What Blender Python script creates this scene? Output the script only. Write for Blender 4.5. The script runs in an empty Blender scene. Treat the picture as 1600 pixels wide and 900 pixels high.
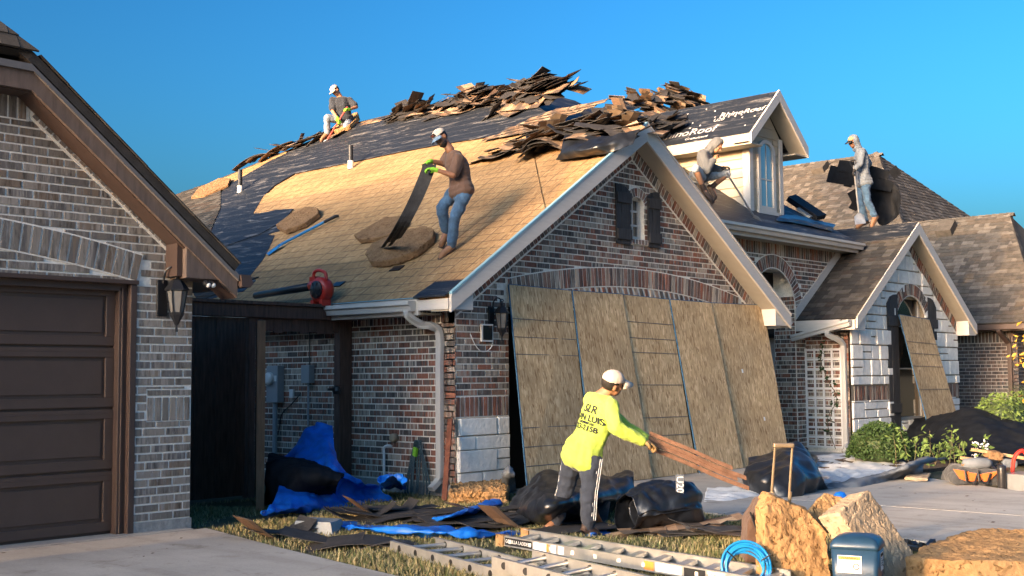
import bpy, bmesh, math, random
import numpy as np
from mathutils import Vector, Matrix, noise
V = Vector
R = random.Random(7)
scene = bpy.context.scene
COL = scene.collection

# ---------------------------------------------------------------- camera
CAMH = 1.45; FPX = 1880.0
YAW, PITCH, ROLL = map(math.radians, (47.27, 4.21, -0.417))
_w = V((math.sin(YAW) * math.cos(PITCH), math.cos(YAW) * math.cos(PITCH), math.sin(PITCH)))
_r = V((math.cos(YAW), -math.sin(YAW), 0)); _u = _r.cross(_w)
CR = _r * math.cos(ROLL) + _u * math.sin(ROLL); CU = -_r * math.sin(ROLL) + _u * math.cos(ROLL); CW = _w
CPOS = V((0, 0, CAMH))
cd = bpy.data.cameras.new('camera'); cam = bpy.data.objects.new('camera', cd); COL.objects.link(cam)
cd.sensor_width = 36; cd.lens = 36 * FPX / 1600; cd.clip_end = 3000; cd.clip_start = 0.05
m = Matrix((CR, CU, -CW)).transposed().to_4x4(); m.translation = CPOS; cam.matrix_world = m
scene.camera = cam

# ---------------------------------------------------------------- sky, sun, exposure
SUN_EL = math.radians(10.0); SUN_DIR = V((-.99995, .0105, 0)).normalized()      # towards the sun, on the ground
SKY_STR, SUN_STR, EXPOSURE = 0.15, 4.2, 0.2
world = bpy.data.worlds.new('World'); scene.world = world; world.use_nodes = True
wn = world.node_tree.nodes; wl = world.node_tree.links
for n in list(wn): wn.remove(n)
sky = wn.new('ShaderNodeTexSky'); sky.sky_type = 'NISHITA'; sky.sun_disc = False
sky.sun_elevation = SUN_EL; sky.sun_rotation = math.atan2(SUN_DIR.x, SUN_DIR.y)
sky.altitude = 0; sky.air_density = 1.0; sky.dust_density = 5.0; sky.ozone_density = 3.9
hs = wn.new('ShaderNodeHueSaturation'); hs.inputs['Saturation'].default_value = 1.06; hs.inputs['Hue'].default_value = 0.478
gm = wn.new('ShaderNodeGamma'); gm.inputs['Gamma'].default_value = 1.88          # a clear, contrasty evening sky
bg = wn.new('ShaderNodeBackground'); bg.inputs['Strength'].default_value = SKY_STR
wo = wn.new('ShaderNodeOutputWorld')
wl.new(sky.outputs[0], hs.inputs['Color']); wl.new(hs.outputs[0], gm.inputs['Color']); wl.new(gm.outputs[0], bg.inputs['Color']); wl.new(bg.outputs[0], wo.inputs['Surface'])
sd = bpy.data.lights.new('sun', 'SUN'); sd.energy = SUN_STR; sd.angle = math.radians(0.5); sd.color = (1.0, 0.60, 0.26)
sun = bpy.data.objects.new('sun', sd); COL.objects.link(sun)
sv = V((SUN_DIR.x * math.cos(SUN_EL), SUN_DIR.y * math.cos(SUN_EL), math.sin(SUN_EL)))
sun.rotation_euler = sv.to_track_quat('Z', 'Y').to_euler(); sun.location = (-20, 5, 20)
vs = scene.view_settings; vs.view_transform = 'Standard'; vs.look = 'None'; vs.exposure = EXPOSURE; vs.gamma = 1.0
vs.use_curve_mapping = False
scene.render.engine = 'CYCLES'; scene.cycles.max_bounces = 5; scene.cycles.diffuse_bounces = 3

# ---------------------------------------------------------------- helpers
def ray(px, py): return CW + CR * ((px - 800) / FPX) - CU * ((py - 450) / FPX)
def plane_pt(px, py, n, d):
    v = ray(px, py); n = V(n); return CPOS + v * ((d - n.dot(CPOS)) / n.dot(v))
def gp(px, py, z=0.0): return plane_pt(px, py, (0, 0, 1), z)
def yp(px, py, y): return plane_pt(px, py, (0, 1, 0), y)
def xp(px, py, x): return plane_pt(px, py, (1, 0, 0), x)
def dp(px, py, depth): return CPOS + ray(px, py) * depth

class MB:
    def __init__(s): s.v = []; s.f = []; s.r = []; s.m = []
    def add(s, vs, fs, rnd=0.5, mi=0):
        b = len(s.v); s.v += [tuple(x) for x in vs]
        for f in fs: s.f.append([b + i for i in f]); s.r.append(rnd); s.m.append(mi)
        return s
    def box(s, c, ax, ay, az, rnd=.5, mi=0):
        c, ax, ay, az = V(c), V(ax), V(ay), V(az)
        vs = [c + ax * i + ay * j + az * k for k in (-1, 1) for j in (-1, 1) for i in (-1, 1)]
        fs = [(0, 2, 3, 1), (4, 5, 7, 6), (0, 1, 5, 4), (2, 6, 7, 3), (0, 4, 6, 2), (1, 3, 7, 5)]
        if ax.cross(ay).dot(az) < 0: fs = [f[::-1] for f in fs]
        return s.add(vs, fs, rnd, mi)
    def aabb(s, a, b, rnd=.5, mi=0):
        a, b = V(a), V(b); c = (a + b) / 2; h = (b - a) / 2
        return s.box(c, (h.x, 0, 0), (0, h.y, 0), (0, 0, h.z), rnd, mi)
    def bar(s, a, b, w, h, up=(0, 0, 1), rnd=.5, mi=0):
        a, b = V(a), V(b); d = (b - a); l = d.length; d.normalize(); up = V(up)
        sx = d.cross(up).normalized(); uz = sx.cross(d).normalized()
        return s.box((a + b) / 2, sx * w / 2, d * l / 2, uz * h / 2, rnd, mi)
    def prism(s, poly, ext, rnd=.5, mi=0):
        n = len(poly); P = [V(p) for p in poly]; e = V(ext)
        nrm = V((0, 0, 0))
        for i in range(n): nrm += (P[i] - P[0]).cross(P[(i + 1) % n] - P[0])
        if nrm.dot(e) > 0: P = P[::-1]
        Q = [p + e for p in P]
        fs = [tuple(range(n)), tuple(range(2 * n - 1, n - 1, -1))] + [(i, i + n, (i + 1) % n + n, (i + 1) % n) for i in range(n)]
        fs = [fs[0], fs[1]] + [tuple(f[::-1]) for f in [(i, (i + 1) % n, (i + 1) % n + n, i + n) for i in range(n)]]
        return s.add(P + Q, fs, rnd, mi)
    def tube(s, pts, r, seg=8, rnd=.5, mi=0, caps=True):
        P = [V(p) for p in pts]; n = len(P); rr = r if isinstance(r, (list, tuple)) else [r] * n
        vs = []; fs = []; up = None
        for i in range(n):
            d = (P[min(i + 1, n - 1)] - P[max(i - 1, 0)])
            d = d.normalized() if d.length > 1e-9 else V((0, 0, 1))
            if up is None: up = V((0, 0, 1)) if abs(d.z) < .9 else V((1, 0, 0))
            x = d.cross(up).normalized(); y = x.cross(d).normalized(); up = y
            for k in range(seg):
                a = 2 * math.pi * k / seg; vs.append(P[i] + (x * math.cos(a) + y * math.sin(a)) * rr[i])
        for i in range(n - 1):
            for k in range(seg):
                a = i * seg + k; b = i * seg + (k + 1) % seg; fs.append((a, b, b + seg, a + seg))
        if caps: fs += [tuple(range(seg - 1, -1, -1)), tuple((n - 1) * seg + k for k in range(seg))]
        return s.add(vs, fs, rnd, mi)
    def lathe(s, c, prof, seg=16, axis=(0, 0, 1), rnd=.5, mi=0):
        c = V(c); a = V(axis).normalized(); t = V((1, 0, 0)) if abs(a.x) < .9 else V((0, 1, 0))
        x = t.cross(a).normalized(); y = a.cross(x)
        vs = []; fs = []; n = len(prof)
        for (rad, h) in prof:
            for k in range(seg):
                q = 2 * math.pi * k / seg; vs.append(c + a * h + (x * math.cos(q) + y * math.sin(q)) * max(rad, 1e-4))
        for i in range(n - 1):
            for k in range(seg):
                p = i * seg + k; q = i * seg + (k + 1) % seg; fs.append((p, q, q + seg, p + seg))
        fs += [tuple(range(seg - 1, -1, -1)), tuple((n - 1) * seg + k for k in range(seg))]
        return s.add(vs, fs, rnd, mi)
    def ball(s, c, rx, ry=None, rz=None, seg=12, rings=8, rot=None, rnd=.5, mi=0):
        ry = rx if ry is None else ry; rz = rx if rz is None else rz; c = V(c)
        vs = []; fs = []
        for i in range(1, rings):
            t = math.pi * i / rings
            for k in range(seg):
                a = 2 * math.pi * k / seg
                p = V((rx * math.sin(t) * math.cos(a), ry * math.sin(t) * math.sin(a), rz * math.cos(t)))
                vs.append(c + (rot @ p if rot else p))
        top = len(vs); p = V((0, 0, rz)); vs.append(c + (rot @ p if rot else p)); vs.append(c - (rot @ p if rot else p))
        for i in range(rings - 2):
            for k in range(seg):
                a = i * seg + k; b = i * seg + (k + 1) % seg; fs.append((a, a + seg, b + seg, b))
        for k in range(seg):
            fs.append((top, k, (k + 1) % seg)); o = (rings - 2) * seg; fs.append((top + 1, o + (k + 1) % seg, o + k))
        return s.add(vs, fs, rnd, mi)
    def build(s, name, mats, parent=None, smooth=False):
        me = bpy.data.meshes.new(name); me.from_pydata(s.v, [], s.f)
        if not isinstance(mats, (list, tuple)): mats = [mats]
        for mt in mats: me.materials.append(mt)
        at = me.attributes.new('rnd', 'FLOAT', 'FACE'); at.data.foreach_set('value', s.r)
        if len(mats) > 1: me.polygons.foreach_set('material_index', s.m)
        if smooth: me.polygons.foreach_set('use_smooth', [True] * len(s.f))
        me.update()
        return link(name, me, parent)
def link(name, me, parent=None):
    o = bpy.data.objects.new(name, me); COL.objects.link(o)
    if parent is not None: setpar(o, parent)
    return o
PBASE = {}
def setpar(o, parent):
    o.parent = parent
    o.matrix_parent_inverse = Matrix.Translation(-V(parent.location)) if parent.type == 'EMPTY' else Matrix()
def tag(o, label, cat, group=None):
    o['label'] = label; o['category'] = cat
    if group: o['group'] = group
    return o
def thing(name, loc, label, cat, group=None):
    o = bpy.data.objects.new(name, None); COL.objects.link(o); o.location = loc; o.empty_display_size = .1
    return tag(o, label, cat, group)
def struct(o, kind='structure'): o['kind'] = kind; return o
def bevel(o, w=.004, seg=2, ang=40):
    b = o.modifiers.new('bevel', 'BEVEL'); b.width = w; b.segments = seg; b.limit_method = 'ANGLE'; b.angle_limit = math.radians(ang)
    return o
def text_mesh(name, body, loc, xdir, ydir, size, mat, parent, extrude=.0015, align='CENTER', bold=0):
    cu = bpy.data.curves.new(name, 'FONT'); cu.body = body; cu.size = size; cu.extrude = extrude; cu.offset = bold; cu.align_x = align; cu.align_y = 'CENTER'
    to = bpy.data.objects.new(name + '_tmp', cu); COL.objects.link(to)
    bpy.context.view_layer.update()
    me = bpy.data.meshes.new_from_object(to.evaluated_get(bpy.context.evaluated_depsgraph_get()))
    bpy.data.objects.remove(to); bpy.data.curves.remove(cu)
    x = V(xdir).normalized(); n = x.cross(V(ydir)).normalized(); y = n.cross(x)
    M = Matrix((x, y, n)).transposed().to_4x4(); M.translation = V(loc); me.transform(M)
    me.materials.clear(); me.materials.append(mat)
    return link(name, me, parent)

# ---------------------------------------------------------------- materials
def newmat(name):
    mt = bpy.data.materials.new(name); mt.use_nodes = True; nt = mt.node_tree
    return mt, nt.nodes, nt.links, nt.nodes['Principled BSDF']
def nd(N, t, **k):
    n = N.new(t)
    for a, b in k.items():
        if a.startswith('i_'): n.inputs[a[2:].replace('_', ' ')].default_value = b
        else: setattr(n, a, b)
    return n
def ramp(N, stops, interp='LINEAR'):
    r = N.new('ShaderNodeValToRGB'); r.color_ramp.interpolation = interp; e = r.color_ramp.elements
    while len(e) < len(stops): e.new(.5)
    for x, (p, c) in zip(e, stops): x.position = p; x.color = (*c, 1) if len(c) == 3 else c
    return r
def coords(N, L, scale=(1, 1, 1), kind='Object'):
    tc = N.new('ShaderNodeTexCoord'); mp = N.new('ShaderNodeMapping'); mp.inputs['Scale'].default_value = scale
    L.new(tc.outputs[kind], mp.inputs['Vector']); return mp.outputs[0]
def mixc(N, L, fac, a, b, mode='MIX'):
    mx = N.new('ShaderNodeMix'); mx.data_type = 'RGBA'; mx.blend_type = mode
    for sock, v in ((mx.inputs[0], fac), (mx.inputs[6], a), (mx.inputs[7], b)):
        if hasattr(v, 'links'): L.new(v, sock)
        elif isinstance(v, (int, float)): sock.default_value = v
        else: sock.default_value = (*v, 1) if len(v) == 3 else v
    return mx.outputs[2]
def mathn(N, L, op, a, b=0.5):
    n = N.new('ShaderNodeMath'); n.operation = op
    for s, v in ((n.inputs[0], a), (n.inputs[1], b)):
        if hasattr(v, 'links'): L.new(v, s)
        else: s.default_value = v
    return n.outputs[0]
def bump(N, L, B, h, strength=.3, dist=.01):
    b = N.new('ShaderNodeBump'); b.inputs['Strength'].default_value = strength; b.inputs['Distance'].default_value = dist
    L.new(h, b.inputs['Height']); L.new(b.outputs[0], B.inputs['Normal'])
def plain(name, col, rough=.6, var=.25, scale=12, bmp=.15, bscale=60, metal=0, coat=0, sheen=0, stretch=(1, 1, 1), spec=.5):
    mt, N, L, B = newmat(name)
    co = coords(N, L, stretch)
    nz = nd(N, 'ShaderNodeTexNoise', i_Scale=scale, i_Detail=6.0, i_Roughness=.65); L.new(co, nz.inputs['Vector'])
    d = tuple(c * (1 - var) for c in col); u = tuple(min(1, c * (1 + var)) for c in col)
    rp = ramp(N, [(.3, d), (.7, u)]); L.new(nz.outputs[0], rp.inputs[0]); L.new(rp.outputs[0], B.inputs['Base Color'])
    B.inputs['Roughness'].default_value = rough; B.inputs['Metallic'].default_value = metal; B.inputs['Coat Weight'].default_value = coat
    B.inputs['Specular IOR Level'].default_value = spec
    if sheen: B.inputs['Sheen Weight'].default_value = sheen
    if bmp:
        n2 = nd(N, 'ShaderNodeTexNoise', i_Scale=bscale, i_Detail=4.0); L.new(co, n2.inputs['Vector']); bump(N, L, B, n2.outputs[0], bmp)
    return mt
def attr(N, name='rnd'):
    a = N.new('ShaderNodeAttribute'); a.attribute_name = name; return a.outputs['Fac']
def brickmat(name, stops, wash=.4, washcol=(.55, .53, .5), streak=True):
    mt, N, L, B = newmat(name); a = attr(N)
    rp = ramp(N, stops, 'CONSTANT'); L.new(a, rp.inputs[0])
    co = coords(N, L, (1, 1, 1))
    off = nd(N, 'ShaderNodeVectorMath', operation='ADD'); L.new(co, off.inputs[0])
    cb = N.new('ShaderNodeCombineXYZ'); q = mathn(N, L, 'MULTIPLY', a, 37.0)
    for k in range(3): L.new(q, cb.inputs[k])
    L.new(cb.outputs[0], off.inputs[1])
    mp = nd(N, 'ShaderNodeMapping'); mp.inputs['Scale'].default_value = (16, 16, 2.5); L.new(off.outputs[0], mp.inputs['Vector'])
    nz = nd(N, 'ShaderNodeTexNoise', i_Scale=1.0, i_Detail=5.0, i_Roughness=.75); L.new(mp.outputs[0], nz.inputs['Vector'])
    r2 = ramp(N, [(.36, (.42, .42, .42)), (.5, (1, 1, 1)), (.64, (1.0, 1.0, 1.0))]); L.new(nz.outputs[0], r2.inputs[0])
    mpb = nd(N, 'ShaderNodeMapping'); mpb.inputs['Scale'].default_value = (26, 26, 1.2); L.new(off.outputs[0], mpb.inputs['Vector'])
    nb = nd(N, 'ShaderNodeTexNoise', i_Scale=1.0, i_Detail=3.0, i_Roughness=.6); L.new(mpb.outputs[0], nb.inputs['Vector'])
    rq = ramp(N, stops, 'CONSTANT'); L.new(mathn(N, L, 'FRACT', mathn(N, L, 'MULTIPLY', a, 7.3)), rq.inputs[0]); rr_ = ramp(N, [(.47, (0, 0, 0)), (.53, (1, 1, 1))]); L.new(nb.outputs[0], rr_.inputs[0])
    two = mixc(N, L, mathn(N, L, 'MULTIPLY', rr_.outputs[0], .85), rp.outputs[0], rq.outputs[0])
    c1 = mixc(N, L, 1.0, two, r2.outputs[0], 'MULTIPLY')
    n3 = nd(N, 'ShaderNodeTexNoise', i_Scale=1.7, i_Detail=6.0, i_Roughness=.8); L.new(mp.outputs[0], n3.inputs['Vector'])
    r3 = ramp(N, [(.53, (0, 0, 0)), (.66, (1, 1, 1))]); L.new(n3.outputs[0], r3.inputs[0])
    c2 = mixc(N, L, mathn(N, L, 'MULTIPLY', r3.outputs[0], wash), c1, washcol)
    L.new(c2, B.inputs['Base Color']); B.inputs['Roughness'].default_value = .85; B.inputs['Specular IOR Level'].default_value = .3
    n4 = nd(N, 'ShaderNodeTexNoise', i_Scale=70.0, i_Detail=5.0); L.new(co, n4.inputs['Vector']); bump(N, L, B, n4.outputs[0], .5, .004)
    return mt
def rgb(h):   # sRGB hex to linear
    c = [int(h[i:i + 2], 16) / 255 for i in (0, 2, 4)]
    return tuple(x / 12.92 if x <= .04045 else ((x + .055) / 1.055) ** 2.4 for x in c)

M = {}
M['brickA'] = brickmat('brick_red_grey', [(0, (.3, .12, .075)), (.16, (.13, .105, .09)), (.3, (.46, .38, .3)), (.42, (.2, .09, .062)), (.54, (.095, .085, .08)), (.66, (.4, .345, .285)), (.78, (.27, .16, .115)), (.88, (.15, .12, .105))], .45, (.5, .48, .45))
M['brickB'] = brickmat('brick_grey', [(0, (.19, .17, .15)), (.3, (.28, .245, .21)), (.5, (.145, .135, .13)), (.65, (.33, .295, .26)), (.85, (.215, .165, .125))], .5, (.42, .42, .42))
M['brickC'] = brickmat('brick_dark', [(0, (0.084, 0.070, 0.067)), (.3, (0.063, 0.063, 0.070)), (.55, (0.119, 0.081, 0.067)), (.8, (0.140, 0.119, 0.105))], .2, (0.420, 0.406, 0.392))
M['mortar'] = plain('mortar', (.8, .76, .68), .95, .18, 30, .4, 120)
M['mortarB'] = plain('mortar_pale', (.82, .79, .73), .95, .15, 30, .4, 120)
M['stone'] = plain('limestone', (.86, .83, .77), .9, .16, 7, .9, 22)
M['trim'] = plain('trim_paint_taupe', (.54, .515, .48), .5, .06, 5, .1, 40, stretch=(1, 1, 6))
M['gutter'] = plain('gutter_metal_taupe', (.54, .52, .49), .35, .06, 4, .05, 30)
M['soffit'] = plain('soffit_paint', (.36, .33, .27), .7, .06, 5, .1, 50)
M['siding'] = plain('siding_cream', (.42, .36, .27), .6, .05, 6, .15, 50, stretch=(1, 1, 5))
M['brown'] = plain('brown_trim_paint', (.07, .045, .036), .5, .12, 6, .15, 50)
M['door'] = plain('garage_door_paint', (.09, .058, .045), .45, .08, 5, .12, 160)
M['fascia_wood'] = plain('weathered_brown_board', (.135, .1, .082), .7, .25, 4, .3, 50, stretch=(6, 6, 1))
M['fence'] = plain('stained_cedar', (.09, .047, .032), .7, .55, 5, .4, 45, stretch=(6, 6, .7))
M['fence_edge'] = plain('raw_cedar', (.2, .105, .055), .75, .3, 5, .3, 50, stretch=(6, 6, .7))
M['iron'] = plain('black_iron', (.012, .013, .016), .4, .2, 20, .1, 60)
M['shutter'] = plain('weathered_black_shutter', (.035, .036, .04), .75, .7, 6, .7, 40, stretch=(9, 9, .8))
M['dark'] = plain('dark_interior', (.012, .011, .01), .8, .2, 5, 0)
M['white'] = plain('white_paint', (.8, .79, .77), .5, .06, 8, .1, 40)
M['pvc'] = plain('white_pvc', (.7, .7, .68), .35, .04, 8, .02)
M['greybox'] = plain('grey_enamel', (.27, .3, .32), .45, .06, 6, .05)
M['concrete'] = None
def concrete():
    mt, N, L, B = newmat('concrete_slab'); co = coords(N, L)
    a = nd(N, 'ShaderNodeTexNoise', i_Scale=.9, i_Detail=8.0, i_Roughness=.65); L.new(co, a.inputs['Vector'])
    b = nd(N, 'ShaderNodeTexNoise', i_Scale=55.0, i_Detail=6.0, i_Roughness=.7); L.new(co, b.inputs['Vector'])
    c1 = ramp(N, [(.3, (.34, .32, .29)), (.7, (.47, .445, .405))]); L.new(a.outputs[0], c1.inputs[0])
    c2 = ramp(N, [(.3, (.72, .72, .72)), (.55, (1, 1, 1))]); L.new(b.outputs[0], c2.inputs[0])
    st = nd(N, 'ShaderNodeTexNoise', i_Scale=2.6, i_Detail=9.0, i_Roughness=.72, i_Distortion=.8); L.new(co, st.inputs['Vector']); c3 = ramp(N, [(.33, (.68, .66, .63)), (.46, (1, 1, 1)), (.62, (1, 1, 1)), (.72, (1.1, 1.09, 1.07))]); L.new(st.outputs[0], c3.inputs[0])
    mp = nd(N, 'ShaderNodeMapping'); mp.inputs['Scale'].default_value = (3.2, .25, 1); L.new(co, mp.inputs['Vector']); ty = nd(N, 'ShaderNodeTexNoise', i_Scale=1.0, i_Detail=5.0); L.new(mp.outputs[0], ty.inputs['Vector']); c4 = ramp(N, [(.36, (.86, .85, .84)), (.52, (1, 1, 1))]); L.new(ty.outputs[0], c4.inputs[0])
    cc_ = mixc(N, L, 1.0, mixc(N, L, .6, c1.outputs[0], c2.outputs[0], 'MULTIPLY'), c3.outputs[0], 'MULTIPLY'); L.new(mixc(N, L, 1.0, cc_, c4.outputs[0], 'MULTIPLY'), B.inputs['Base Color'])
    B.inputs['Roughness'].default_value = .85; bump(N, L, B, b.outputs[0], .35, .006); return mt
M['concrete'] = concrete()
def osb(name, lines=None, base=((.42, .27, .145), (.58, .4, .22), (.3, .18, .09)), rot=0, fade=.0):
    """strand board: chips of random tone at three angles; lines=(course, run) draws the nail and tar lines left by torn-off shingles"""
    mt, N, L, B = newmat(name); uv = N.new('ShaderNodeTexCoord').outputs['UV']; tot = None
    for k, (ang, sc) in enumerate(((.1 + rot, 1.0), (.6 + rot, .85), (-.55 + rot, 1.1))):
        mp = nd(N, 'ShaderNodeMapping'); mp.inputs['Rotation'].default_value = (0, 0, ang); mp.inputs['Scale'].default_value = (52 * sc, 11 * sc, 1); mp.inputs['Location'].default_value = (k * 3.7, k * 1.9, 0)
        L.new(uv, mp.inputs['Vector'])
        vo = nd(N, 'ShaderNodeTexVoronoi', i_Scale=1.0, i_Randomness=1.0); L.new(mp.outputs[0], vo.inputs['Vector'])
        sp = N.new('ShaderNodeSeparateColor'); L.new(vo.outputs['Color'], sp.inputs[0])
        if tot is None: tot = sp.outputs[0]
        else:                                                    # strands of this layer lie over the ones below
            mx = N.new('ShaderNodeMix'); mx.data_type = 'FLOAT'; L.new(mathn(N, L, 'GREATER_THAN', sp.outputs[1], .55), mx.inputs[0]); L.new(tot, mx.inputs[2]); L.new(sp.outputs[0], mx.inputs[3]); tot = mx.outputs[0]
    t = tot
    rp = ramp(N, [(.0, base[2]), (.28, base[0]), (.7, base[0]), (1.0, base[1])]); L.new(t, rp.inputs[0])
    big = nd(N, 'ShaderNodeTexNoise', i_Scale=1.3, i_Detail=4.0); L.new(uv, big.inputs['Vector'])
    rb = ramp(N, [(.3, (.78, .76, .74)), (.65, (1.08, 1.06, 1.03))]); L.new(big.outputs[0], rb.inputs[0])
    col = mixc(N, L, 1.0, rp.outputs[0], rb.outputs[0], 'MULTIPLY')
    oi = N.new('ShaderNodeObjectInfo'); ro = ramp(N, [(0, (.8, .8, .8)), (1, (1.12, 1.1, 1.08))]); L.new(oi.outputs['Random'], ro.inputs[0]); col = mixc(N, L, 1.0, col, ro.outputs[0], 'MULTIPLY')
    if lines:
        su, sv_ = lines; sx = N.new('ShaderNodeSeparateXYZ'); wob = nd(N, 'ShaderNodeTexNoise', i_Scale=1.1, i_Detail=2.0); L.new(uv, wob.inputs['Vector']); L.new(uv, sx.inputs[0])
        brk = nd(N, 'ShaderNodeTexNoise', i_Scale=5.0, i_Detail=3.0); L.new(uv, brk.inputs['Vector'])
        for ax, step, th in ((1, sv_, .085), (0, su, .055)):
            q = mathn(N, L, 'ADD', mathn(N, L, 'DIVIDE', sx.outputs[ax], step), mathn(N, L, 'MULTIPLY', wob.outputs[0], .35))
            fr = mathn(N, L, 'FRACT', q); ln = mathn(N, L, 'LESS_THAN', fr, th)
            ln = mathn(N, L, 'MULTIPLY', ln, mathn(N, L, 'GREATER_THAN', brk.outputs[0], .40))
            col = mixc(N, L, mathn(N, L, 'MULTIPLY', ln, .7), col, (.05, .035, .025))
        st = nd(N, 'ShaderNodeTexNoise', i_Scale=14.0, i_Detail=5.0); L.new(uv, st.inputs['Vector'])
        sr = ramp(N, [(.62, (0, 0, 0)), (.75, (1, 1, 1))]); L.new(st.outputs[0], sr.inputs[0])
        col = mixc(N, L, mathn(N, L, 'MULTIPLY', sr.outputs[0], .6), col, (.12, .07, .04))
    L.new(col, B.inputs['Base Color']); B.inputs['Roughness'].default_value = .8; B.inputs['Specular IOR Level'].default_value = .3
    bump(N, L, B, t, .4, .004); return mt
M['osb_roof'] = osb('strand_board_roof', (.31, .2), ((.39, .245, .118), (.51, .345, .18), (.27, .155, .068)))
M['osb_sheet'] = osb('strand_board_sheet', None, ((.55, .4, .225), (.78, .61, .38), (.3, .19, .095)))
M['osb_edge'] = plain('blue_sealed_board_edge', (.035, .11, .2), .7, .3, 20, .2)
def felt():
    mt, N, L, B = newmat('roofing_felt'); co = coords(N, L)
    uv = N.new('ShaderNodeTexCoord').outputs['UV']
    mp = nd(N, 'ShaderNodeMapping'); mp.inputs['Scale'].default_value = (.9, 4.5, 1); L.new(uv, mp.inputs['Vector'])
    n1 = nd(N, 'ShaderNodeTexNoise', i_Scale=1.6, i_Detail=9.0, i_Roughness=.68, i_Distortion=.6); L.new(mp.outputs[0], n1.inputs['Vector'])
    r1 = ramp(N, [(.55, (0, 0, 0)), (.6, (.45, .45, .45)), (.66, (1, 1, 1))]); L.new(n1.outputs[0], r1.inputs[0])
    n2 = nd(N, 'ShaderNodeTexNoise', i_Scale=30.0, i_Detail=5.0); L.new(co, n2.inputs['Vector'])
    r2 = ramp(N, [(.3, (.006, .009, .015)), (.7, (.016, .022, .032))]); L.new(n2.outputs[0], r2.inputs[0])
    sx = N.new('ShaderNodeSeparateXYZ'); L.new(uv, sx.inputs[0])
    wv = mathn(N, L, 'LESS_THAN', mathn(N, L, 'FRACT', mathn(N, L, 'DIVIDE', sx.outputs[1], .27)), .05)
    f = mathn(N, L, 'MULTIPLY', mathn(N, L, 'MAXIMUM', r1.outputs[0], mathn(N, L, 'MULTIPLY', wv, .35)), mathn(N, L, 'MULTIPLY', n2.outputs[0], .85))
    L.new(mixc(N, L, f, r2.outputs[0], (.36, .35, .34)), B.inputs['Base Color'])
    B.inputs['Roughness'].default_value = .55; n3 = nd(N, 'ShaderNodeTexNoise', i_Scale=4.0, i_Detail=6.0); L.new(mp.outputs[0], n3.inputs['Vector']); bump(N, L, B, n3.outputs[0], .5, .02)
    return mt
M['felt'] = felt()
def shingle(name, stops):
    mt, N, L, B = newmat(name); a = attr(N); rp = ramp(N, stops, 'CONSTANT'); L.new(a, rp.inputs[0]); co = coords(N, L)
    n1 = nd(N, 'ShaderNodeTexNoise', i_Scale=260.0, i_Detail=3.0); L.new(co, n1.inputs['Vector'])
    n2 = nd(N, 'ShaderNodeTexNoise', i_Scale=9.0, i_Detail=5.0); L.new(co, n2.inputs['Vector'])
    r1 = ramp(N, [(.3, (.55, .55, .55)), (.7, (1.25, 1.25, 1.25))]); L.new(n1.outputs[0], r1.inputs[0])
    r2 = ramp(N, [(.3, (.75, .75, .75)), (.7, (1.1, 1.1, 1.1))]); L.new(n2.outputs[0], r2.inputs[0])
    L.new(mixc(N, L, 1.0, mixc(N, L, 1.0, rp.outputs[0], r1.outputs[0], 'MULTIPLY'), r2.outputs[0], 'MULTIPLY'), B.inputs['Base Color'])
    B.inputs['Roughness'].default_value = .95; B.inputs['Specular IOR Level'].default_value = .2; bump(N, L, B, n1.outputs[0], .5, .003); return mt
M['shingle'] = shingle('asphalt_shingle_weathered', [(0, (.05, .049, .048)), (.25, (.08, .074, .068)), (.45, (.06, .056, .053)), (.6, (.105, .099, .092)), (.78, (.075, .061, .054)), (.9, (.044, .044, .044))])
M['shingleC'] = shingle('asphalt_shingle_brown', [(0, (.09, .083, .075)), (.25, (.13, .118, .104)), (.45, (.1, .09, .08)), (.6, (.165, .15, .135)), (.78, (.105, .09, .076)), (.9, (.075, .07, .066))])
M['torn'] = shingle('torn_shingle_granules', [(0, (.3, .2, .13)), (.2, (.16, .1, .065)), (.4, (.38, .28, .19)), (.55, (.1, .075, .06)), (.75, (.24, .16, .105)), (.9, (.14, .11, .09))])
M['torn_under'] = plain('torn_shingle_underside', (.03, .028, .028), .75, .5, 9, .4, 40)
M['glass'] = None
def glass(name, col, rough=.08):
    mt, N, L, B = newmat(name); B.inputs['Base Color'].default_value = (*col, 1); B.inputs['Roughness'].default_value = rough
    B.inputs['Specular IOR Level'].default_value = .9; B.inputs['Coat Weight'].default_value = .6; return mt
M['glass'] = glass('window_glass_dark', (.012, .018, .024)); M['glass_curtain'] = glass('window_glass_blue_blind', (.18, .3, .38), .15)
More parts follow.
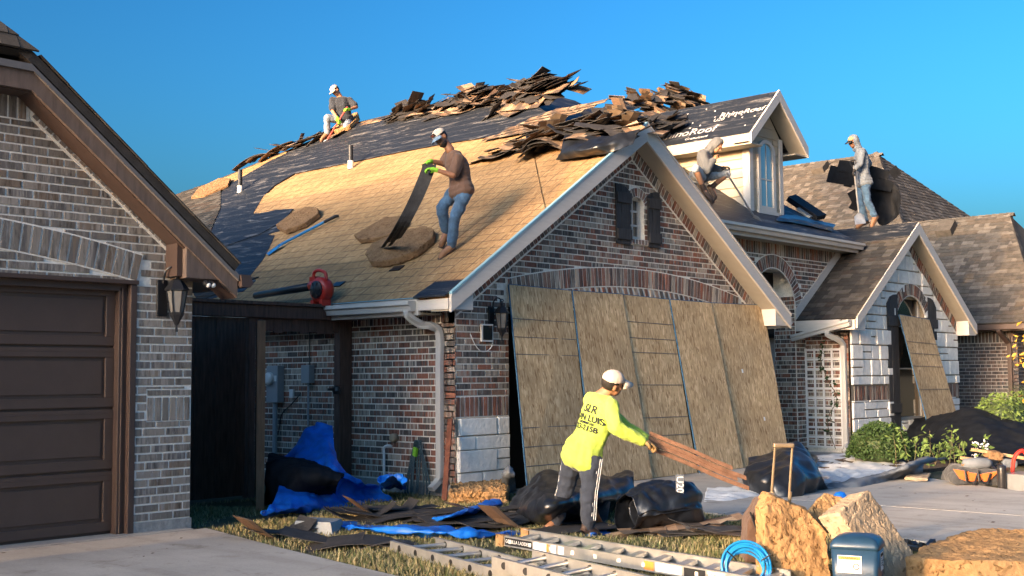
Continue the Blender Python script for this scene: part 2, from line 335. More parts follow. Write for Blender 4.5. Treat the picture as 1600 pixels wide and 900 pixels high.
# ---------------------------------------------------------------- wall pieces (bricks, stones, shingles)
def clip(poly, conv):
    """Sutherland-Hodgman: 2D polygon against a convex counter-clockwise polygon"""
    out = poly
    for i in range(len(conv)):
        a, b = conv[i], conv[(i + 1) % len(conv)]; inp, out = out, []
        if not inp: break
        side = lambda p: (b[0] - a[0]) * (p[1] - a[1]) - (b[1] - a[1]) * (p[0] - a[0])
        for j in range(len(inp)):
            p, q = inp[j], inp[(j + 1) % len(inp)]; sp, sq = side(p), side(q)
            if sp >= 0: out.append(p)
            if (sp >= 0) != (sq >= 0):
                t = sp / (sp - sq); out.append((p[0] + (q[0] - p[0]) * t, p[1] + (q[1] - p[1]) * t))
    return out
def area(p): return abs(sum(p[i][0] * p[(i + 1) % len(p)][1] - p[(i + 1) % len(p)][0] * p[i][1] for i in range(len(p)))) / 2
def minus(rect, holes):
    rs = [rect]
    for (hx0, hx1, hz0, hz1) in holes:
        nr = []
        for (x0, x1, z0, z1) in rs:
            if x1 <= hx0 or x0 >= hx1 or z1 <= hz0 or z0 >= hz1: nr.append((x0, x1, z0, z1)); continue
            if x0 < hx0: nr.append((x0, hx0, z0, z1))
            if x1 > hx1: nr.append((hx1, x1, z0, z1))
            a, b = max(x0, hx0), min(x1, hx1)
            if z0 < hz0: nr.append((a, b, z0, hz0))
            if z1 > hz1: nr.append((a, b, hz1, z1))
        rs = nr
    return rs
class Wall:
    """a wall plane: O + u*U + z*Z, outward normal N"""
    def __init__(s, O, U, N): s.O, s.U, s.N = V(O), V(U), V(N); s.Z = V((0, 0, 1)); s.pieces = []
    def p(s, u, z, n=0.0): return s.O + s.U * u + s.Z * z + s.N * n
    def slab(s, poly, holes, thick, mat, name, parent, n0=0.0):
        xs = sorted({h for r in holes for h in r[:2]}); lo = min(q[0] for q in poly) - 1; hi = max(q[0] for q in poly) + 1
        cuts = [lo] + [x for x in xs if lo < x < hi] + [hi]; mb = MB()
        for a, b in zip(cuts, cuts[1:]):
            zs = sorted((h[2], h[3]) for h in holes if h[0] <= a + 1e-6 and h[1] >= b - 1e-6); z = -50
            for (z0, z1) in zs + [(99, 99)]:
                if z0 > z + 1e-6:
                    q = clip(list(poly), [(a, z), (b, z), (b, z0), (a, z0)])
                    if len(q) >= 3 and area(q) > 1e-5: mb.prism([s.p(x, y, n0) for x, y in q], -s.N * thick)
                z = z1
        return mb.build(name, mat, parent)
    def courses(s, poly, holes, z0, ch, bl, mj=.016, seed=1, band=None, minarea=.0009, off=.5):
        r = random.Random(seed); xs = [q[0] for q in poly]; zs = [q[1] for q in poly]; n = 0; z = z0
        while z < max(zs):
            u = min(xs) - bl * (1 + (off if n % 2 else 0)) + .03 * r.random()
            while u < max(xs):
                L = bl * r.choice((1, 1, 1, 1, .96, 1.04))
                for (a, b, c, d) in minus((u + mj / 2, u + L - mj / 2, z + mj / 2, z + ch - mj / 2), holes):
                    q = clip([(a, c), (b, c), (b, d), (a, d)], poly)
                    if len(q) >= 3 and area(q) > minarea and not (band and band(sum(x for x, _ in q) / len(q), sum(y for _, y in q) / len(q))): s.pieces.append((q, r.random(), .006 + .003 * r.random(), 0))
                u += L
            z += ch; n += 1
    def soldiers(s, u0, u1, z0, z1, w=.079, seed=1, n=0.0, mj=.018, clipto=None):
        r = random.Random(seed); u = u0
        while u < u1 - .02:
            e = min(u + w, u1); q = [(u + mj / 2, z0 + mj / 2), (e - mj / 2, z0 + mj / 2), (e - mj / 2, z1 - mj / 2), (u + mj / 2, z1 - mj / 2)]
            if clipto: q = clip(q, clipto)
            if len(q) >= 3 and area(q) > .0008: s.pieces.append((q, r.random(), .006 + .003 * r.random(), n))
            u += w
    def slanted(s, a, b, width, w=.079, seed=1, n=.012, mj=.018, clipto=None, side=1):
        """bricks standing across a sloping band that runs from a to b; side: which side the width goes"""
        r = random.Random(seed); d = V((b[0] - a[0], b[1] - a[1])); l = d.length; d.normalize(); p = V((-d.y, d.x)) * side; t = 0
        while t < l - .02:
            e = min(t + w, l); q = []
            for (tt, ww) in ((t + mj / 2, mj), (e - mj / 2, mj), (e - mj / 2, width - mj / 2), (t + mj / 2, width - mj / 2)):
                q.append((a[0] + d.x * tt + p.x * ww, a[1] + d.y * tt + p.y * ww))
            if side < 0: q = q[::-1]
            if clipto: q = clip(q, clipto)
            if len(q) >= 3 and area(q) > .0008: s.pieces.append((q, r.random(), .006 + .003 * r.random(), n))
            t += w
    def arch(s, cx, cz, r0, r1, a0, a1, w=.079, seed=1, n=.012, mj=.018, clipto=None):
        r = random.Random(seed); k = max(3, int((a1 - a0) * (r0 + r1) / 2 / w)); st = (a1 - a0) / k
        for i in range(k):
            a, b = a0 + i * st, a0 + (i + 1) * st; ga, gb = mj / 2 / r0, mj / 2 / r1
            q = [(cx + rr * math.sin(t), cz + rr * math.cos(t)) for rr, t in ((r0 + mj / 2, a + ga), (r0 + mj / 2, b - ga), (r1 - mj / 2, b - gb), (r1 - mj / 2, a + gb))]
            if clipto: q = clip(q, clipto)
            if len(q) >= 3 and area(q) > .0008: s.pieces.append((q, r.random(), .006 + .003 * r.random(), n))
    def archslab(s, cx, cz, r0, r1, a0, a1, n, mat, name, parent, clipto=None):
        k = 24; mb = MB()
        for i in range(k):
            a, b = a0 + (a1 - a0) * i / k, a0 + (a1 - a0) * (i + 1) / k
            q = [(cx + rr * math.sin(t), cz + rr * math.cos(t)) for rr, t in ((r0, a), (r0, b), (r1, b), (r1, a))]
            if clipto: q = clip(q, clipto)
            if len(q) >= 3: mb.prism([s.p(x, y, n) for x, y in q], -s.N * (n - .001))
        return mb.build(name, mat, parent)
def piece_mb(mb, w, pc, bev=.0025):
    q, rnd, dep, n0 = pc; k = len(q); cx = sum(x for x, _ in q) / k; cz = sum(y for _, y in q) / k
    back = [w.p(x, y, n0 - .004) for x, y in q]; mid = [w.p(x, y, n0 + dep - bev) for x, y in q]; fr = []
    for x, y in q:
        d = math.hypot(cx - x, cz - y); f = min(.4, bev * 1.4 / max(d, 1e-6)); fr.append(w.p(x + (cx - x) * f, y + (cz - y) * f, n0 + dep))
    fs = [tuple(range(2 * k, 3 * k))] + [(i, (i + 1) % k, (i + 1) % k + k, i + k) for i in range(k)] + [(i + k, (i + 1) % k + k, (i + 1) % k + 2 * k, i + 2 * k) for i in range(k)]
    if (w.U.cross(w.Z)).dot(w.N) < 0: fs = [f[::-1] for f in fs]
    mb.add(back + mid + fr, fs, rnd)
def lay(walls, nobj, mat, name='brick', mass='brickwork', bev=.0025):
    """walls: [(Wall, parent)]; the nobj pieces that show largest become objects of their own, the rest one mesh per wall"""
    allp = [(-area(pc[0]) / max(1, (w.p(*pc[0][0]) - CPOS).length_squared) * (1 if inview(w.p(*pc[0][0])) else .01), i, w, par, pc) for w, par in walls for i, pc in enumerate(w.pieces)]
    allp.sort(key=lambda t: (t[0], t[1])); rest = {}
    for j, (_, i, w, par, pc) in enumerate(allp):
        if j < nobj: mb = MB(); piece_mb(mb, w, pc, bev); mb.build(name, mat, par)
        else: rest.setdefault(id(w), (MB(), par, w))[0]; piece_mb(rest[id(w)][0], w, pc, bev)
    for mb, par, w in rest.values(): struct(mb.build(mass, mat, par), 'stuff')
def project(p):
    d = V(p) - CPOS; z = d.dot(CW); return (800 + FPX * d.dot(CR) / z, 450 - FPX * d.dot(CU) / z) if z > .1 else (-9e9, 0)
def inview(p): x, y = project(p); return -20 < x < 1620 and -20 < y < 920
class Slope:
    """roof plane with a wall-like interface: O on the eave, U along the eave, S up the slope"""
    def __init__(s, O, U, S, N): s.O, s.U, s.Z, s.N = V(O), V(U).normalized(), V(S).normalized(), V(N).normalized(); s.pieces = []
    p = Wall.p
def shingles(sl, poly, seed=1, expo=.14, holes=()):
    r = random.Random(seed); us = [q[0] for q in poly]; vs_ = [q[1] for q in poly]; v = min(vs_); row = 0
    while v < max(vs_):
        u = min(us) - .3 * r.random()
        while u < max(us):
            L = r.choice((.13, .17, .2, .24, .3)); q = clip([(u, v), (u + L - .004, v), (u + L - .004, v + expo + .02), (u, v + expo + .02)], poly)
            if len(q) >= 3 and area(q) > .002: sl.pieces.append((q, r.random(), .012 + .006 * r.random(), 0))
            u += L
        v += expo; row += 1
def shingle_mb(mb, sl, pc):
    q, rnd, dep, n0 = pc; v0 = min(y for _, y in q); k = len(q)
    top = [sl.p(x, y, n0 + .002 + dep * max(0, 1 - (y - v0) / .17)) for x, y in q]; bot = [sl.p(x, y, n0 - .004) for x, y in q]
    fs = [tuple(range(k))] + [(i, i + k, (i + 1) % k + k, (i + 1) % k) for i in range(k)]
    if (top[1] - top[0]).cross(top[2] - top[0]).dot(sl.N) < 0: fs = [f[::-1] for f in fs]
    mb.add(top + bot, fs, rnd)
def lay_shingles(sls, nobj, mat):
    allp = [((sl.p(*pc[0][0]) - CPOS).length + (0 if inview(sl.p(*pc[0][0])) else 1000), i, sl, par, pc) for sl, par in sls for i, pc in enumerate(sl.pieces)]
    allp.sort(key=lambda t: (t[0], t[1])); rest = {}
    for j, (_, i, sl, par, pc) in enumerate(allp):
        if j < nobj: mb = MB(); shingle_mb(mb, sl, pc); mb.build('shingle', mat, par)
        else: rest.setdefault(id(sl), (MB(), par)); shingle_mb(rest[id(sl)][0], sl, pc)
    for mb, par in rest.values(): struct(mb.build('shingles', mat, par), 'stuff')
def planar_uv(o, O, U, S, per=None):
    me = o.data; uv = me.uv_layers.new(name='uv'); O, U, S = V(O), V(U).normalized(), V(S).normalized(); j = per or (0, 0)
    for lp in me.loops:
        d = me.vertices[lp.vertex_index].co - O; uv.data[lp.index].uv = (d.dot(U) + j[0], d.dot(S) + j[1])
    return o
def roofslab(name, pts, thick, mat, parent, uv=None):
    P = [V(p) for p in pts]; n = (P[1] - P[0]).cross(P[2] - P[0]).normalized()
    if n.z < 0: n = -n
    o = MB().prism(P, -n * thick).build(name, mat, parent)
    if uv: planar_uv(o, *uv)
    return o

# ---------------------------------------------------------------- ground
def groundmat():
    mt, N, L, B = newmat('lawn_soil'); co = coords(N, L)
    a = nd(N, 'ShaderNodeTexNoise', i_Scale=1.4, i_Detail=8.0, i_Roughness=.7); L.new(co, a.inputs['Vector'])
    b = nd(N, 'ShaderNodeTexNoise', i_Scale=45.0, i_Detail=6.0); L.new(co, b.inputs['Vector'])
    c1 = ramp(N, [(.35, (.075, .085, .03)), (.5, (.12, .105, .05)), (.68, (.17, .135, .075))]); L.new(a.outputs[0], c1.inputs[0])
    c2 = ramp(N, [(.3, (.45, .45, .45)), (.7, (1.2, 1.2, 1.2))]); L.new(b.outputs[0], c2.inputs[0])
    L.new(mixc(N, L, 1.0, c1.outputs[0], c2.outputs[0], 'MULTIPLY'), B.inputs['Base Color']); B.inputs['Roughness'].default_value = .95
    bump(N, L, B, b.outputs[0], .8, .03); return mt
M['soil'] = groundmat()
g = MB().add([(-600, -600, 0), (600, -600, 0), (600, 600, 0), (-600, 600, 0)], [(0, 1, 2, 3)]).build('lawn', M['soil']); struct(g)
DRV = struct(bpy.data.objects.new('driveway', None)); COL.objects.link(DRV)
def slab(name, poly, parent, top=.03, mat=None):
    o = MB().prism([(x, y, top) for x, y in poly], (0, 0, -.12)).build(name, mat or M['concrete'], parent); return bevel(o, .006)
JX = 12.35
slab('concrete_slab', [(10.95, 10.42), (JX - .02, 10.42), (JX - .01, 6.9), (10.62, 6.9)], DRV)
slab('concrete_slab', [(10.61, 6.885), (JX - .01, 6.885), (JX - .01, 2.5), (9.5, 2.5), (10.0, 4.6)], DRV)
slab('concrete_slab', [(JX + .01, 10.42), (17.55, 10.42), (16.7, 8.0), (15.9, 6.9), (JX + .01, 6.9)], DRV)
slab('concrete_slab', [(JX + .01, 6.885), (15.88, 6.885), (14.9, 5.45), (13.9, 2.5), (JX + .01, 2.5)], DRV)
DRB = struct(bpy.data.objects.new('driveway', None)); COL.objects.link(DRB)
slab('concrete_slab', [(-2, 10.5), (6.42, 10.5), (6.42, 10.06), (-2, 10.06)], DRB, .035)
slab('concrete_slab', [(-2, 10.045), (6.55, 10.045), (6.2, 8.4), (5.93, 6.9), (5.5, 4.2), (-2, 4.2)], DRB, .03)
slab('concrete_slab', [(-2, 4.185), (5.5, 4.185), (5.0, -3), (-2, -3)], DRB, .03)
struct(slab('path', [(17.7, 10.1), (19.9, 10.1), (19.9, 11.1), (17.7, 11.1)], None, .05))
bed = MB().prism([(16.8, 9.9, .05), (17.4, 9.9, .05), (19.9, 10.0, .06), (20.0, 10.2, .06), (25.5, 10.2, .06), (26.5, 7.6, .05), (17.2, 7.6, .05), (16.4, 7.9, .05)], (0, 0, -.2)).build('mulch_bed', plain('mulch', (.07, .045, .03), .95, .5, 18, 1.0, 60)); struct(bed)

# ---------------------------------------------------------------- neighbour's brick garage on the left (B)
HB = thing('brick_garage_house', (1.4, 16, 0), 'grey brick house with dark brown garage door at the left edge', 'house')
wB = Wall((0, 10.2, 0), (1, 0, 0), (0, -1, 0)); BX = 1.4
polyB = [(-3.66, .12), (6.46, .12), (6.46, 2.46), (4.72, 3.9), (2 * BX - 4.72, 3.9), (-3.66, 2.46)]
holeB = [(.95, 5.86, -1, 2.36)]
FB = wB.slab(polyB, holeB, .2, M['mortarB'], 'front_wall', HB)
cB, rB = -8.36, (11.0, 11.26)
wB.arch(3.4, cB, rB[0], rB[1], -.225, .2255, .088, 3)
wB.archslab(3.4, cB, rB[0] - .006, rB[1] + .006, -.2255, .226, .011, M['mortarB'], 'arch_bed', FB)
polyBin = [(1.2, .12), (6.46, .12), (6.46, 2.44), (4.83, 3.72), (1.2, 3.72)]
wB.courses(polyBin, holeB + [(5.98, 6.45, 1.05, 1.36)], .13, .0785, .252, .017, 5, lambda u, z: abs(u - 3.4) < 2.53 and rB[0] < math.hypot(u - 3.4, z - cB) < rB[1])
wB.soldiers(5.985, 6.45, 1.05, 1.285, .079, 6); wB.courses([(5.98, 1.29), (6.455, 1.29), (6.455, 1.355), (5.98, 1.355)], [], 1.29, .062, .25, .012, 8)
wB.slanted((6.47, 2.44), (4.80, 3.755), .185, .082, 9, .012, side=-1)
q = [(6.47, 2.44), (6.47, 2.66), (4.80, 3.985), (4.80, 3.755)]
MB().prism([wB.p(x, y, .011) for x, y in q], -wB.N * .01).build('rake_bed', M['mortarB'], FB)
wB.soldiers(1.2, 4.79, 3.72, 3.93, .085, 10, .012)
MB().prism([wB.p(x, y, .011) for x, y in [(1.2, 3.715), (4.79, 3.715), (4.79, 3.95), (1.2, 3.95)]], -wB.N * .01).build('header_bed', M['mortarB'], FB)
lay([(wB, FB)], 300, M['brickB'])
MB().aabb((5.86, 10.19, -.1), (6.475, 10.4, .125)).build('concrete_footing', plain('footing', (.3, .3, .29), .9, .3, 14, .9, 40), HB)
mb = MB().aabb((6.26, 10.402, 0), (6.46, 22, 2.46)); mb.aabb((-3.66, 10.402, 0), (-3.46, 22, 2.46)); mb.aabb((-3.46, 21.8, 0), (6.26, 22, 2.46)); mb.build('side_walls', M['mortarB'], HB)
# garage door with sections
GD = MB().aabb((.9, 10.36, .0), (5.95, 10.40, 2.5)).build('garage_door', M['door'], HB)
sh = 2.27 / 4
for i in range(4):
    z0 = .05 + i * sh; mb = MB()
    for j, (a, b) in enumerate(((1.0, 3.33), (3.37, 5.72))):
        f = .085; fr = [(a, b, z0 + .012, z0 + .012 + f), (a, b, z0 + sh - f - .012, z0 + sh - .012), (a, a + f, z0 + f + .012, z0 + sh - f - .012), (b - f, b, z0 + f + .012, z0 + sh - f - .012)]
        for (x0, x1, c, d) in fr: mb.aabb((x0, 10.33, c), (x1, 10.362, d))
        mb.prism([(a + f + .03, 10.345, z0 + f + .045), (b - f - .03, 10.345, z0 + f + .045), (b - f - .03, 10.345, z0 + sh - f - .045), (a + f + .03, 10.345, z0 + sh - f - .045)], (0, .02, 0))
        mb.aabb((a, 10.337, z0 + .04), (b, 10.331, z0 + .047)); mb.aabb((a, 10.337, z0 + sh - .05), (b, 10.328, z0 + sh - .043))
    bevel(mb.build('door_section', M['door'], GD), .006, 1)
mb = MB(); mb.aabb((5.72, 10.25, 0.03), (5.80, 10.36, 2.3)); mb.aabb((5.80, 10.185, .03), (5.865, 10.36, 2.33)); mb.aabb((.9, 10.25, 2.27), (5.80, 10.36, 2.34)); mb.aabb((.9, 10.17, 2.332), (5.875, 10.36, 2.372)); mb.aabb((5.765, 10.28, .03), (5.745, 10.24, 2.3))
bevel(mb.build('door_casing', M['brown'], HB), .006)
# roof of B
e0, e1, rdg, yb = V((6.78, 9.88, 2.56)), V((4.68, 9.88, 4.25)), V((BX, 11.3, 6.9)), 22.3
mir = lambda p: V((2 * BX - p.x, p.y, p.z))
RB = roofslab('roof', [e0, (6.78, yb, 2.56), (BX, yb, 6.9), rdg, e1], .09, M['shingle'], HB)
roofslab('roof_slope', [mir(e0), (mir(e0).x, yb, 2.56), (BX, yb, 6.9), rdg, mir(e1)], .09, M['shingle'], RB)
roofslab('hip_face', [e1, mir(e1), rdg], .09, M['shingle'], RB)
up = (rdg - V((BX, e1.y, e1.z))); sl = Slope((BX, e1.y - .03, e1.z + .005), (1, 0, 0), up, V((1, 0, 0)).cross(up)); hw = e1.x - BX + .03
shingles(sl, [(-hw, 0), (hw, 0), (0, up.length)], 4); lay_shingles([(sl, RB)], 40, M['shingle'])
mb = MB()
n = V((.627, 0, .779)); d = (e1 - e0).normalized()
k = 0.0; L = (e1 - e0).length
while k < L - .2: mb.box(e0 + d * (k + .17) + n * (.012 + .004 * (int(k * 10) % 3)) + V((0, .1, 0)), d * .17, V((0, .12, 0)), n * .006, R.random()); k += .33
struct(mb.build('rake_shingles', M['shingle'], RB), 'stuff')
fb = MB()
lo = lambda p, dz: V((p.x, p.y, p.z - dz))
for A, Bp in ((e0, e1), (e1, mir(e1)), (mir(e1), mir(e0))):
    fb.prism([lo(A, .11) + V((0, .03, 0)), lo(Bp, .11) + V((0, .03, 0)), lo(Bp, .32) + V((0, .03, 0)), lo(A, .32) + V((0, .03, 0))], (0, .04, 0))
fb.build('rake_board', M['fascia_wood'], HB)
fb = MB()
for A, Bp in ((e0, e1), (e1, mir(e1)), (mir(e1), mir(e0))):
    fb.prism([lo(A, .10) , lo(Bp, .10), lo(Bp, .16), lo(A, .16)], (0, .07, 0))
fb.build('drip_edge', plain('drip_edge_grey', (.16, .15, .145), .4, .1, 8, 0), HB)
sf = MB()
for A, Bp in ((e0, e1), (e1, mir(e1)), (mir(e1), mir(e0))):
    a, b = lo(A, .33), lo(Bp, .33); sf.prism([a + V((0, .07, 0)), b + V((0, .07, 0)), b + V((0, .31, 0)), a + V((0, .31, 0))], (0, 0, .03))
sf.build('soffit', M['brown'], HB)
mb = MB().prism([(6.76, 9.93, 2.40), (6.76, 9.93, 2.46), (6.22, 9.93, 2.84), (6.22, 9.93, 2.40)], (0, .34, 0)); bevel(mb.build('cornice_return', M['fascia_wood'], HB), .008)
MB().aabb((6.16, 9.99, 2.42), (6.218, 10.19, 2.74)).build('frieze_block', M['brown'], HB)
mb = MB(); mb.prism([(6.79, 9.86, 2.46), (6.90, 9.86, 2.46), (6.93, 9.86, 2.38), (6.90, 9.86, 2.34), (6.80, 9.86, 2.34)], (0, 12, 0)); mb.build('gutter', M['brown'], HB)
# ---------------------------------------------------------------- house A being re-roofed
HA = thing('reroofed_house', (14, 14, 0), 'red and grey brick house with torn-off roof and dormer in the middle', 'house')
X0, X1, YF = 10.31, 17.30, 10.48
PK = 13.85; MS = .667; EZ = 2.42; EX = 9.91; PZ = EZ + MS * (PK - EX)
wA = Wall((0, YF, 0), (1, 0, 0), (0, -1, 0)); VC = 13.93
zt = lambda x: 4.86 - .66 * abs(x - VC)
polyA = [(X0, 0), (X1, 0), (X1, zt(X1)), (VC, zt(VC)), (X0, zt(X0))]
WO = (13.86, 14.22, 3.43, 4.06)
holesA = [(11.27, 16.72, -1, 2.36), WO]
FA = wA.slab(polyA, holesA, .22, M['mortar'], 'front_wall', HA)
zv = lambda x: 4.565 - .66 * abs(x - VC)
inA = [(X0, .0), (X1, .0), (X1, zv(X1)), (VC, zv(VC)), (X0, zv(X0))]
acx, acz, ar0, ar1 = 13.98, 2.99 - 13.3, 13.03, 13.3
wcx, wcz, wr0, wr1 = 14.04, 3.86, .19, .33
band = lambda u, z: (ar0 < math.hypot(u - acx, z - acz) < ar1 and abs(u - acx) < 2.8) or (z < math.hypot(1, 1) * 0 + 9 and abs(u - acx) < 2.72 and 2.36 < z and math.hypot(u - acx, z - acz) < ar0) or (z > wcz and wr0 < math.hypot(u - wcx, z - wcz) < wr1)
wA.courses(inA, holesA + [(X0 - .1, 11.27, -.1, 1.215), (16.72, 17.5, -.1, 1.215), (13.84, 14.24, 3.36, 3.43)], .032, .0789, .252, .016, 11, band)
wA.soldiers(X0 + .005, 11.265, .955, 1.21, .081, 12); wA.soldiers(16.725, X1, .955, 1.21, .081, 12)
inclip = [(X0, 0), (X1, 0), (X1, zt(X1)), (VC, zt(VC)), (X0, zt(X0))]
wA.slanted((X0 - .05, zv(X0 - .05) + .012), (VC, zv(VC) + .012), .25, .083, 13, .012, clipto=[(X0, 0), (VC, 0), (VC, 9), (X0, 9)], side=1)
wA.slanted((X1, zv(X1) + .012), (VC, zv(VC) + .012), .25, .083, 14, .012, clipto=[(VC, 0), (X1, 0), (X1, 9), (VC, 9)], side=-1)
for s, xe in ((1, X0), (-1, X1)):
    q = [(xe, zv(xe)), (VC, zv(VC)), (VC, zv(VC) + .31), (xe, zv(xe) + .31)]
    MB().prism([wA.p(x, y, .011) for x, y in q], -wA.N * .01).build('rake_bed', M['mortar'], FA)
aa = math.asin(2.70 / 13.1)
wA.arch(acx, acz, ar0, ar1, -aa, aa, .083, 15, .014, clipto=[(11.2, 0), (16.9, 0), (16.9, zv(16.9)), (VC, zv(VC)), (11.2, 2.85)])
wA.archslab(acx, acz, ar0 - .006, ar1 + .006, -aa, aa, .013, M['mortar'], 'arch_bed', FA, clipto=[(11.2, 0), (16.9, 0), (16.9, zv(16.9)), (VC, zv(VC)), (11.2, 2.85)])
r_ = random.Random(3); u = 11.4; k = 0                        # zigzag bricks below the garage arch
ctop = [(acx + (ar0 - .006) * math.sin(t), acz + (ar0 - .006) * math.cos(t)) for t in [aa * .98 - 2 * aa * .98 * i / 12 for i in range(13)]]
czig = [(ctop[-1][0], 2.37), (ctop[0][0], 2.37)] + ctop
while u < 16.6:
    for s in (1, -1):
        q = [(u, 2.3), (u + .07, 2.3), (u + .07 + s * .19, 2.3 + .5), (u + s * .19, 2.3 + .5)]
        if s < 0: q = [(x + .19, z) for x, z in q]
        q = clip(q, [(u - .2, 2.37), (u + .4, 2.37), (u + .4, 2.54 if s > 0 else 2.76), (u - .2, 2.54 if s > 0 else 2.76)])
        if s < 0: q = clip(q, [(u - .2, 2.545), (u + .5, 2.545), (u + .5, 2.76), (u - .2, 2.76)])
        q = clip(q, czig)
        if len(q) >= 3 and area(q) > .0008: wA.pieces.append((q, r_.random(), .012, 0))
    u += .125
wA.arch(wcx, wcz, wr0, wr1, -1.25, 1.25, .06, 16, .014); wA.archslab(wcx, wcz, wr0, wr1, -1.3, 1.3, .013, M['mortar'], 'window_arch_bed', FA)
wA.soldiers(13.8, 14.28, 3.345, 3.43, .075, 17, .03); MB().prism([wA.p(x, y, .032) for x, y in [(13.8, 3.35), (14.28, 3.35), (14.28, 3.425), (13.8, 3.425)]], (0, .03, 0)).build('sill_bed', M['mortar'], FA)
# limestone pier base
wS = Wall((0, YF, 0), (1, 0, 0), (0, -1, 0))
for (a, b, c, d) in ((10.36, 11.01, .735, .94), (11.04, 11.25, .73, .945), (10.34, 10.62, .56, .72), (10.63, 11.26, .56, .72), (10.33, 11.0, .29, .55), (11.01, 11.25, .43, .55), (11.01, 11.26, .29, .42), (10.34, 10.75, .08, .28), (10.76, 11.26, .12, .28), (10.34, 11.24, -.02, .075)):
    wS.pieces.append(([(a, c), (b, c), (b, d), (a, d)], R.random(), .035 + .02 * R.random(), 0))
MB().prism([wA.p(x, y, .004) for x, y in [(X0 + .005, 0), (11.265, 0), (11.265, .952), (X0 + .005, .952)]], (0, .003, 0)).build('stone_bed', plain('pier_mortar', (.36, .3, .23), .95, .15, 20, .3), FA)
lay([(wS, FA)], 99, M['stone'], 'stone', 'stones', .015)
# side wall
wL = Wall((X0, 0, 0), (0, -1, 0), (-1, 0, 0))
polyL = [(-22, 0), (-YF, 0), (-YF, 2.5), (-22, 2.5)]
SA = wL.slab([(-22, 0), (-YF - .001, 0), (-YF - .001, 2.5), (-22, 2.5)], [], .2, M['mortar'], 'side_wall', HA)
wL.courses([(-16.5, .16), (-YF + .012, .16), (-YF + .012, 2.11), (-16.5, 2.11)], [], .163, .0789, .222, .015, 21); wL.soldiers(-16.5, -YF - .1, 2.115, 2.36, .079, 22)
MB().aabb((X0 - .02, YF + .05, -.1), (X0 - .001, 16.5, .15)).build('foundation_edge', plain('foundation', (.3, .29, .27), .9, .2, 14, .6, 40), HA)
# entry wall with arch
YE = 11.2
wE = Wall((0, YE, 0), (1, 0, 0), (0, -1, 0))
hE = [(18.28, 19.82, -1, 3.35)]
FE = wE.slab([(15.0, 0), (21.9, 0), (21.9, 3.9), (15.0, 3.9)], hE, .45, M['mortar'], 'entry_wall', HA)
ecx, ecz = 19.05, 2.60
er = .77; bandE = lambda u, z: er < math.hypot(u - ecx, z - ecz) < er + .24 and z > 2.5
wE.courses([(17.3, .05), (21.9, .05), (21.9, 3.58), (17.3, 3.58)], hE, .05, .0789, .252, .016, 31, bandE)
wE.soldiers(15.6, 21.9, 3.59, 3.84, .08, 32)
wE.arch(ecx, ecz, er, er + .24, -1.5, 1.5, .075, 33, .014); wE.archslab(ecx, ecz, er - .01, er + .25, -1.55, 1.55, .013, M['mortar'], 'entry_arch_bed', FE)
MB().aabb((17.5, 13.2, 0), (21.5, 13.3, 3.5)).build('porch_back_wall', M['brickC'], HA)
MB().aabb((17.0, 10.71, 0), (17.29, 13.2, 2.9)).build('garage_end_wall', M['brickC'], HA); MB().aabb((17.3, 11.66, 3.36), (21.4, 13.2, 3.42)).build('porch_ceiling', M['soffit'], HA)
wJ = Wall((19.82, 0, 0), (0, -1, 0), (-1, 0, 0)); wJ.courses([(-11.64, .05), (-11.22, .05), (-11.22, 2.9), (-11.64, 2.9)], [], .05, .0789, .21, .012, 35)
# stone block: side wall, stone gable
XS, XE2, YS = 20.15, 24.9, 10.30
wQ = Wall((XS, 0, 0), (0, -1, 0), (-1, 0, 0))
FQ = wQ.slab([(-11.199, 0), (-YS - .001, 0), (-YS - .001, 2.35), (-11.199, 2.35)], [], .2, M['mortar'], 'stone_wing_side_wall', HA)
wQ.courses([(-11.195, .1), (-YS - .03, .1), (-YS - .03, 2.33), (-11.195, 2.33)], [], .1, .0789, .222, .015, 36)
GK, GZ, GS = 22.52, 4.38, .715      # stone gable peak, height, pitch
wG = Wall((0, YS, 0), (1, 0, 0), (0, -1, 0)); zg = lambda x: 4.22 - GS * abs(x - GK)
WG = (22.07, 23.33, .55, 2.98)
polyG = [(XS, 0), (XE2, 0), (XE2, zg(XE2)), (GK, zg(GK)), (XS, zg(XS))]
FG = wG.slab(polyG, [WG], .22, plain('stone_mortar', (.3, .24, .17), .95, .15, 20, .3), 'stone_gable_wall', HA)
gcx, gcz, g0, g1 = 22.7, 2.22, .76, 1.0
bandG = lambda u, z: math.hypot(u - gcx, z - gcz) < g1 and z > 2.7
wgS = Wall((0, YS, 0), (1, 0, 0), (0, -1, 0)); r_ = random.Random(41); z = .04
stclip = [(XS + .01, 0), (XE2 - .01, 0), (XE2 - .01, zg(XE2) - .28), (GK, zg(GK) - .26), (XS + .01, zg(XS) - .05)]
while z < 4.2:
    h = r_.choice((.17, .22, .27, .3)) if not .8 < z < .95 else .95 - z
    if z < .955 < z + h: h = .955 - z
    u = XS - .1 * r_.random()
    while u < XE2:
        L = r_.choice((.22, .3, .38, .48)); subs = [(u, u + L, z, z + h)]
        if h > .25 and r_.random() < .3: subs = [(u, u + L, z, z + h * .52), (u, u + L, z + h * .52, z + h)]
        for sb in subs:
            for (a, b, c, d) in minus((sb[0] + .011, sb[1] - .011, sb[2] + .011, sb[3] - .011), [WG]):
                q = clip([(a, c), (b, c), (b, d), (a, d)], stclip)
                if len(q) >= 3 and area(q) > .004 and not bandG(sum(x for x, _ in q) / len(q), sum(y for _, y in q) / len(q)): wgS.pieces.append((q, r_.random(), .02 + .03 * r_.random(), 0))
        u += L
    z += h
    if abs(z - .955) < .002: z = 1.245
lay([(wgS, FG)], 300, M['stone'], 'stone', 'stones', .012)
for a, b in ((XS + .1, 21.9), (23.5, XE2)): wG.soldiers(a, b, .96, 1.24, .062, 42, .004)
